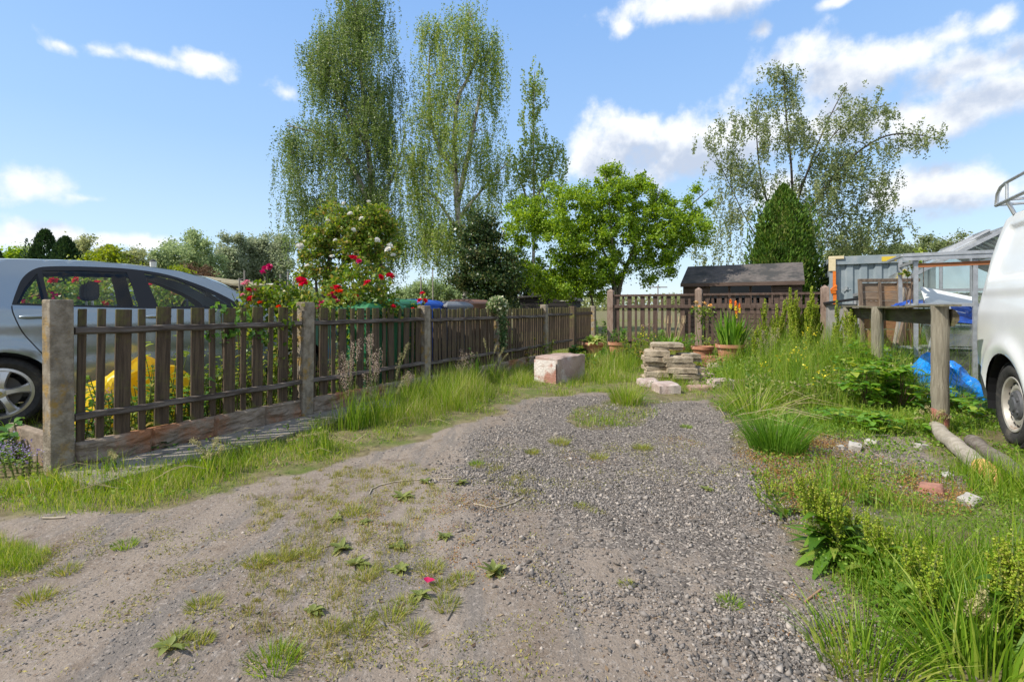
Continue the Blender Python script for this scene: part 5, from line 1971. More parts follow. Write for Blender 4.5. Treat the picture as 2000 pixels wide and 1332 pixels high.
for i, (px, py, r, lab) in enumerate(((1367, 725, .085, 'dark cable coil between the slab pile and the single brick'), (1420, 726, .13, 'grey cable coil on the ground right of the single brick'))):
    p = G(px, py)
    m = MB()
    for k in range(7):
        q0 = random.random() * 6
        m.tube([(r * (1 + .12 * math.sin(k * 2 + a)) * math.cos(a + q0), r * .8 * math.sin(a + q0), .015 + .012 * k + .01 * math.sin(3 * a + k)) for a in np.linspace(0, 6.2, 26)], .008, 6)
    tag(m.build('cable_coil', CAB if i else BLACK, loc=(p.x, p.y + .05, gz(p.x, p.y)), smooth=60), lab, 'cable')
# big block with flaking white paint near the fence
WPAINT = M('flaking_white_paint_on_pink_stone', (.70, .66, .62), (.62, .55, .50), 6, .85, .8, 30, c3=(.40, .20, .15), s3=4.2, t3=.52)
PSTONE = M('pink_sandstone', (.31, .215, .175), (.42, .31, .26), 5, .9, .7, 35, c3=(.48, .41, .36), s3=3, t3=.58)
p = G(1075, 746)
o = thing('stone_trough', 'big pink stone block with flaking white paint on its near end', 'stone block', (p.x, p.y + .04, 0), R(-40))
m = MB()
w_, d_, h_ = .40, .74, .40
link('block', slab_mesh(w_, d_, h_, 2, .02), PSTONE, o, loc=(.0, d_ / 2 - .1, -.02))
m = MB()
nx, nz_ = 14, 12
for i in range(nx + 1):
    for k in range(nz_ + 1):
        x, z = (i / nx - .5) * w_ * .97, k / nz_ * h_ * .82
        n = mnoise.noise_vector(Vector((x * 7, -d_ / 2 * 7, z * 4 + 2))) * .018
        m.v.append((x, -.135 + n.y * .8, z))
for i in range(nx):
    for k in range(nz_):
        a = i * (nz_ + 1) + k
        m.f.append((a, a + nz_ + 1, a + nz_ + 2, a + 1))
m.build('painted_end', WPAINT, o, smooth=60)
# odd stones on the right
WST = M('white_limestone', (.34, .315, .275), (.46, .43, .39), 8, .9, .6, 50)
for i, (px, py, w, mt, lab) in enumerate(((1642, 874, .055, WST, 'leftmost of the small white stones in the weeds'), (1668, 876, .10, WST, 'flat white stone among small weeds right of the rush clump'), (1703, 866, .085, WST, 'white stone below the bramble leaves'),
                                         (1800, 872, .08, WST, 'white stone next to the orange crumb by the log'), (1851, 935, .07, WST, 'pale stone in the dark gravel beside the log'), (1818, 962, .115, M('red_sandstone_lump', (.26, .12, .09), (.36, .18, .13), 9, .9, .7, 40), 'reddish stone lump in the weeds left of the log'),
                                         (1893, 985, .10, WST, 'flat buff chip in the grass below the rotten log end'), (1725, 1110, .05, WST, 'small pale stone under the near dock plants'), (1812, 868, .035, M('orange_stone', (.5, .3, .1)), 'orange crumb of brick beside a white stone near the log'))):
    p = G(px, py)
    me = slab_mesh(w, w * .75, w * .5, i * 2.3, .012)
    tag(link('stone', me, mt, loc=(p.x, p.y, gz(p.x, p.y) - .005), rot=(R(6), R(-5), i * 1.1)), lab, 'stone', 'loose stones on the right side')
# ------------------------------------------------------------------ trees
BIRCHB = M('birch_bark', (.34, .30, .25), (.50, .46, .40), 4, .85, .4, 20, stretch=(1, 1, 3), c3=(.06, .05, .045), s3=2.6, t3=.55)
DARKB = M('dark_bark', (.055, .043, .032), (.11, .09, .068), 8, .9, .7, 25, stretch=(3, 3, .7))
GREENBK = M('grey_green_bark', (.10, .085, .06), (.18, .155, .115), 8, .9, .7, 25, stretch=(3, 3, .7))
BIRCHL = LEAF('birch_leaf', [(.06, .11, .026), (.105, .175, .038), (.155, .235, .057), (.21, .285, .09), (.3, .34, .17)], trans=.42, rough=.42, clump=.5, cl_amt=.22)
BIRCHL2 = LEAF('light_birch_leaf', [(.10, .17, .03), (.17, .26, .045), (.24, .34, .065), (.31, .39, .11), (.40, .43, .2)], trans=.45, rough=.42, clump=.5, cl_amt=.22)
WEEPL = LEAF('grey_green_leaf', [(.09, .13, .045), (.14, .19, .065), (.20, .25, .09), (.27, .31, .13), (.36, .38, .2)], trans=.4, rough=.45, clump=.6, cl_amt=.2)
LIMEL = LEAF('bright_plum_leaf', [(.06, .14, .01), (.13, .24, .015), (.21, .34, .024), (.29, .43, .04), (.37, .48, .07)], trans=.42, rough=.45, clump=.7, cl_amt=.3)
IVYL = LEAF('dark_ivy_leaf', [(.014, .035, .010), (.025, .058, .014), (.045, .085, .02), (.085, .13, .035), (.2, .19, .07)], trans=.15, rough=.35, clump=.9, cl_amt=.22)
CONL = LEAF('conifer_spray', [(.03, .075, .008), (.055, .12, .013), (.085, .175, .02), (.13, .23, .03), (.17, .2, .04)], trans=.25, rough=.6, clump=1.6, cl_amt=.3)
DCONL = LEAF('dark_conifer_spray', [(.015, .045, .012), (.028, .07, .018), (.045, .095, .024), (.07, .12, .03)], trans=.15, rough=.6, clump=1.0, cl_amt=.3)
FARL = LEAF('far_leaf', [(.18, .25, .11), (.24, .32, .14), (.30, .38, .18), (.37, .43, .22)], trans=.45, rough=.6, clump=.35, cl_amt=.35)
FARL2 = LEAF('far_olive_leaf', [(.20, .235, .10), (.27, .31, .13), (.33, .36, .16), (.39, .40, .2)], trans=.45, rough=.6, clump=.35, cl_amt=.35)
POPL = LEAF('poplar_leaf', [(.2, .25, .15), (.26, .31, .18), (.31, .36, .22), (.37, .4, .27)], trans=.45, rough=.6, clump=.35, cl_amt=.3)
DEADL = LEAF('brown_twig_leaf', [(.11, .06, .035), (.16, .10, .055), (.2, .14, .08)], trans=.2, rough=.8, clump=.6, cl_amt=.3)
YELG = LEAF('yellow_green_leaf', [(.15, .22, .02), (.23, .30, .03), (.32, .37, .05)], trans=.4, clump=1.2, cl_amt=.3)


def tree(name, label, cat, base, d, trunks, blobs, n_clus, leaves, bark, leafm, group=None, r0=.15, seed=1, crown='crown', up=.25, twig_r=.006, deep=1.0, sides=6):
    """trunks: list of [(px,py)...] seen at distance d; blobs: (px,py,rx,ry[,weight[,depth shift]]) in photo pixels.
    leaves: dict(n, r, size, hang, aspect)"""
    rng = np.random.default_rng(seed)
    base = Vector(base)
    o = thing(name, label, cat, base, 0, group)
    k = F / d
    nodes, rad = [], []
    tr = MB()
    for ti, tp in enumerate(trunks):
        pts = [P(px, py, d + (0 if ti == 0 else (ti % 3 - 1) * .25 * min(1, i))) - base for i, (px, py) in enumerate(tp)]
        sm = [Vector(p) for p in smooth_loop3(pts, 5)]
        n = len(sm)
        rr = [r0 * (.8 ** ti) * (1 - .9 * i / (n - 1)) + twig_r for i in range(n)]
        if ti == 0:
            sm[0].z = min(sm[0].z, 0)
            rr[0] *= 1.25
        tr.tube(sm, rr, 10 if d < 30 else sides)
        nodes += sm[max(1, n // 6):] if ti == 0 else sm
        rad += rr[max(1, n // 6):] if ti == 0 else rr
    # cluster centres inside the crown's lobes
    w = np.array([b[2] * b[3] * (b[4] if len(b) > 4 else 1) for b in blobs], float)
    w /= w.sum()
    cs = []
    for q in rng.choice(len(blobs), n_clus, p=w):
        b = blobs[q]
        v = unit(1, rng)[0] * rng.random() ** (1 / 2.4)
        px, py = b[0] + v[0] * b[2], b[1] - v[2] * b[3]
        dd = d + (v[1] * b[2] / k) * deep + (b[5] if len(b) > 5 else 0)
        p = P(px, py, d) - base
        s = dd / d
        cs.append(Vector((p.x * s + base.x * (s - 1), p.y + dd - d, p.z + (p.z - H) * (s - 1))))
    NA = np.array([tuple(n) for n in nodes])
    RA = list(rad)
    r_ = NA.mean(0)
    cs.sort(key=lambda c: min(np.linalg.norm(NA - np.array(c), axis=1)))
    br = tr
    tips = []
    for c in cs:
        ca = np.array(c)
        dv = NA - ca
        cost = np.linalg.norm(dv, axis=1) + .9 * np.maximum(0, dv[:, 2]) + .25 * np.maximum(0, -dv[:, 2] - 1.5)
        j = int(np.argmin(cost))
        a = Vector(NA[j])
        L = (c - a).length
        r1 = min(RA[j] * .62, .012 + .02 * L)
        m1 = a.lerp(c, .35) + Vector((0, 0, up * L * .35)) + Vector(rng.normal(0, .05 * L, 3))
        m2 = a.lerp(c, .72) + Vector((0, 0, up * L * .38)) + Vector(rng.normal(0, .05 * L, 3))
        pts = [a, m1, m2, c]
        rr = [r1, r1 * .7 + twig_r * .3, r1 * .4 + twig_r * .5, twig_r]
        br.tube(pts, rr, 4 if d > 30 else 5, cap=False)
        NA = np.concatenate([NA, np.array([tuple(m1), tuple(m2), tuple(c)])])
        RA += rr[1:]
        tips.append((m2, c))
    tr.build('trunk', bark, o, smooth=60)
    if br is not tr:
        br.build('branch', bark, o, smooth=60)
    n, r, size, hang = leaves['n'], leaves['r'], leaves['size'], leaves.get('hang', 0)
    Ps = []
    for (m2, c) in tips:
        c = np.array(c)
        if hang:
            ns = max(2, n // 34)
            for q in range(ns):
                s0 = c + rng.normal(0, r, 3) * np.array([1, 1, .5]) + np.array([0, 0, .36 * hang])
                L = hang * rng.uniform(.35, 1.25)
                kk = max(5, int(34 * L / hang))
                t = rng.random(kk) ** .9
                sway = rng.normal(0, .12, 2)
                pt = s0 + np.stack([sway[0] * t * L, sway[1] * t * L, -t * L], 1) + rng.normal(0, leaves.get('jit', .055), (kk, 3))
                Ps.append(pt)
        else:
            m = np.array(m2)
            t = rng.random(n)[:, None] ** .6
            Ps.append(m + (c - m) * t * leaves.get('ext', 1.15) + rng.normal(0, r, (n, 3)) * np.array([1, 1, leaves.get('flat', .75)]) * rng.uniform(.5, 1.2))
    Ps = np.concatenate(Ps)
    Ps = Ps[Ps[:, 2] > .05]
    ax = np.tile(np.array([[0, 0, -.8 if hang else .15]]), (len(Ps), 1))
    v, f = leaf_vf(Ps, size * rng.uniform(.6, 1.3, len(Ps)), leaves.get('aspect', .72), axis=ax, rng=rng)
    link(crown, mesh_np(crown, v, f), leafm, o)
    return o


def smooth_loop3(pts, n):
    out = []
    m = len(pts)
    for i in range(m - 1):
        p0, p1, p2, p3 = (Vector(pts[min(max(i + k, 0), m - 1)]) for k in (-1, 0, 1, 2))
        for q in range(n):
            t = q / n
            out.append(.5 * ((2 * p1) + (p2 - p0) * t + (2 * p0 - 5 * p1 + 4 * p2 - p3) * t * t + (3 * p1 - p0 - 3 * p2 + p3) * t ** 3))
    out.append(Vector(pts[-1]))
    return out


def gp(px, d):
    return Vector(((px - 1000) / F * d, d, 0))


tree('birch_tree', 'tallest dense dark weeping birch, left of the pair, an arm drooping to its left', 'tree', gp(742, 22), 22,
     [[(742, 640), (740, 520), (730, 400), (717, 270), (706, 150), (694, 20), (690, -40)], [(735, 430), (690, 330), (640, 270), (560, 245)], [(740, 470), (670, 410), (600, 385)], [(720, 290), (660, 190), (625, 110)], [(738, 400), (775, 330), (790, 260)]],
     [(695, 20, 55, 70), (700, 110, 82, 95), (720, 200, 68, 85), (625, 90, 35, 45, .9), (640, 170, 48, 60), (690, 270, 85, 75), (570, 275, 40, 34, 1.1), (610, 290, 55, 45), (590, 350, 48, 38, .9), (690, 370, 90, 60), (590, 410, 45, 35, .8), (650, 440, 80, 50, .9), (750, 330, 42, 70, .9), (745, 430, 60, 60, .9), (760, 230, 22, 60, .8), (760, 500, 48, 50, .6), (590, 465, 40, 30, .6)],
     400, dict(n=510, r=.24, size=.072, hang=1.6, aspect=.74, jit=.035), BIRCHB, BIRCHL, 'weeping birches', .19, 11, up=.35)
tree('birch_tree', 'lighter open weeping birch with forking pale stems, right of the dense one', 'tree', gp(915, 21), 21,
     [[(915, 640), (905, 520), (893, 400), (888, 300), (893, 200), (915, 150), (935, 90), (915, 20)], [(893, 400), (915, 300), (935, 200), (950, 130)], [(890, 340), (850, 270), (838, 170), (840, 80)], [(905, 470), (860, 400), (815, 350)], [(900, 420), (960, 350), (1000, 310)]],
     [(905, 50, 35, 45), (935, 110, 45, 50, .9), (845, 80, 32, 45, .9), (870, 150, 55, 55), (965, 150, 26, 80, .8), (830, 230, 48, 60, .9), (900, 240, 70, 60, .9), (800, 300, 32, 70, .9), (860, 330, 70, 60), (950, 300, 55, 70, .8), (820, 400, 50, 55), (900, 420, 65, 55, .8), (850, 470, 60, 45), (975, 350, 30, 50, .6), (800, 470, 36, 40, .8), (885, 510, 45, 35, .6)],
     330, dict(n=370, r=.24, size=.072, hang=1.4, aspect=.74, jit=.035), BIRCHB, BIRCHL2, 'weeping birches', .16, 12, up=.35)
tree('birch_tree', 'slender small birch with a pointed top, right of the pair of tall birches', 'tree', gp(1040, 23), 23,
     [[(1040, 640), (1042, 500), (1043, 380), (1042, 260), (1044, 140)], [(1042, 400), (1075, 330), (1095, 290)], [(1042, 420), (1015, 350), (1005, 310)]],
     [(1043, 165, 14, 34, 1.3), (1043, 225, 28, 40, 1.1), (1043, 290, 36, 40, .9), (1075, 300, 30, 28, .8), (1015, 330, 28, 40, .8), (1060, 340, 45, 35, .9), (1040, 400, 50, 40, .8)],
     95, dict(n=150, r=.26, size=.10, hang=.8, aspect=.78), BIRCHB, BIRCHL2, 'weeping birches', .09, 13, up=.3)
tree('weeping_tree', 'airy grey green tree with long arching branches against the cloud at the right', 'tree', gp(1525, 22), 22,
     [[(1525, 640), (1540, 520), (1548, 420), (1545, 320), (1535, 220), (1530, 125)], [(1545, 470), (1590, 400), (1650, 320), (1720, 270), (1780, 262), (1835, 275)], [(1540, 480), (1500, 400), (1480, 300), (1478, 180)], [(1548, 420), (1590, 300), (1625, 220), (1655, 165)], [(1545, 400), (1600, 300), (1670, 225), (1740, 205)], [(1530, 520), (1470, 450), (1420, 350), (1390, 290)], [(1545, 500), (1620, 440), (1690, 390), (1750, 380)]],
     [(1530, 140, 22, 26, 1.3), (1535, 190, 34, 40, .9), (1478, 170, 12, 26, 1.), (1470, 240, 45, 45, .7), (1410, 280, 34, 40, .8), (1440, 330, 55, 45, .9), (1530, 270, 60, 60, .6), (1652, 178, 22, 14, .9), (1600, 270, 70, 60, .8), (1690, 220, 50, 30, 1.2), (1730, 225, 22, 26, 1), (1790, 268, 44, 13, 1.1), (1830, 278, 14, 14, .8), (1680, 310, 75, 50, .8), (1620, 370, 90, 55, .8), (1710, 380, 55, 50, .8), (1520, 370, 70, 50, .6), (1430, 410, 48, 50, .8), (1650, 450, 90, 45, .9), (1750, 440, 32, 30, .6), (1420, 490, 60, 35, .9), (1560, 450, 80, 50, .6), (1700, 480, 60, 30, .8)],
     430, dict(n=140, r=.30, size=.105, hang=.7, aspect=.6, jit=.06), DARKB, WEEPL, None, .085, 14, up=.35)
tree('plum_tree', 'bright green spreading multi stemmed tree in the middle, behind the back fence corner', 'tree', gp(1205, 14.5), 14.5,
     [[(1205, 640), (1200, 560), (1190, 520), (1165, 460), (1140, 400)], [(1204, 600), (1215, 545), (1240, 480), (1270, 420), (1290, 370)], [(1202, 590), (1225, 520), (1290, 450), (1350, 400), (1385, 370)], [(1200, 560), (1195, 470), (1190, 400), (1180, 330)], [(1165, 640), (1150, 560), (1120, 500), (1070, 450), (1020, 420)]],
     [(1185, 350, 30, 28, .8), (1180, 400, 75, 55), (1090, 410, 70, 55), (1030, 430, 50, 45, .9), (1250, 380, 60, 40), (1300, 420, 70, 45), (1345, 385, 35, 24, .6), (1350, 450, 40, 45, .8), (1110, 470, 80, 50), (1210, 450, 80, 50), (1170, 520, 65, 40, 1.1), (1100, 520, 55, 35, .8), (1290, 480, 70, 40), (1310, 520, 45, 24, .6), (1240, 510, 50, 28, .6), (1015, 480, 36, 45, .8), (1060, 540, 44, 40, .8), (1135, 550, 55, 28, .9), (1100, 565, 60, 28, .8), (1180, 560, 40, 24, .7), (1005, 530, 30, 40, .7), (1265, 545, 40, 18, .5), (1375, 372, 16, 12, .5), (1380, 420, 20, 26, .6), (1195, 335, 16, 18, .6), (1255, 352, 20, 14, .5)],
     740, dict(n=112, r=.10, size=.078, aspect=.6, flat=.9, ext=1.6), GREENBK, LIMEL, None, .085, 15, up=.15, twig_r=.004)
tree('ivy_clad_tree', 'dark ivy covered bushy tree between the birches and the bright green tree', 'tree', gp(958, 13.2), 13.2,
     [[(958, 660), (955, 580), (950, 500), (945, 440)], [(958, 600), (985, 540), (1000, 500)]],
     [(945, 450, 36, 34), (935, 500, 48, 50), (960, 540, 58, 45), (905, 545, 26, 30, .8), (990, 520, 30, 50, .8), (960, 590, 50, 30, .8)],
     170, dict(n=140, r=.14, size=.07, aspect=.8, ext=1.5), DARKB, IVYL, None, .09, 16, up=.1)
tree('dark_shrub', 'dark shrub in shade behind the small black sheds', 'shrub', gp(1030, 24), 24,
     [[(1030, 640), (1030, 580), (1035, 540)]], [(1000, 560, 50, 40), (1060, 555, 50, 35), (1110, 560, 40, 30)], 60, dict(n=120, r=.4, size=.14, aspect=.8), DARKB, IVYL, None, .1, 17)


def conifer(name, label, px, top, d, wpx, mat, n, seed, prof, size=.16, spires=7):
    rng = np.random.default_rng(seed)
    b = gp(px, d)
    o = thing(name, label, 'tree', b)
    hgt = P(px, top, d).z
    R0 = wpx / 2 * d / F
    MB().tube([(0, 0, 0), (0, 0, hgt * .6)], [.1, .03], 8).build('trunk', DARKB, o)
    m = MB()
    m.lathe([(R0 * (.66 if spires < 10 else .45) * prof(t), hgt * t * (.95 if spires < 10 else .8)) for t in np.linspace(.02, .985, 14)], 20)
    for i, v in enumerate(m.v):
        m.v[i] = tuple(Vector(v) * (1 + .12 * mnoise.noise(Vector(v) * 2)))
    t = 1 - rng.random(n) ** .74 * .99
    a = rng.random(n) * 2 * np.pi
    pr = np.array([prof(q) for q in t])
    lump = 1 + .30 * (fbm(a * 2.2, t * 9, 1.0, seed, 3) - .5) * 2 + .05 * np.sin(a * 13 + t * 30)
    rr = R0 * pr * lump * (1 - .28 * rng.random(n) ** 2)
    ks = rng.integers(0, spires + 1, n)
    sa = rng.random(spires + 1) * 6.28
    so = R0 * rng.uniform(.42, .74, spires + 1); so[0] = 0
    sh = rng.uniform(.62, .93, spires + 1); sh[0] = 1
    sr = rng.uniform(.38, .6, spires + 1); sr[0] = 1
    big = rng.random(n) < (.62 if spires else 1)
    ks[big] = 0
    Pt = np.stack([rr * np.cos(a) * sr[ks] + so[ks] * np.cos(sa[ks]), rr * np.sin(a) * sr[ks] + so[ks] * np.sin(sa[ks]), t * hgt * sh[ks]], 1)
    ax = np.stack([np.cos(a) * .8, np.sin(a) * .8, 1.5 + 0 * a], 1)
    v, f = leaf_vf(Pt, size * rng.uniform(.5, 1.2, n), .36, axis=ax, rng=rng, spread=.75)
    nv = len(m.v)
    core_q = np.array(m.f)
    V = np.concatenate([np.array(m.v), v])
    link('crown', mesh_np('crown', V, np.concatenate([core_q, f + nv])), mat, o)
    return o


conifer('conifer', 'dense bright green conical conifer behind the right end of the long shed', 1530, 360, 16.2, 138, CONL, 26000, 21, lambda t: (1 - t ** 2.6) ** .8 * (.80 + .2 * min(1, t / .3)) if t < 1 else 0)
conifer('conifer', 'pointed dark conifer, taller of the two behind the silver car', 88, 448, 15, 84, DCONL, 18000, 22, lambda t: (1 - t ** 5.0) ** .6 * (1 - .45 * t), .13, 16)
conifer('conifer', 'rounded dark conifer right of the pointed one behind the silver car', 128, 462, 14.5, 74, DCONL, 18000, 23, lambda t: (1 - t ** 5.0) ** .6 * (1 - .4 * t), .13, 16)
conifer('conifer', 'dark conifer at the left edge of the picture beyond the silver car', -8, 476, 16, 46, DCONL, 5000, 24, lambda t: (1 - t ** 2.4) ** .8, .15)

# far trees along the left skyline
FT = 'trees along the left skyline'
far = [
    (372, 62, [(372, 640), (372, 560), (370, 490)], [(372, 490, 58, 38), (330, 515, 32, 30), (410, 520, 34, 32), (375, 535, 70, 28)], 110, FARL, 'broad domed green tree, widest on the left skyline'),
    (318, 58, [(318, 640), (318, 540)], [(318, 520, 26, 36), (312, 550, 34, 20)], 40, FARL, 'small round tree left of the broad domed tree on the skyline'),
    (448, 66, [(448, 640), (446, 560), (444, 475)], [(442, 490, 20, 34), (448, 525, 24, 36), (446, 560, 30, 20)], 55, POPL, 'upright grey green poplar next to the broad domed tree'),
    (466, 68, [(466, 640), (466, 560), (470, 470)], [(466, 485, 13, 30), (468, 525, 18, 34), (470, 555, 24, 22)], 45, POPL, 'second upright poplar right of the broad domed tree'),
    (500, 70, [(500, 640), (500, 560), (496, 470)], [(490, 490, 14, 26), (508, 488, 11, 26), (500, 530, 22, 32)], 50, POPL, 'thin topped poplar with gaps, third of the row'),
    (524, 72, [(524, 640), (524, 560), (524, 465)], [(524, 490, 7, 30), (525, 540, 10, 30)], 26, POPL, 'narrowest poplar, a thin spire between two wider ones'),
    (546, 70, [(546, 640), (546, 560), (548, 465)], [(548, 485, 20, 26), (546, 525, 26, 34), (550, 560, 26, 20)], 55, POPL, 'last poplar of the row, beside the climbing rose arch'),
    (160, 48, [(160, 640), (160, 540), (163, 480)], [(163, 480, 16, 20), (158, 510, 28, 26), (165, 535, 30, 20)], 50, FARL2, 'olive tree peeping over the right shoulder of the dark conifers'),
    (205, 52, [(205, 640), (205, 560), (205, 500)], [(195, 500, 24, 16), (212, 515, 34, 22), (205, 540, 40, 20)], 50, FARL2, 'low olive brown tree over the roof of the silver car'),
    (262, 55, [(262, 640), (262, 560), (262, 500)], [(248, 505, 26, 20), (272, 512, 26, 20), (262, 540, 40, 20)], 50, FARL2, 'olive tree over the front window of the silver car'),
    (52, 46, [(52, 640), (52, 560), (50, 500)], [(50, 495, 20, 16), (48, 515, 26, 18)], 35, FARL, 'pale green tree left of the dark conifers'),
    (28, 30, [(28, 640), (28, 560), (28, 520)], [(28, 500, 16, 16), (30, 520, 22, 18)], 30, LIMEL, 'light green rounded shrub tree by the left edge of the picture'),
    (855, 55, [(855, 640), (855, 590), (855, 570)], [(850, 572, 42, 24), (800, 580, 30, 16), (890, 578, 30, 18)], 70, FARL, 'far rounded green trees seen under the hanging birch leaves'),
    (1845, 26, [(1800, 640), (1795, 560), (1830, 490), (1880, 470)], [(1830, 478, 40, 16), (1880, 464, 26, 9), (1790, 500, 34, 22), (1740, 495, 40, 24), (1660, 500, 50, 20)], 70, WEEPL, 'grey green tree arching up behind the greenhouse roof'),
    (1320, 40, [(1320, 640), (1320, 600)], [(1325, 592, 30, 12)], 18, FARL2, 'low far bush in the sky gap left of the long shed'),
]
for i, (px, d, tr, bl, nc, lm, lab) in enumerate(far):
    tree('skyline_tree' if i < 12 else ('distant_tree' if i != 13 else 'arching_tree'), lab, 'tree', gp(px, d), d, [tr], bl, nc, dict(n=190, r=.0072 * d, size=.0042 * d, aspect=.8), DARKB, lm, FT if i < 12 else None, .0035 * d, 40 + i, sides=5)
tree('brown_bush', 'half dead brown twiggy bush above the sloping timber shed', 'shrub', gp(385, 19), 19, [[(385, 640), (385, 560), (388, 530)]], [(372, 535, 16, 20), (398, 535, 20, 22), (385, 550, 30, 16)], 40, dict(n=70, r=.14, size=.09, aspect=.4), DARKB, DEADL, None, .05, 71, up=.6)
tree('yellow_green_shrub', 'yellow green leafy shrub just behind the roof of the silver car', 'shrub', gp(200, 9.5), 9.5, [[(200, 680), (205, 600), (212, 520)]], [(215, 500, 22, 20), (190, 512, 26, 14), (230, 518, 26, 14), (150, 518, 16, 6), (262, 526, 14, 9)], 70, dict(n=46, r=.075, size=.07, aspect=.6), DARKB, YELG, None, .03, 72, up=.5)
tree('yellow_green_shrub', 'small yellow green shrub on the roofline of the sloping timber shed', 'shrub', gp(345, 12), 12, [[(345, 680), (345, 600), (345, 545)]], [(345, 533, 16, 10), (362, 540, 16, 8)], 22, dict(n=40, r=.07, size=.07, aspect=.6), DARKB, YELG, None, .03, 73, up=.5)

# a far off belt of woods and a hedge along the horizon
rng = np.random.default_rng(5)
n = 52000
x = rng.uniform(-260, 300, n)
base_h = 3.6 + 2.6 * fbm(x, x * 0, .03, 3, 4)
y = 150 + rng.uniform(-8, 8, n)
v, f = leaf_vf(np.stack([x, y, rng.random(n) ** .8 * base_h], 1), rng.uniform(.5, 1.1, n), .8, rng=rng)
tag(link('woods', mesh_np('woods', v, f), FARL2), 'far off belt of trees along the horizon', None, None, 'stuff')
n = 30000
x = rng.uniform(-45, -9, n)
y = 30 + rng.uniform(-.8, .8, n)
v, f = leaf_vf(np.stack([x, y, rng.random(n) ** .8 * (1.9 + .8 * fbm(x, x * 0, .4, 3, 3))], 1), rng.uniform(.12, .25, n), .8, rng=rng)
tag(link('hedge', mesh_np('hedge', v, f), FARL), 'clipped mid green hedge beyond the silver car', 'hedge')
# ------------------------------------------------------------------ plants, pots and weeds
def broad_vf(B, q, e, L, W, droop, fold=.18, rows=5, tipy=.85, wave=0.0, rng=RNG):
    """broad or strap leaves: a folded blade with a midrib, rising at angle e and bending over"""
    n = len(B)
    q, e, L, W, droop = (np.broadcast_to(np.asarray(a, float), (n,)) for a in (q, e, L, W, droop))
    hd = np.stack([np.cos(q), np.sin(q), np.zeros(n)], 1)
    sdv = np.stack([-np.sin(q), np.cos(q), np.zeros(n)], 1)
    cols = []
    for k in range(rows + 1):
        t = k / rows
        c = B + hd * (L * t * np.cos(e))[:, None]
        c = c + np.stack([np.zeros(n), np.zeros(n), L * (t * np.sin(e) - droop * t * t)], 1)
        w = W * .5 * (np.sin(math.pi * min(1, t) ** tipy) * .98 + .03)
        up = np.zeros((n, 3)); up[:, 2] = w * fold * 2 + wave * W * np.sin(k * 2.4 + np.arange(n))
        cols += [c - sdv * w[:, None] + up, c, c + sdv * w[:, None] + up]
    V = np.stack(cols, 1).reshape(-1, 3)
    m = 3 * (rows + 1)
    b = np.arange(n)[:, None] * m
    Fs = []
    for k in range(rows):
        Fs += [b + np.array([3 * k, 3 * k + 1, 3 * k + 4, 3 * k + 3]), b + np.array([3 * k + 1, 3 * k + 2, 3 * k + 5, 3 * k + 4])]
    return V, np.concatenate(Fs, 0)


ROSEL = LEAF('rose_leaf', [(.06, .12, .015), (.10, .19, .02), (.17, .27, .03), (.26, .34, .045), (.34, .28, .06)], trans=.35, rough=.4, clump=1.6, cl_amt=.25)
ARCHL = LEAF('climbing_rose_leaf', [(.05, .11, .012), (.10, .18, .02), (.18, .27, .03), (.28, .34, .05), (.36, .26, .07)], trans=.38, rough=.4, clump=1.4, cl_amt=.28)
STEMG = M('green_stem', (.10, .15, .03), (.17, .20, .05), 12, .6)
STEMB = M('brown_stem', (.10, .06, .035), (.16, .10, .06), 12, .8)
STRAW = LEAF('straw', [(.36, .29, .15), (.46, .38, .2), (.54, .46, .28)], trans=.2, clump=3)
RED = LEAF('red_petal', [(.42, .004, .008), (.58, .008, .012), (.70, .02, .02)], trans=.25, rough=.5, clump=8)
ORANGER = LEAF('orange_red_petal', [(.62, .03, .008), (.72, .07, .01), (.78, .14, .02)], trans=.25, rough=.5, clump=8)
MAGENTA = LEAF('magenta_petal', [(.38, .005, .06), (.52, .012, .10), (.62, .03, .16)], trans=.25, rough=.5, clump=8)
PINKP = LEAF('pink_petal', [(.62, .12, .18), (.7, .22, .28), (.74, .36, .40)], trans=.25, rough=.5, clump=8)
WHITEP = LEAF('white_petal', [(.70, .66, .56), (.76, .74, .68), (.8, .79, .76)], trans=.25, rough=.5, clump=8)
PEACH = LEAF('peach_petal', [(.72, .38, .10), (.76, .48, .18), (.78, .62, .34)], trans=.25, rough=.5, clump=8)
YELP = LEAF('yellow_petal', [(.72, .56, .02), (.78, .66, .04), (.8, .72, .08)], trans=.25, rough=.5, clump=8)


def bloom_mesh(seed):
    rng = np.random.default_rng(seed)
    out = []
    for ring, (n, e, L, W) in enumerate(((6, .25, 1.0, .95), (6, .75, .85, .85), (5, 1.15, .70, .7), (4, 1.4, .55, .5))):
        q = np.arange(n) / n * 2 * np.pi + ring * .5 + rng.normal(0, .12, n)
        out.append(broad_vf(np.zeros((n, 3)), q, e + rng.normal(0, .1, n), L * rng.uniform(.85, 1.1, n), W, -.12 + .25 * (ring == 0), fold=.35, rows=3, tipy=1.4, rng=rng))
    return mesh_np('bloom', *catvf(*out))


BLOOMS = {}


def bloom(parent, loc, size, mat, name='bloom'):
    key = (mat.name, random.randint(0, 1))
    if key not in BLOOMS:
        BLOOMS[key] = bloom_mesh(len(BLOOMS) + 3)
        BLOOMS[key].materials.append(mat)
    me = BLOOMS[key]
    return link(name, me, None, parent, loc=loc, rot=(random.uniform(-.5, .9), random.uniform(-.6, .6), random.uniform(0, 6)), scale=size * .62)


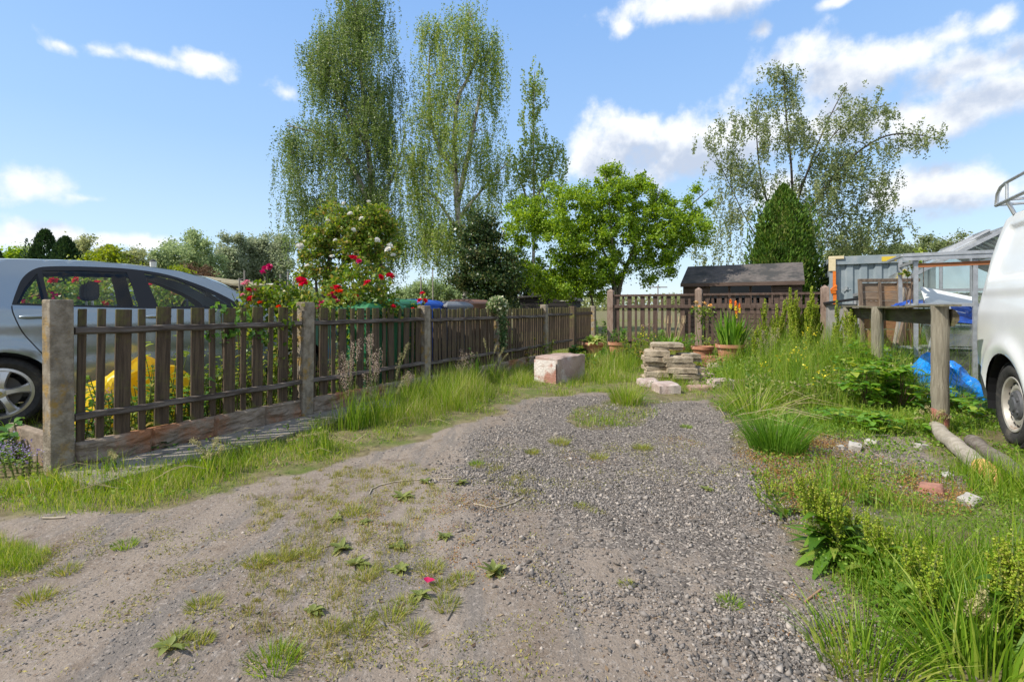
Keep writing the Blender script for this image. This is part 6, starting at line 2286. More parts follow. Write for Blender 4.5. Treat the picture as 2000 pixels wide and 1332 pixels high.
def bush(name, label, cat, base, blobs, n, size, leafm, blooms=(), stems=8, group=None, seed=1, aspect=.66, twig=None, flat=.3, r_stem=.009):
    """blobs in local metres (x,y,z,rx,ry,rz); blooms (x,y,z,size,material)"""
    rng = np.random.default_rng(seed)
    o = thing(name, label, cat, base, 0, group)
    w = np.array([b[3] * b[4] * b[5] for b in blobs]) ** .8
    w /= w.sum()
    ch = rng.choice(len(blobs), n, p=w)
    Bq = np.array([b[:6] for b in blobs])[ch]
    # leaves gather into small sprays
    ns = max(6, n // 26)
    sp = unit(ns, rng) * (rng.random((ns, 1)) ** .45)
    pick_ = rng.integers(0, ns, n)
    pt = Bq[:, :3] + sp[pick_] * Bq[:, 3:6] + rng.normal(0, .16, (n, 3)) * np.minimum(Bq[:, 3:6], .35)
    pt = pt[pt[:, 2] > .01]
    v, f = leaf_vf(pt, size * rng.uniform(.55, 1.3, len(pt)), aspect, rng=rng, flat=flat)
    link('foliage', mesh_np('foliage', v, f), leafm, o)
    m = MB()
    for k in range(stems):
        b = blobs[k % len(blobs)]
        e = Vector((b[0], b[1], b[2])) + Vector(rng.normal(0, .45, 3)) * min(b[3], b[5])
        s = Vector((b[0] * .2 + rng.normal(0, .04), b[1] * .2 + rng.normal(0, .04), 0))
        m.tube([s, s.lerp(e, .5) + Vector((rng.normal(0, .04), rng.normal(0, .04), .05)), e], [r_stem, r_stem * .8, r_stem * .4], 5)
    for (x, y, z, s_, mt) in blooms:
        b = min(blobs, key=lambda b: (b[0] - x) ** 2 + (b[2] - z) ** 2)
        m.tube([(b[0], b[1], b[2] - .1), ((b[0] + x) / 2 + .02, (b[1] + y) / 2, (b[2] + z) / 2), (x, y, z)], [r_stem * .6, r_stem * .45, r_stem * .35], 5)
    if stems or blooms:
        m.build('stem', STEMG if twig is None else twig, o)
    for (x, y, z, s_, mt) in blooms:
        bloom(o, (x, y, z), s_, mt)
    return o


def loc_of(base, px, py, d):
    p = P(px, py, d) - Vector(base)
    return p


def px_bush(name, label, cat, px, d, blobs, n, size, leafm, blooms=(), **kw):
    base = gp(px, d)
    k = F / d
    bl = []
    for b in blobs:
        p = loc_of(base, b[0], b[1], d + (b[4] if len(b) > 4 else 0))
        bl.append((p.x, p.y, p.z, b[2] / k, max(.08, .75 * b[2] / k), b[3] / k))
    bm_ = []
    for (bx, by, s, mt) in blooms:
        dd = d - .12 + random.uniform(-.12, .08)
        p = loc_of(base, bx, by, dd)
        bm_.append((p.x, p.y, p.z, s, mt))
    return bush(name, label, cat, base, bl, n, size, leafm, bm_, **kw)


px_bush('rose_bush', 'rose bush with red and pink blooms behind the second concrete post of the fence', 'rose bush', 540, 5.35,
        [(520, 580, 50, 34), (570, 578, 40, 36), (480, 590, 24, 28), (500, 640, 40, 50), (560, 650, 40, 60), (600, 590, 22, 40)], 2600, .05, ROSEL,
        [(520, 527, .085, MAGENTA), (527, 522, .07, MAGENTA), (513, 533, .06, MAGENTA), (588, 552, .125, RED), (594, 556, .09, RED), (477, 557, .07, PINKP), (483, 552, .06, PINKP), (485, 568, .06, RED), (491, 585, .085, RED), (474, 577, .05, PINKP), (508, 592, .055, ORANGER), (544, 601, .06, ORANGER), (500, 566, .05, PINKP)], group='rose bushes along the fence', seed=31)
px_bush('rose_bush', 'biggest rose bush, red and orange blooms high over the second fence bay', 'rose bush', 695, 5.95,
        [(690, 560, 52, 42), (735, 565, 40, 36), (650, 590, 36, 28), (690, 620, 60, 50), (750, 600, 32, 32), (700, 528, 26, 26)], 2800, .052, ROSEL,
        [(690, 507, .11, RED), (702, 512, .07, MAGENTA), (718, 554, .085, RED), (743, 542, .07, RED), (762, 541, .10, RED), (656, 565, .12, RED), (662, 572, .10, ORANGER), (650, 583, .085, MAGENTA), (657, 590, .08, MAGENTA), (645, 576, .06, MAGENTA), (694, 583, .10, RED), (628, 594, .09, MAGENTA), (622, 602, .06, MAGENTA), (768, 600, .06, RED), (650, 575, .07, ORANGER)], group='rose bushes along the fence', seed=32)
px_bush('rose_bush', 'thin rose bush with a few red blooms hanging in front of the blue bin', 'rose bush', 815, 6.75,
        [(818, 600, 16, 22), (808, 640, 16, 40), (826, 585, 8, 10)], 260, .045, ROSEL,
        [(825, 574, .07, RED), (820, 588, .075, RED), (830, 588, .07, RED), (823, 603, .075, RED), (806, 604, .05, RED), (796, 606, .04, PINKP)], group='rose bushes along the fence', seed=33, stems=5)
px_bush('rose_bush', 'rose bush with crimson blooms seen through the rear window of the silver car', 'rose bush', 120, 8.6,
        [(60, 570, 50, 40), (120, 575, 60, 40), (190, 575, 60, 44), (120, 640, 110, 60)], 4200, .075, ROSEL,
        [(104, 550, .14, RED), (60, 590, .16, MAGENTA), (72, 582, .15, MAGENTA), (100, 578, .16, MAGENTA), (112, 582, .14, MAGENTA), (48, 592, .12, MAGENTA), (150, 548, .12, RED), (190, 555, .12, RED), (158, 586, .13, MAGENTA), (205, 594, .1, RED)], group='rose bushes along the fence', seed=34)
px_bush('rose_bush', 'rose bush with red blooms seen through the front window of the silver car', 'rose bush', 320, 9.0,
        [(300, 580, 50, 34), (350, 580, 50, 30), (330, 630, 80, 50)], 2600, .075, ROSEL, [(300, 555, .14, RED), (312, 552, .12, RED), (340, 575, .12, PINKP), (285, 570, .1, RED)], group='rose bushes along the fence', seed=35)
# climbing rose over an arch
o = tree('climbing_rose', 'big climbing rose with white blooms and reddish new shoots, taller than the red roses', 'rose bush', gp(640, 7.6), 7.6,
         [[(628, 700), (630, 600), (640, 520), (655, 460), (690, 420)], [(640, 700), (622, 600), (618, 520), (640, 450)], [(750, 700), (755, 600), (740, 500), (700, 440)]],
         [(660, 430, 50, 32), (720, 430, 48, 32), (620, 480, 34, 42), (760, 455, 26, 34, .9), (690, 470, 60, 40), (610, 530, 30, 34, .8), (740, 500, 40, 40, .8), (650, 400, 22, 14, .9), (640, 550, 40, 34, .8), (700, 540, 50, 40, .7), (600, 450, 16, 18, .6)],
         250, dict(n=58, r=.06, size=.055, aspect=.66, ext=1.9), DARKB, ARCHL, None, .04, 36, crown='foliage', up=.15, twig_r=.003)
for (bx, by, s_) in ((586, 483, .12), (648, 502, .07), (761, 482, .10), (758, 488, .09), (706, 428, .07), (736, 470, .09), (640, 432, .07), (672, 398, .06), (768, 500, .08), (690, 450, .07), (600, 520, .07), (720, 395, .06), (770, 540, .09), (655, 470, .06), (684, 419, .08)):
    p = P(bx, by, 7.15 + random.uniform(-.15, .1)) - o.location
    bloom(o, p, s_, WHITEP)

# flower bed plants behind the near bays
PINKC = LEAF('pink_flower_head', [(.55, .22, .26), (.62, .32, .36), (.66, .46, .46)], trans=.2, clump=6)
LILAC = LEAF('lilac_flower_head', [(.22, .16, .34), (.32, .26, .44), (.4, .36, .5)], trans=.2, clump=6)
BIGL = LEAF('big_garden_leaf', [(.045, .13, .02), (.08, .19, .03), (.13, .26, .04), (.2, .33, .06)], trans=.35, rough=.4, clump=2)


def leafy_clump(name, label, cat, base, n, L, W, h, r, mat, seed, el=(.1, 1.0), droop=.5, group=None, heads=None, nheads=0, hs=.012):
    rng = np.random.default_rng(seed)
    o = thing(name, label, cat, base, 0, group)
    ns = max(3, n // 12)
    ang = rng.random(ns) * 6.28
    rad = np.sqrt(rng.random(ns)) * r
    sx, sy, sh = rad * np.cos(ang), rad * np.sin(ang), h * rng.uniform(.6, 1.1, ns)
    k = rng.integers(0, ns, n)
    t = rng.random(n) ** .7
    lean = rng.normal(0, .12, (ns, 2)) + np.stack([np.cos(ang), np.sin(ang)], 1) * .12
    B = np.stack([sx[k] + lean[k, 0] * sh[k] * t, sy[k] + lean[k, 1] * sh[k] * t, sh[k] * t], 1)
    v, f = broad_vf(B, rng.random(n) * 6.28, rng.uniform(*el, n), L * rng.uniform(.5, 1.2, n), W * rng.uniform(.6, 1.2, n), droop * rng.uniform(.5, 1.3, n), rows=4, rng=rng)
    link('foliage', mesh_np('foliage', v, f), mat, o)
    m = MB()
    for j in range(ns):
        m.tube([(sx[j], sy[j], 0), (sx[j] + lean[j, 0] * sh[j], sy[j] + lean[j, 1] * sh[j], sh[j])], [.006, .003], 5, cap=False)
    m.build('stem', STEMG, o)
    if heads is not None:
        j = rng.integers(0, ns, nheads)
        c = np.stack([sx[j] + lean[j, 0] * sh[j], sy[j] + lean[j, 1] * sh[j], sh[j] * 1.03], 1) + rng.normal(0, .03, (nheads, 3))
        v, f = leaf_vf(c, hs * rng.uniform(.6, 1.3, nheads), .8, rng=rng)
        link('blossoms', mesh_np('blossoms', v, f), heads, o)
    return o


def bedpt(t, n_):
    p = fpt(t, n_)
    return (p.x, p.y, gz(p.x, p.y))


GB = 'plants in the bed behind the picket fence'
leafy_clump('bed_plant', 'pink flowered plant behind the first pickets of the nearest fence bay', 'garden plant', bedpt(.28, -.42), 230, .07, .028, .42, .24, BIGL, 51, group=GB, heads=PINKC, nheads=420)
leafy_clump('bed_plant', 'green leafy plant between the yellow sheet and the middle pickets of the nearest bay', 'garden plant', bedpt(.85, -.35), 260, .10, .05, .50, .26, BIGL, 52, group=GB)
leafy_clump('bed_plant', 'yellow green plant at the right of the yellow sheet behind the nearest bay', 'garden plant', bedpt(1.3, -.35), 260, .09, .045, .62, .24, ARCHL, 53, group=GB)
leafy_clump('bed_plant', 'tall leafy plant tangled up behind the right end of the nearest bay', 'garden plant', bedpt(1.62, -.28), 280, .085, .05, .85, .2, ARCHL, 54, group=GB)
leafy_clump('bed_plant', 'pink flowered plant behind the left pickets of the second bay', 'garden plant', bedpt(2.15, -.4), 260, .08, .04, .5, .25, BIGL, 55, group=GB, heads=PINKC, nheads=300)
leafy_clump('bed_plant', 'bright green plant low behind the middle pickets of the second bay', 'garden plant', bedpt(2.7, -.4), 260, .09, .045, .55, .25, ARCHL, 56, group=GB)
leafy_clump('bed_plant', 'leafy plant behind the right end of the second bay, below the blue bin', 'garden plant', bedpt(3.35, -.3), 240, .09, .04, .62, .22, BIGL, 57, group=GB)
leafy_clump('bed_plant', 'green undergrowth behind the third bay of the fence', 'garden plant', bedpt(4.7, -.4), 300, .1, .05, .5, .5, BIGL, 58, group=GB)
leafy_clump('bed_plant', 'green undergrowth showing through the fourth bay of the fence', 'garden plant', bedpt(6.6, -.5), 340, .1, .05, .6, .6, ARCHL, 59, group=GB)
leafy_clump('bed_plant', 'big lush plant with lance shaped leaves left of the nearest concrete post', 'garden plant', bedpt(.34, -.72), 70, .17, .06, .40, .10, BIGL, 60, el=(.0, .8), group='plants left of the nearest post')
leafy_clump('bed_plant', 'smaller plant with toothed looking pale leaves at the very left, below the car tyre', 'garden plant', bedpt(.0, -.74), 44, .15, .06, .22, .08, BIGL, 61, el=(.0, .8), group='plants left of the nearest post')
leafy_clump('catmint', 'low lilac flowered catmint spilling over the stone edging by the nearest post', 'garden plant', bedpt(.02, -.42), 420, .04, .018, .16, .34, HERB, 62, heads=LILAC, nheads=700, hs=.013)
leafy_clump('hollyhock', 'single dark green lobed leaf plant poking under the bottom rail of the nearest bay', 'garden plant', bedpt(.62, .0), 9, .14, .15, .13, .05, LEAF('hollyhock_leaf', [(.04, .10, .03), (.06, .13, .04)], trans=.25, clump=3), 63, el=(.0, .5), droop=.3)
leafy_clump('foxglove', 'clump of leafy weeds against the fence beyond the ivy', 'garden plant', bedpt(7.25, .15), 110, .10, .04, .45, .12, ROSEL, 64)
leafy_clump('primula', 'dark green big leaved plant at the foot of the dark gate post', 'garden plant', bedpt(8.45, .28), 70, .18, .11, .25, .16, LEAF('dark_big_leaf', [(.03, .10, .02), (.06, .16, .03), (.09, .2, .04)], trans=.3, clump=3), 65, el=(.2, .9))
leafy_clump('shrub_seedling', 'green bushy growth against the fence just left of the tall brown corner post', 'garden plant', bedpt(10.7, .1), 150, .1, .06, .7, .2, BIGL, 66)
# climbers over the fence tops
def fence_climber(label, t0, t1, z0, z1, n, size, leafm, seed, nn=(-.06, .05), cat='climber', name='climbing_plant'):
    rng = np.random.default_rng(seed)
    b = fpt((t0 + t1) / 2)
    o = thing(name, label, cat, b, ALONG)
    k = max(5, n // 22)
    c = np.stack([rng.uniform(*nn, k), rng.uniform(t0 - (t0 + t1) / 2, t1 - (t0 + t1) / 2, k), z0 + (z1 - z0) * rng.random(k)], 1)
    pt = c[rng.integers(0, k, n)] + rng.normal(0, .035, (n, 3))
    v, f = leaf_vf(pt, size * rng.uniform(.5, 1.3, n), .8, rng=rng, flat=.2)
    link('foliage', mesh_np('foliage', v, f), leafm, o)
    m = MB()
    for j in range(min(12, k)):
        m.tube([(c[j, 0] - .04, c[j, 1], .05), (c[j, 0] - .05, c[j, 1] + .05, c[j, 2] * .5), tuple(c[j])], .004, 5)
    m.build('stem', STEMB, o)
    return o


fence_climber('round leaved climber hanging over the top rail in the nearest fence bay', .95, 1.45, .78, 1.10, 210, .055, BIGL, 71)
fence_climber('thin climber winding up the pickets beside the second concrete post', 1.5, 1.85, .3, 1.14, 190, .05, ARCHL, 72)
fence_climber('sprawling leafy stems over the picket tops of the second bay', 2.0, 3.3, 1.0, 1.22, 420, .045, ROSEL, 73, (-.25, -.02))
VARL = LEAF('variegated_ivy_leaf', [(.05, .11, .03), (.10, .18, .05), (.28, .34, .14), (.52, .52, .30), (.60, .58, .38)], trans=.25, rough=.4, clump=3, cl_amt=.25)
IVY2 = LEAF('hanging_ivy_leaf', [(.03, .08, .025), (.06, .13, .04), (.11, .18, .06), (.28, .32, .14)], trans=.2, rough=.4, clump=3)
rng = np.random.default_rng(77)
b = fpt(3 * BAY)
o = thing('variegated_ivy', 'cream variegated ivy capping the fourth concrete post and trailing down the fence', 'ivy', b, ALONG)
n = 1700
q = unit(n, rng)
pt = q * np.array([.17, .24, .19]) * (rng.random((n, 1)) ** .3) + np.array([0, .02, 1.10])
link('foliage', mesh_np('foliage', *leaf_vf(pt, .05 * rng.uniform(.5, 1.3, n), .8, rng=rng, flat=.3)), VARL, o)
n = 900
z = rng.uniform(.35, 1.0, n)
pt = np.stack([.07 + rng.normal(0, .035, n), .05 + rng.normal(0, .055, n) * (.5 + z * .8), z], 1)
link('trailing_shoot', mesh_np('trailing_shoot', *leaf_vf(pt, .045 * rng.uniform(.5, 1.3, n), .8, rng=rng)), IVY2, o)

# pots along the back fence
TERRA = M('terracotta', (.36, .155, .085), (.48, .235, .14), 6, .85, .3, 40, c3=(.52, .38, .28), s3=4, t3=.62)
SOILM = M('potting_soil', (.04, .03, .022), (.08, .06, .045), 30, .95, .6, 60)


def pot(label, px, d, w, h, group='terracotta pots along the back fence', rib=True):
    b = gp(px, d)
    o = thing('terracotta_pot', label, 'plant pot', b, 0, group)
    r = w / 2
    m = MB()
    n = 48
    prof = [(r * .66, 0), (r * .70, .02), (r * .86, h - .07), (r * .9, h - .065), (r, h - .06), (r, h), (r * .92, h), (r * .90, h - .05)]
    m.lathe(prof, n)
    if rib:
        for i, v in enumerate(m.v):
            lv = i // n
            if 0 < lv < 3:
                s_ = 1 + .018 * math.cos((i % n) / n * 2 * math.pi * 24)
                m.v[i] = (v[0] * s_, v[1] * s_, v[2])
    m.build('pot_body', TERRA, o, smooth=40)
    MB().lathe([(0, h - .045), (r * .905, h - .05)], 24).build('soil', SOILM, o)
    return b, h


HOSTL = LEAF('hosta_leaf', [(.10, .20, .03), (.22, .32, .06), (.46, .50, .16), (.58, .58, .26)], trans=.35, rough=.4, clump=5, cl_amt=.2)
b, h = pot('terracotta pot with the variegated hosta, leftmost of the row', 1158, 10.6, .50, .34)
rng = np.random.default_rng(81)
n = 120
o = thing('hosta', 'variegated cream and green hosta in the leftmost pot', 'garden plant', b + Vector((0, 0, h - .05)))
a = rng.random(n) * 6.28
B = np.stack([np.cos(a) * .1 * rng.random(n), np.sin(a) * .1 * rng.random(n), np.zeros(n)], 1)
link('foliage', mesh_np('foliage', *broad_vf(B, a, rng.uniform(.5, 1.35, n), rng.uniform(.2, .38, n), rng.uniform(.07, .11, n), rng.uniform(.3, .7, n), rng=rng)), HOSTL, o)
b, h = pot('terracotta pot beside the hosta pot, with a leafy green perennial', 1206, 10.35, .40, .36)
leafy_clump('perennial', 'leafy green perennial in the second pot from the left', 'garden plant', b + Vector((0, 0, h - .05)), 170, .11, .035, .34, .17, BIGL, 82, el=(.3, 1.2))
b, h = pot('low wide terracotta bowl half hidden by weeds left of the slab pile', 1262, 9.9, .46, .22)
leafy_clump('spent_plant', 'scrappy yellow flowered weed growing from the low terracotta bowl', 'garden plant', b + Vector((0, 0, h - .05)), 90, .1, .025, .45, .12, ARCHL, 83, el=(.4, 1.3), heads=YELP, nheads=30, hs=.03)
b, h = pot('terracotta pot behind the slab pile, holding a strappy green plant', 1312, 9.9, .52, .30)
rng = np.random.default_rng(84)
POKER = LEAF('orange_floret', [(.72, .12, .01), (.78, .22, .015), (.8, .3, .03)], trans=.2)
STRAPL = LEAF('strap_leaf', [(.08, .2, .02), (.13, .29, .03), (.2, .37, .04), (.3, .43, .07)], trans=.35, rough=.4, clump=2)


def strappy(name, label, base, n, L, W, r, mat, seed, el=(1.0, 1.5), droop=.35):
    rng = np.random.default_rng(seed)
    o = thing(name, label, 'garden plant', base)
    a = rng.random(n) * 6.28
    B = np.stack([np.cos(a) * r * rng.random(n), np.sin(a) * r * rng.random(n), np.zeros(n)], 1)
    link('foliage', mesh_np('foliage', *broad_vf(B, a + rng.normal(0, .5, n), rng.uniform(*el, n), L * rng.uniform(.5, 1.1, n), W * rng.uniform(.7, 1.2, n), droop * rng.uniform(.2, 1.3, n), rows=6, tipy=.6, rng=rng)), mat, o)
    return o


o = strappy('agapanthus', 'strappy green plant with spent brown flower stalks behind the slab pile', b + Vector((0, 0, h - .05)), 130, .42, .03, .2, STRAPL, 85, (.7, 1.45))
m = MB()
for k in range(7):
    x, y = random.uniform(-.2, .2), random.uniform(-.1, .1)
    m.tube([(x * .5, y, .1), (x, y, .40), (x * 1.2 + .03, y, .58)], [.006, .005, .004], 5)
    m.tube([(x * 1.2 + .03, y, .52), (x * 1.2 + .035, y, .68)], [.016, .006], 6)
m.build('spent_stalk', M('tan_stalk', (.34, .24, .14), (.45, .34, .2), 12, .9), o)
b, h = pot('terracotta pot at the foot of the tall post with the peach roses', 1372, 9.75, .44, .32)
b, h = pot('biggest terracotta pot, right of the cable coils, holding the red hot pokers', 1428, 9.2, .56, .40)
o = strappy('red_hot_poker', 'red hot poker plant with four orange and yellow flower heads in the biggest pot', b + Vector((0, 0, h - .05)), 190, .78, .038, .2, STRAPL, 86, (1.15, 1.54), .28)
for (fx, fy) in ((1427, 599), (1437, 602), (1444, 607), (1438, 618)):
    p = P(fx, fy, 9.15) - o.location
    MB().tube([(p.x * .4, 0, .05), (p.x * .8, p.y * .5, p.z * .5), (p.x, p.y, p.z)], .007, 6).build('stalk', STEMG, o)
    rngf = np.random.default_rng(int(fx))
    for nm, z0, z1, mt in (('lower_florets', -.02, .07, YELP), ('upper_florets', .06, .15, POKER)):
        nf = 70
        zz = rngf.uniform(z0, z1, nf)
        qa = rngf.random(nf) * 6.28
        rr = .024 * np.clip((.17 - zz) / .1, .3, 1)
        B = np.stack([p.x + np.cos(qa) * rr * .4, p.y + np.sin(qa) * rr * .4, p.z + zz], 1)
        link(nm, mesh_np(nm, *broad_vf(B, qa, -.9, .038, .012, .0, rows=2, rng=rngf)), mt, o)
TRGH = thing('clay_trough', 'low red clay trough on the ground between the slab pile and the biggest pot', 'planter', gp(1376, 9.15), R(-12))
m = MB()
m.box((0, -.13, .09), (.72, .03, .18)).box((0, .13, .09), (.72, .03, .18)).box((-.36, 0, .09), (.03, .29, .18)).box((.36, 0, .09), (.03, .29, .18)).box((0, 0, .02), (.7, .26, .04))
m.build('trough_body', TERRA, TRGH, bev=.008)
MB().box((0, 0, .13), (.68, .23, .03)).build('soil', SOILM, TRGH)
px_bush('peach_rose', 'peach coloured roses tied to the tall post in the middle of the back fence', 'rose bush', 1372, 10.6,
        [(1372, 606, 22, 10), (1362, 612, 14, 10), (1384, 616, 14, 10), (1372, 640, 10, 30)], 330, .05, ROSEL,
        [(1359, 593, .11, PEACH), (1375, 594, .11, PEACH), (1387, 598, .09, PEACH), (1366, 600, .08, PEACH), (1352, 601, .06, PEACH)], seed=87, stems=4)
o = thing('allium', 'two round brown allium seed heads on stalks in front of the back fence', 'garden plant', gp(1262, 10.3))
for (fx, fy) in ((1257, 640), (1271, 637)):
    p = P(fx, fy, 10.2) - o.location
    MB().tube([(p.x * .7, 0, 0), (p.x, p.y, p.z)], .007, 6).build('stalk', STEMG, o)
    q = unit(160, np.random.default_rng(fx))
    link('seed_head', mesh_np('seed_head', *leaf_vf(np.array(p) + q * .065, .022, .5)), LEAF('brown_seed_head', [(.2, .13, .1), (.3, .2, .15)], trans=.1), o)

GC = 'green plants growing between the pots'
for i, (px, d, n, h_, r_, mt, lab) in enumerate(((1180, 9.6, 150, .26, .2, BIGL, 'low green plant in front of the hosta pot'), (1232, 9.3, 230, .5, .2, ARCHL, 'bushy yellow green plant between the second pot and the slab pile'),
                                         (1278, 10.4, 200, .55, .2, BIGL, 'leafy plant behind the slab pile at its left'), (1345, 10.4, 200, .5, .2, BIGL, 'leafy plant left of the tall post with peach roses'),
                                         (1400, 10.0, 160, .42, .18, ARCHL, 'green plant between the tall post and the biggest pot'), (1470, 9.0, 260, .6, .25, BIGL, 'leafy weed clump just right of the biggest pot'),
                                         (1345, 8.9, 140, .2, .25, ARCHL, 'low trailing plant behind the single brick'), (1150, 8.6, 170, .28, .25, ROSEL, 'low weedy clump between the stone block and the hosta pot'))):
    leafy_clump('leafy_plant', lab, 'garden plant', gp(px, d), n, .12, .04, h_, r_, mt, 700 + i, el=(.2, 1.2), group=GC)
leafy_clump('bed_plant', 'tall green foliage before the yellow sheet, behind the left pickets of the nearest bay', 'garden plant', bedpt(.55, -.3), 200, .09, .045, .6, .2, ARCHL, 710, group=GB)
leafy_clump('bed_plant', 'yellow leaved plant beside the yellow sheet, behind the centre of the nearest bay', 'garden plant', bedpt(1.05, -.45), 260, .09, .05, .75, .25, YELG, 711, group=GB)

# ------------------------------------------------------------------ docks: tall rusty green flower spires
DOCKS = LEAF('dock_seed', [(.14, .23, .015), (.22, .32, .02), (.30, .40, .03), (.38, .43, .05), (.42, .38, .10)], trans=.3, rough=.6, clump=3, cl_amt=.25)
DOCKL = LEAF('dock_leaf', [(.06, .14, .015), (.11, .22, .022), (.17, .29, .035), (.28, .33, .06)], trans=.38, rough=.45, clump=3)


def dock(label, base, spires, leaves=24, leafL=.22, seed=1, group='dock plants with flower spires', dens=1.0):
    """spires: (dx, dy, height, lean_x, lean_y)"""
    rng = np.random.default_rng(seed)
    o = thing('dock_plant', label, 'weed', base, 0, group)
    st = MB()
    Ps, Sz = [], []
    for (dx, dy, h_, lx, ly) in spires:
        end = Vector((dx + lx, dy + ly, h_))
        st.tube([(dx * .3, dy * .3, 0), (dx + lx * .4, dy + ly * .4, h_ * .5), end], [.007, .006, .002], 5)
        nb = int((11 if h_ > .7 else 6) * dens) + 1
        arms = [(0, 0, .30, 1.0, .028 * min(1, h_ / .9 + .15))]
        for k in range(nb):
            t = rng.uniform(.34, .82)
            a = rng.random() * 6.28
            L = (1 - t) * h_ * .52 + .03
            arms.append((a, t, 0, L, .02))
        for (a, t, t0, L, rr) in arms:
            if t == 0:
                n = int((620 if base[1] > 5 else 900) * h_ * dens)
                tt = .34 + .66 * rng.random(n)
                c = np.stack([dx + lx * (tt ** 1.5), dy + ly * (tt ** 1.5), h_ * tt], 1)
                r_ = rr * (1.15 - tt)[:, None] * 2.2 + .006
            else:
                n = int((520 if base[1] > 5 else 800) * L * dens) + 12
                s = rng.random(n)
                b0 = np.array([dx + lx * t ** 1.5, dy + ly * t ** 1.5, h_ * t])
                c = b0 + np.stack([np.cos(a) * .30 * L * s, np.sin(a) * .30 * L * s, L * s * .95], 1)
                r_ = .019 * min(1, h_ / .8) * (1.1 - s)[:, None] + .003
            Ps.append(c + unit(n, rng) * r_)
    Ps = np.concatenate(Ps)
    link('flower_sprays', mesh_np('flower_sprays', *leaf_vf(Ps, .0078 * rng.uniform(.7, 1.35, len(Ps)) * (1 + 1.5 * (base[1] > 5)), .85, rng=rng)), DOCKS, o)
    st.build('stem', STEMG, o)
    if leaves:
        a = rng.random(leaves) * 6.28
        sp_ = np.array(spires)[rng.integers(0, len(spires), leaves)]
        t = rng.random(leaves) ** 1.8 * .55
        B = np.stack([sp_[:, 0] * (.3 + .7 * t) + sp_[:, 3] * t * .5, sp_[:, 1] * (.3 + .7 * t) + sp_[:, 4] * t * .5, sp_[:, 2] * t], 1)
        v, f = broad_vf(B, a, rng.uniform(.2, 1.1, leaves), leafL * rng.uniform(.5, 1.1, leaves) * (1.15 - t), leafL * .2 * rng.uniform(.6, 1.1, leaves), .55 * rng.uniform(.4, 1.2, leaves), wave=.06, rng=rng)
        link('leaf', mesh_np('leaf', v, f), DOCKL, o)
    return o


def dock_px(label, px, pyb, tops, leaves=26, leafL=.24, seed=1, spread=.1, dens=1.0):
    b = G(px, pyb)
    sp = []
    for (tx, ty) in tops:
        dd = b.y + random.uniform(-spread, spread)
        p = P(tx, ty, dd) - b
        sp.append((p.x * .55, p.y * .55, p.z, p.x * .45, p.y * .45))
    return dock(label, (b.x, b.y, gz(b.x, b.y)), sp, leaves, leafL, seed, dens=dens)


dock_px('tall yellow green dock spire right of the red hot pokers', 1494, 722, [(1494, 583), (1486, 640)], seed=201, dens=.8)
dock_px('pair of thick dock spires between the red hot pokers and the twin tall ones', 1521, 724, [(1517, 594), (1532, 586), (1508, 640)], seed=202, dens=.9)
dock_px('twin tall dock spires in front of the right end of the back fence', 1554, 728, [(1543, 562), (1555, 568), (1566, 615), (1560, 600)], seed=203)
dock_px('tallest and thickest dock spire, just left of the weathered end post', 1588, 732, [(1585, 560), (1578, 590), (1596, 600)], seed=204, dens=1.3)
dock_px('dock spire in front of the pale storage box', 1635, 726, [(1634, 586), (1628, 630), (1645, 640)], seed=205, dens=.7)
dock_px('paler dock spires by the far round post', 1660, 738, [(1663, 602), (1652, 608), (1672, 620)], seed=206, dens=.7)
dock_px('small dock in the grass right of the big terracotta pot', 1476, 728, [(1480, 635), (1470, 660)], seed=207, dens=.6)
dock_px('leaning dock at the edge of the gravel, dark green and densest of the near ones', 1640, 1095, [(1552, 925), (1580, 925), (1610, 955), (1632, 960), (1655, 985), (1590, 950), (1680, 1005)], 90, .24, 208, .12, 1.2)
dock_px('thin dock stems leaning out over the gravel left of the dense dock', 1545, 1010, [(1482, 918), (1504, 935), (1462, 945)], 12, .12, 209, .05, .45)
dock_px('yellow green dock right of the dense dock', 1712, 1130, [(1690, 990), (1718, 1010), (1740, 1030), (1752, 1055), (1705, 1020)], 46, .2, 210, .12, .8)
dock_px('dock with short spires in the middle of the right hand weeds', 1790, 1190, [(1768, 1060), (1800, 1050), (1835, 1055), (1782, 1090), (1815, 1085)], 40, .2, 211, .12, .7)
dock_px('low dock by the gravel edge with yellow seed heads', 1812, 1235, [(1795, 1130), (1822, 1120), (1840, 1140), (1808, 1150)], 30, .18, 212, .08, .7)
dock_px('large yellow dock at the right edge of the picture', 1975, 1260, [(1950, 1055), (1978, 1040), (2005, 1060), (1965, 1090), (1990, 1100), (1940, 1110)], 60, .24, 213, .12, 1.1)
dock_px('small dock spires below the reddish stone lump', 1690, 985, [(1680, 930), (1700, 915)], 14, .12, 214, .05, .5)

# ------------------------------------------------------------------ tall flowering grasses
PAN = LEAF('pinkish_grass_seed', [(.34, .24, .17), (.44, .33, .25), (.50, .38, .32), (.54, .46, .34)], trans=.25, rough=.7, clump=5)
PANY = LEAF('straw_grass_seed', [(.34, .32, .14), (.44, .40, .19), (.52, .46, .26)], trans=.25, rough=.7, clump=5)


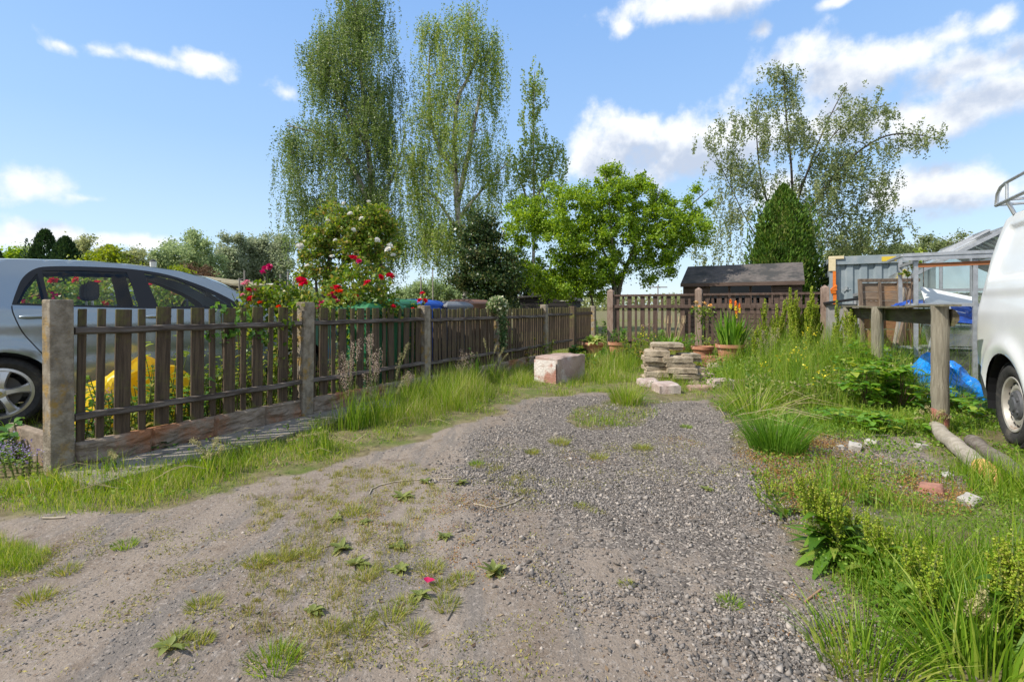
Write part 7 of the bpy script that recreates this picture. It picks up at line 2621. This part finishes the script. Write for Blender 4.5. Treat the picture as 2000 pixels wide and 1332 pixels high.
def panicle_grass(label, px, pyb, heads, mat=PAN, n_blades=120, seed=1, hl=.20, w=1.0, bl=.4, d_=None):
    rng = np.random.default_rng(seed)
    b = G(px, pyb)
    o = thing('flowering_grass', label, 'grass clump', (b.x, b.y, gz(b.x, b.y)), 0, 'clumps of tall flowering grass')
    B = np.stack([rng.normal(0, .06, n_blades), rng.normal(0, .05, n_blades), np.zeros(n_blades)], 1)
    v, f = blade_vf(B, bl * rng.uniform(.5, 1.1, n_blades), rand_lean(n_blades, .55, rng), .0065, rng)
    link('blades', mesh_np('blades', v, f), GRASS2, o)
    m = MB()
    Ps = []
    for (tx, ty) in heads:
        p = P(tx, ty, b.y + rng.uniform(-.08, .08)) - b
        s = Vector((rng.normal(0, .03), rng.normal(0, .03), 0))
        mid = s.lerp(p, .55) + Vector((0, 0, .06))
        m.tube([s, mid, p], [.0028, .0022, .0012], 4)
        L = hl * rng.uniform(.75, 1.2)
        dr = (p - mid).normalized()
        nb = 15
        for k in range(nb):
            t = k / nb
            c = p - dr * L * (1 - t)
            rad = w * .045 * math.sin(math.pi * (.15 + .8 * (1 - t))) + .004
            nn = 10
            a = rng.random(nn) * 6.28
            q = np.array(c) + np.stack([np.cos(a) * rad * rng.random(nn), np.sin(a) * rad * rng.random(nn), rng.normal(0, .008, nn) + rad * .3], 1)
            Ps.append(q)
    Ps = np.concatenate(Ps)
    m.build('stalk', STEMG, o)
    link('seed_head', mesh_np('seed_head', *leaf_vf(Ps, .0125 * rng.uniform(.6, 1.3, len(Ps)), .42, axis=np.array([[0, 0, .9]]), rng=rng)), mat, o)
    return o


panicle_grass('tall pink headed grass in front of the left half of the second fence bay', 690, 838, [(666, 690), (676, 706), (690, 668), (700, 662), (684, 700), (672, 730), (662, 722)], seed=301)
panicle_grass('tall pink headed grass reaching highest, in front of the second fence bay', 728, 832, [(718, 660), (724, 652), (732, 690), (742, 682), (720, 700), (736, 712), (712, 730)], seed=302)
panicle_grass('bent grass stalk with a pale loose head right of the tall pink grasses', 760, 818, [(798, 672), (784, 690), (800, 728)], PANY, 70, 303, .22, .6)
panicle_grass('short pink headed grass below the bottom rail of the second bay', 798, 800, [(797, 728), (806, 735), (788, 738)], PAN, 60, 304, .12)
panicle_grass('dense pink grass heads in front of the third fence bay', 905, 772, [(902, 682), (912, 690), (922, 688), (895, 702), (915, 705), (906, 712), (892, 712)], seed=305, hl=.2)
panicle_grass('arching green grass stalks by the foot of the ivy post', 955, 752, [(945, 662), (970, 675), (930, 690), (985, 680), (992, 692)], PANY, 90, 306, .14, .35)
panicle_grass('straw coloured grass heads on the verge in front of the first bay', 420, 925, [(372, 860), (382, 878), (425, 855), (434, 872), (405, 882), (395, 895)], PANY, 70, 307, .09, .5, .22)
panicle_grass('small grass heads by the foot of the nearest concrete post', 225, 930, [(216, 880), (224, 895), (205, 905)], PANY, 50, 308, .08, .4, .2)
panicle_grass('loose straw grass heads on the verge between the second and third posts', 620, 880, [(560, 860), (580, 850), (608, 845), (640, 840), (600, 870), (660, 850)], PANY, 90, 309, .09, .45, .26)
panicle_grass('brownish pink grass heads among the docks right of the big pot', 1500, 742, [(1490, 645), (1505, 640), (1512, 655), (1480, 660), (1498, 662), (1520, 640)], PAN, 80, 310, .24, .9, .5)
panicle_grass('dead pale grass leaning beside the foot of the near post', 1820, 845, [(1798, 800), (1808, 790), (1846, 800), (1858, 812), (1786, 815)], PANY, 90, 311, .08, .4, .22)
panicle_grass('tall green seeding grass at the bottom right corner', 1900, 1290, [(1880, 1170), (1925, 1150), (1860, 1190), (1952, 1180)], PANY, 120, 312, .10, .35, .3)
strappy('iris', 'blue green iris blades against the third fence bay', fpt(3 * BAY - .9, .16, 0), 26, .42, .034, .07, STRAPL, 320, (1.2, 1.52), .15)
RUSH = LEAF('rush_blade', [(.05, .14, .012), (.085, .2, .018), (.13, .27, .025), (.2, .33, .05)], trans=.35, rough=.45, clump=3)


def tuft(name, label, cat, base, n, h_, r, lean, mat, seed, w=.006, group=None):
    rng = np.random.default_rng(seed)
    a = rng.random(n) * 6.28
    rr = r * np.sqrt(rng.random(n))
    B = np.stack([np.cos(a) * rr, np.sin(a) * rr, np.zeros(n) - .005], 1)
    le = np.stack([np.cos(a), np.sin(a)], 1) * (rr / r)[:, None] * lean + rand_lean(n, .25, rng)
    v, f = blade_vf(B, h_ * rng.uniform(.5, 1.1, n), le, w * rng.uniform(.7, 1.3, n), rng)
    return tag(link(name, mesh_np(name, v, f), mat, loc=(base[0], base[1], gz(base[0], base[1]))), label, cat, group)


b = G(1516, 878)
tuft('rush_clump', 'big bright green rush clump at the edge of the gravel on the right', 'grass clump', (b.x, b.y), 620, .34, .19, .7, RUSH, 330, .0065)
b = G(1470, 812)
tuft('rush_clump', 'flattened clump of long grass at the far right corner of the gravel', 'grass clump', (b.x, b.y), 200, .42, .25, 1.3, GRASS, 331, .006)
b = G(1222, 790)
tuft('rush_clump', 'taller grass clump in the middle of the grassy tongue in the drive', 'grass clump', (b.x, b.y), 420, .27, .16, .6, GRASS, 332, .006)
b = G(1690, 1290)
tuft('rush_clump', 'bright green grass clump right at the gravel edge near the bottom', 'grass clump', (b.x, b.y), 260, .17, .15, .8, GRASS2, 333, .005)
b = G(1920, 1330)
tuft('rush_clump', 'broad bladed grass clump in the bottom right corner', 'grass clump', (b.x, b.y), 150, .26, .16, .9, GRASS2, 334, .010)
# fallen straw stalks across the right hand grass
rng = np.random.default_rng(9)
m = MB()
for k in range(46):
    p = G(rng.uniform(1395, 1560), rng.uniform(745, 850))
    a = rng.normal(.25, .55)
    L = rng.uniform(.25, .75)
    z = rng.uniform(.06, .22)
    m.tube([(p.x, p.y, z * .4), (p.x + math.cos(a) * L * .5, p.y + math.sin(a) * L * .5, z), (p.x + math.cos(a) * L, p.y + math.sin(a) * L, z * .7)], [.003, .003, .0015], 4)
for k in range(70):
    p = G(rng.uniform(20, 1000), rng.uniform(780, 990))
    if sdf(VERGE, np.array([p.x]), np.array([p.y]))[0] < -.02:
        a = rng.normal(.2, .6)
        L = rng.uniform(.1, .35)
        z = rng.uniform(.03, .10)
        m.tube([(p.x, p.y, z), (p.x + math.cos(a) * L * .5, p.y + math.sin(a) * L * .5, z + .03), (p.x + math.cos(a) * L, p.y + math.sin(a) * L, z)], [.002, .002, .001], 4)
tag(m.build('straw', STRAW), 'dry straw stalks lying in the grass', None, None, 'stuff')

# bramble patch and yellow ragwort
BRAM = LEAF('bramble_leaf', [(.05, .15, .015), (.09, .22, .022), (.15, .31, .035), (.22, .38, .05), (.36, .42, .06)], trans=.4, rough=.4, clump=2, cl_amt=.2)


def bramble(label, spots, n, L, W, seed, h_):
    rng = np.random.default_rng(seed)
    b = G(*spots[0])
    o = thing('bramble', label, 'bramble', (b.x, b.y, 0), 0, 'bramble patches by the wooden posts')
    Bs, m = [], MB()
    for (px, py) in spots:
        p = G(px, py) - b
        for k in range(max(1, n // len(spots))):
            hh = h_ * rng.uniform(.25, 1.1)
            s = Vector((p.x + rng.normal(0, .13), p.y + rng.normal(0, .16), hh))
            if k % 5 == 0:
                m.tube([(p.x, p.y, 0), (p.x * .5 + s.x * .5, p.y * .5 + s.y * .5, hh * .9), s], [.004, .003, .002], 4, cap=False)
            a0 = rng.random() * 6.28
            for j in range(3):
                Bs.append((s.x, s.y, s.z, a0 + (j - 1) * 1.25))
    Bs = np.array(Bs)
    nn = len(Bs)
    v, f = broad_vf(Bs[:, :3], Bs[:, 3], rng.uniform(-.15, .5, nn), L * rng.uniform(.6, 1.2, nn), W * rng.uniform(.7, 1.2, nn), rng.uniform(.05, .4, nn), fold=.14, rng=rng)
    link('foliage', mesh_np('foliage', v, f), BRAM, o)
    m.build('stem', STEMB, o)
    return o


bramble('large leaved bramble patch below the wooden panel, between the middle and near posts', [(1690, 800), (1730, 790), (1665, 770), (1760, 800), (1705, 770), (1740, 765)], 300, .105, .078, 401, .42)
bramble('front bramble shoots with yellowing leaves creeping out over the gravel', [(1690, 835), (1650, 830), (1722, 838)], 66, .085, .06, 402, .12)
bramble('bramble shoots climbing in front of the panel by the middle post', [(1692, 770), (1670, 760), (1725, 755)], 90, .09, .066, 403, .62)
bramble('bramble growth beside the blue plastic bag, behind the near post', [(1870, 805), (1900, 820), (1845, 795)], 80, .075, .055, 404, .2)


def ragwort(label, px, pyb, heads, seed):
    rng = np.random.default_rng(seed)
    b = G(px, pyb)
    o = thing('ragwort', label, 'weed', (b.x, b.y, 0), 0, 'yellow flowered weeds among the docks')
    m = MB()
    Ps, Bs = [], []
    for (tx, ty) in heads:
        p = P(tx, ty, b.y + rng.uniform(-.15, .15)) - b
        m.tube([(p.x * .3, p.y * .3, 0), (p.x * .8, p.y * .8, p.z * .6), p], [.004, .003, .0015], 4)
        Ps.append(np.array(p) + rng.normal(0, .02, (7, 3)))
        for k in range(9):
            t = rng.uniform(.1, .9)
            Bs.append((p.x * (.3 + .6 * t), p.y * (.3 + .6 * t), p.z * t))
    Bs = np.array(Bs)
    n = len(Bs)
    m.build('stem', STEMG, o)
    link('foliage', mesh_np('foliage', *broad_vf(Bs, rng.random(n) * 6.28, rng.uniform(.1, 1, n), rng.uniform(.05, .12, n), .022, .4, rows=3, rng=rng)), DOCKL, o)
    Ps = np.concatenate(Ps)
    link('blossoms', mesh_np('blossoms', *leaf_vf(Ps, .026 * rng.uniform(.7, 1.2, len(Ps)), .9, rng=rng, flat=2)), YELP, o)
    return o


ragwort('yellow flowered weed in front of the twin dock spires', 1550, 760, [(1553, 684), (1562, 688), (1546, 690), (1566, 700), (1540, 700), (1558, 706), (1530, 690), (1574, 682)], 411)
ragwort('yellow flowered weed below the tallest dock spire', 1582, 745, [(1578, 640), (1590, 650), (1572, 668), (1596, 672), (1566, 652), (1600, 690)], 412)
ragwort('yellow flowered weed left of the bramble patch', 1610, 790, [(1612, 732), (1625, 738), (1600, 726), (1590, 745), (1630, 720), (1580, 752), (1572, 716)], 413)
ragwort('low yellow flowered weed right of the big terracotta pot', 1505, 770, [(1506, 724), (1512, 740), (1520, 700), (1490, 712)], 414)
rng = np.random.default_rng(415)
x, y = cand(46000, 1455, 1790, 662, 800)
k = rng.random(len(x)) < ss(.0, -.3, sdf(RIGHTZ, x, y)) * ss(.40, .56, fbm(x, y, 1.8, 131, 3))
x, y = x[k], y[k]
z = rng.random(len(x)) ** .8 * (.28 + .42 * fbm(x, y, 1.2, 133, 3)) * (.55 + .45 * ss(4.0, 4.6, x + .12 * (9 - y)))
tag(link('weeds', mesh_np('weeds', *leaf_vf(np.stack([x, y, z], 1), rng.uniform(.02, .06, len(x)), .42, rng=rng)), LEAF('mixed_weed_leaf', [(.07, .15, .02), (.12, .2, .03), (.2, .27, .05), (.32, .34, .1), (.42, .36, .2)], trans=.35, clump=1.5, cl_amt=.3)), 'tangled tall weeds between the docks and the brambles', None, None, 'stuff')

# young shoot by the greenhouse
px_bush('sapling', 'thin yellow green sapling in front of the greenhouse glass, above the wooden panel', 'sapling', 1776, 6.8, [(1776, 520, 10, 10), (1790, 500, 9, 12), (1768, 535, 8, 8), (1782, 512, 12, 6), (1797, 488, 6, 6)], 90, .06, YELG, seed=91, stems=5, twig=STEMB)

# ------------------------------------------------------------------ rosettes and tufts on the bare drive
PLANT = LEAF('plantain_leaf', [(.14, .175, .045), (.20, .235, .06), (.27, .29, .085), (.34, .31, .13)], trans=.3, rough=.45, clump=8)
ros = [(830, 947, .09, 'weed rosette at the end of the thin pale stem on the drive'), (900, 950, .085, 'upright rosette right of the pale stem, at the edge of the gravel'), (787, 977, .13, 'widest flat rosette in the middle distance of the drive'),
       (655, 1023, .085, 'small rosette left of the middle of the drive'), (712, 1028, .07, 'dull flat rosette beside grass tufts, mid drive'), (668, 1077, .11, 'dark green rosette at the left of a pair on the drive'),
       (695, 1104, .11, 'dark green rosette at the right of a pair on the drive'), (782, 1113, .10, 'grey green rosette in the centre of the drive'), (779, 1072, .085, 'yellowish rosette above the grey green one'),
       (965, 1118, .125, 'biggest upright rosette, pale green, casting a shadow at the edge of the gravel'), (820, 1160, .085, 'bright light green rosette among tufts near the red petal'), (611, 1196, .085, 'rosette with curled dark leaves, lower left of the centre'),
       (332, 1276, .15, 'long leaved plantain lying flat at the bottom left'), (868, 1050, .07, 'tiny rosette in gritty soil right of the centre'), (1380, 960, .08, 'withered brownish rosette on the gravel at the right')]
for i, (px, py, r_, lab) in enumerate(ros):
    rng = np.random.default_rng(500 + i)
    b = G(px, py)
    n = 8 if i == 12 else int(rng.integers(14, 22))
    r_ *= .62
    o = thing('weed_rosette', lab, 'weed', (b.x, b.y, gz(b.x, b.y)), 0, 'weed rosettes on the drive')
    a = np.arange(n) * 2.4 + rng.normal(0, .25, n)
    tall = 1.0 if i in (9, 1) else .6
    v, f = broad_vf(np.zeros((n, 3)) + np.array([0, 0, .004]), a, rng.uniform(.05, tall, n), r_ * rng.uniform(.4, 1.15, n), r_ * (.24 if i == 12 else .36) * rng.uniform(.7, 1.2, n), rng.uniform(.05, .45, n), wave=.07, rng=rng)
    link('leaf', mesh_np('leaf', v, f), PLANT, o)
tufts = [(717, 1123, .05, 'yellow grass tuft below the pair of dark rosettes'), (841, 1108, .06, 'yellow green tuft above the red petal'), (868, 1140, .05, 'tuft right of the red petal'), (902, 1130, .05, 'tuft further right of the red petal, on the way to the biggest rosette'),
         (870, 1176, .055, 'low tuft under the red petal, to its right'), (786, 1180, .05, 'tuft left of the bright light green rosette'), (758, 1204, .06, 'thick yellow green tuft at the lower middle of the drive'), (809, 1228, .05, 'tuft right of the thick yellow green one, lower middle'),
         (644, 1225, .045, 'pale tuft at the lower left of the middle'), (702, 1225, .05, 'wide thin tuft left of the thick yellow green one'), (536, 1294, .075, 'darkest green grass tuft near the bottom edge'), (398, 1188, .055, 'flat moss green tuft, left, standing alone'),
         (692, 1008, .07, 'grey green tuft beside the small left rosettes'), (930, 911, .05, 'small bright green tuft on the gravel near its left edge'), (345, 1262, .05, 'tuft just behind the flat plantain'), (388, 1262, .045, 'tuft right of the flat plantain'),
         (1040, 888, .055, 'flat green tuft on the gravel, nearest the grassy tongue'), (1170, 893, .06, 'yellow flowered tuft in the middle of the gravel'), (1255, 877, .075, 'wide flat tuft in the middle of the gravel, right one'), (1092, 869, .08, 'wide flat olive tuft in the middle of the gravel, left one'),
         (1425, 1180, .045, 'tiny bright seedling alone on the gravel, lower right'), (245, 1058, .05, 'small bright tuft left, near the verge, with a pale chip'), (600, 1090, .05, 'thin tuft left of the pair of dark rosettes'), (505, 1103, .06, 'flat yellow tuft, left of centre'), (548, 1095, .06, 'flat yellow tuft next to the other one, left of centre'),
         (1648, 1300, .06, 'straggly tuft on the gravel edge at the bottom right'), (1340, 835, .05, 'small green tuft at the far right corner of the gravel'), (70, 1160, .06, 'tuft at the far left below the grass patch'), (130, 1105, .05, 'leafy tuft right of the grass patch at the left edge'), (1135, 985, .04, 'small tuft in the middle of the gravel, nearest to the thin white twig'),
         (1225, 1142, .03, 'tiny tuft on the bare strip within the gravel')]
MOSSY = LEAF('tuft_blade', [(.15, .21, .03), (.24, .29, .04), (.34, .35, .06), (.42, .36, .13)], trans=.35, clump=9, cl_amt=.2)
for i, (px, py, r_, lab) in enumerate(tufts):
    b = G(px, py)
    tuft('grass_tuft', lab, 'weed', (b.x, b.y), int(90 + 2200 * r_), r_ * .66, r_ * .95, .9, GRASS2 if i in (10, 13, 20, 21, 26) else MOSSY, 600 + i, .0032, 'grass tufts on the bare drive')

TWIG = M('pale_twig', (.38, .31, .22), (.50, .43, .33), 20, .85)
GRTW = M('grey_twig', (.14, .12, .10), (.24, .21, .18), 20, .85)
for (pts, r_, mt, lab) in (([(721, 970), (726, 958), (742, 951), (770, 946), (800, 944), (830, 943), (880, 941)], .0035, TWIG, 'long thin curved pale stem lying on the drive towards a rosette'),
                           ([(925, 984), (945, 987), (962, 990), (985, 984), (1005, 977), (1022, 968)], .004, TWIG, 'thin white twig lying on the gravel'),
                           ([(873, 1207), (885, 1185), (896, 1160)], .0028, GRTW, 'thin dark twig pointing at the biggest rosette'),
                           ([(83, 1014), (104, 1014), (128, 1013)], .005, TWIG, 'pale straw stick at the edge of the left verge'),
                           ([(622, 1080), (640, 1073), (656, 1066)], .0025, TWIG, 'short pale stalk behind the dark rosettes'), ([(1572, 1180), (1590, 1165), (1606, 1152)], .004, M('red_brown_twig', (.34, .2, .13), None, rough=.8), 'reddish twig on the gravel edge at the right')):
    g0 = G(*pts[0])
    m = MB()
    m.tube([G(*q) - g0 + Vector((0, 0, gz(G(*q).x, G(*q).y) + r_ * 1.3)) for q in pts], r_, 6)
    tag(m.build('twig', mt, loc=(g0.x, g0.y, 0), smooth=60), lab, 'twig', 'twigs on the drive')
b = G(835, 1139)
pt_ = thing('rose_petal', 'single crimson rose petal lying among the tufts on the drive', 'petal', (b.x, b.y, gz(b.x, b.y) + .012))
link('petal_blade', mesh_np('petal_blade', *broad_vf(np.zeros((2, 3)), np.array([.3, 2.0]), .3, .032, .026, .1, fold=.3, rows=4)), MAGENTA, pt_)
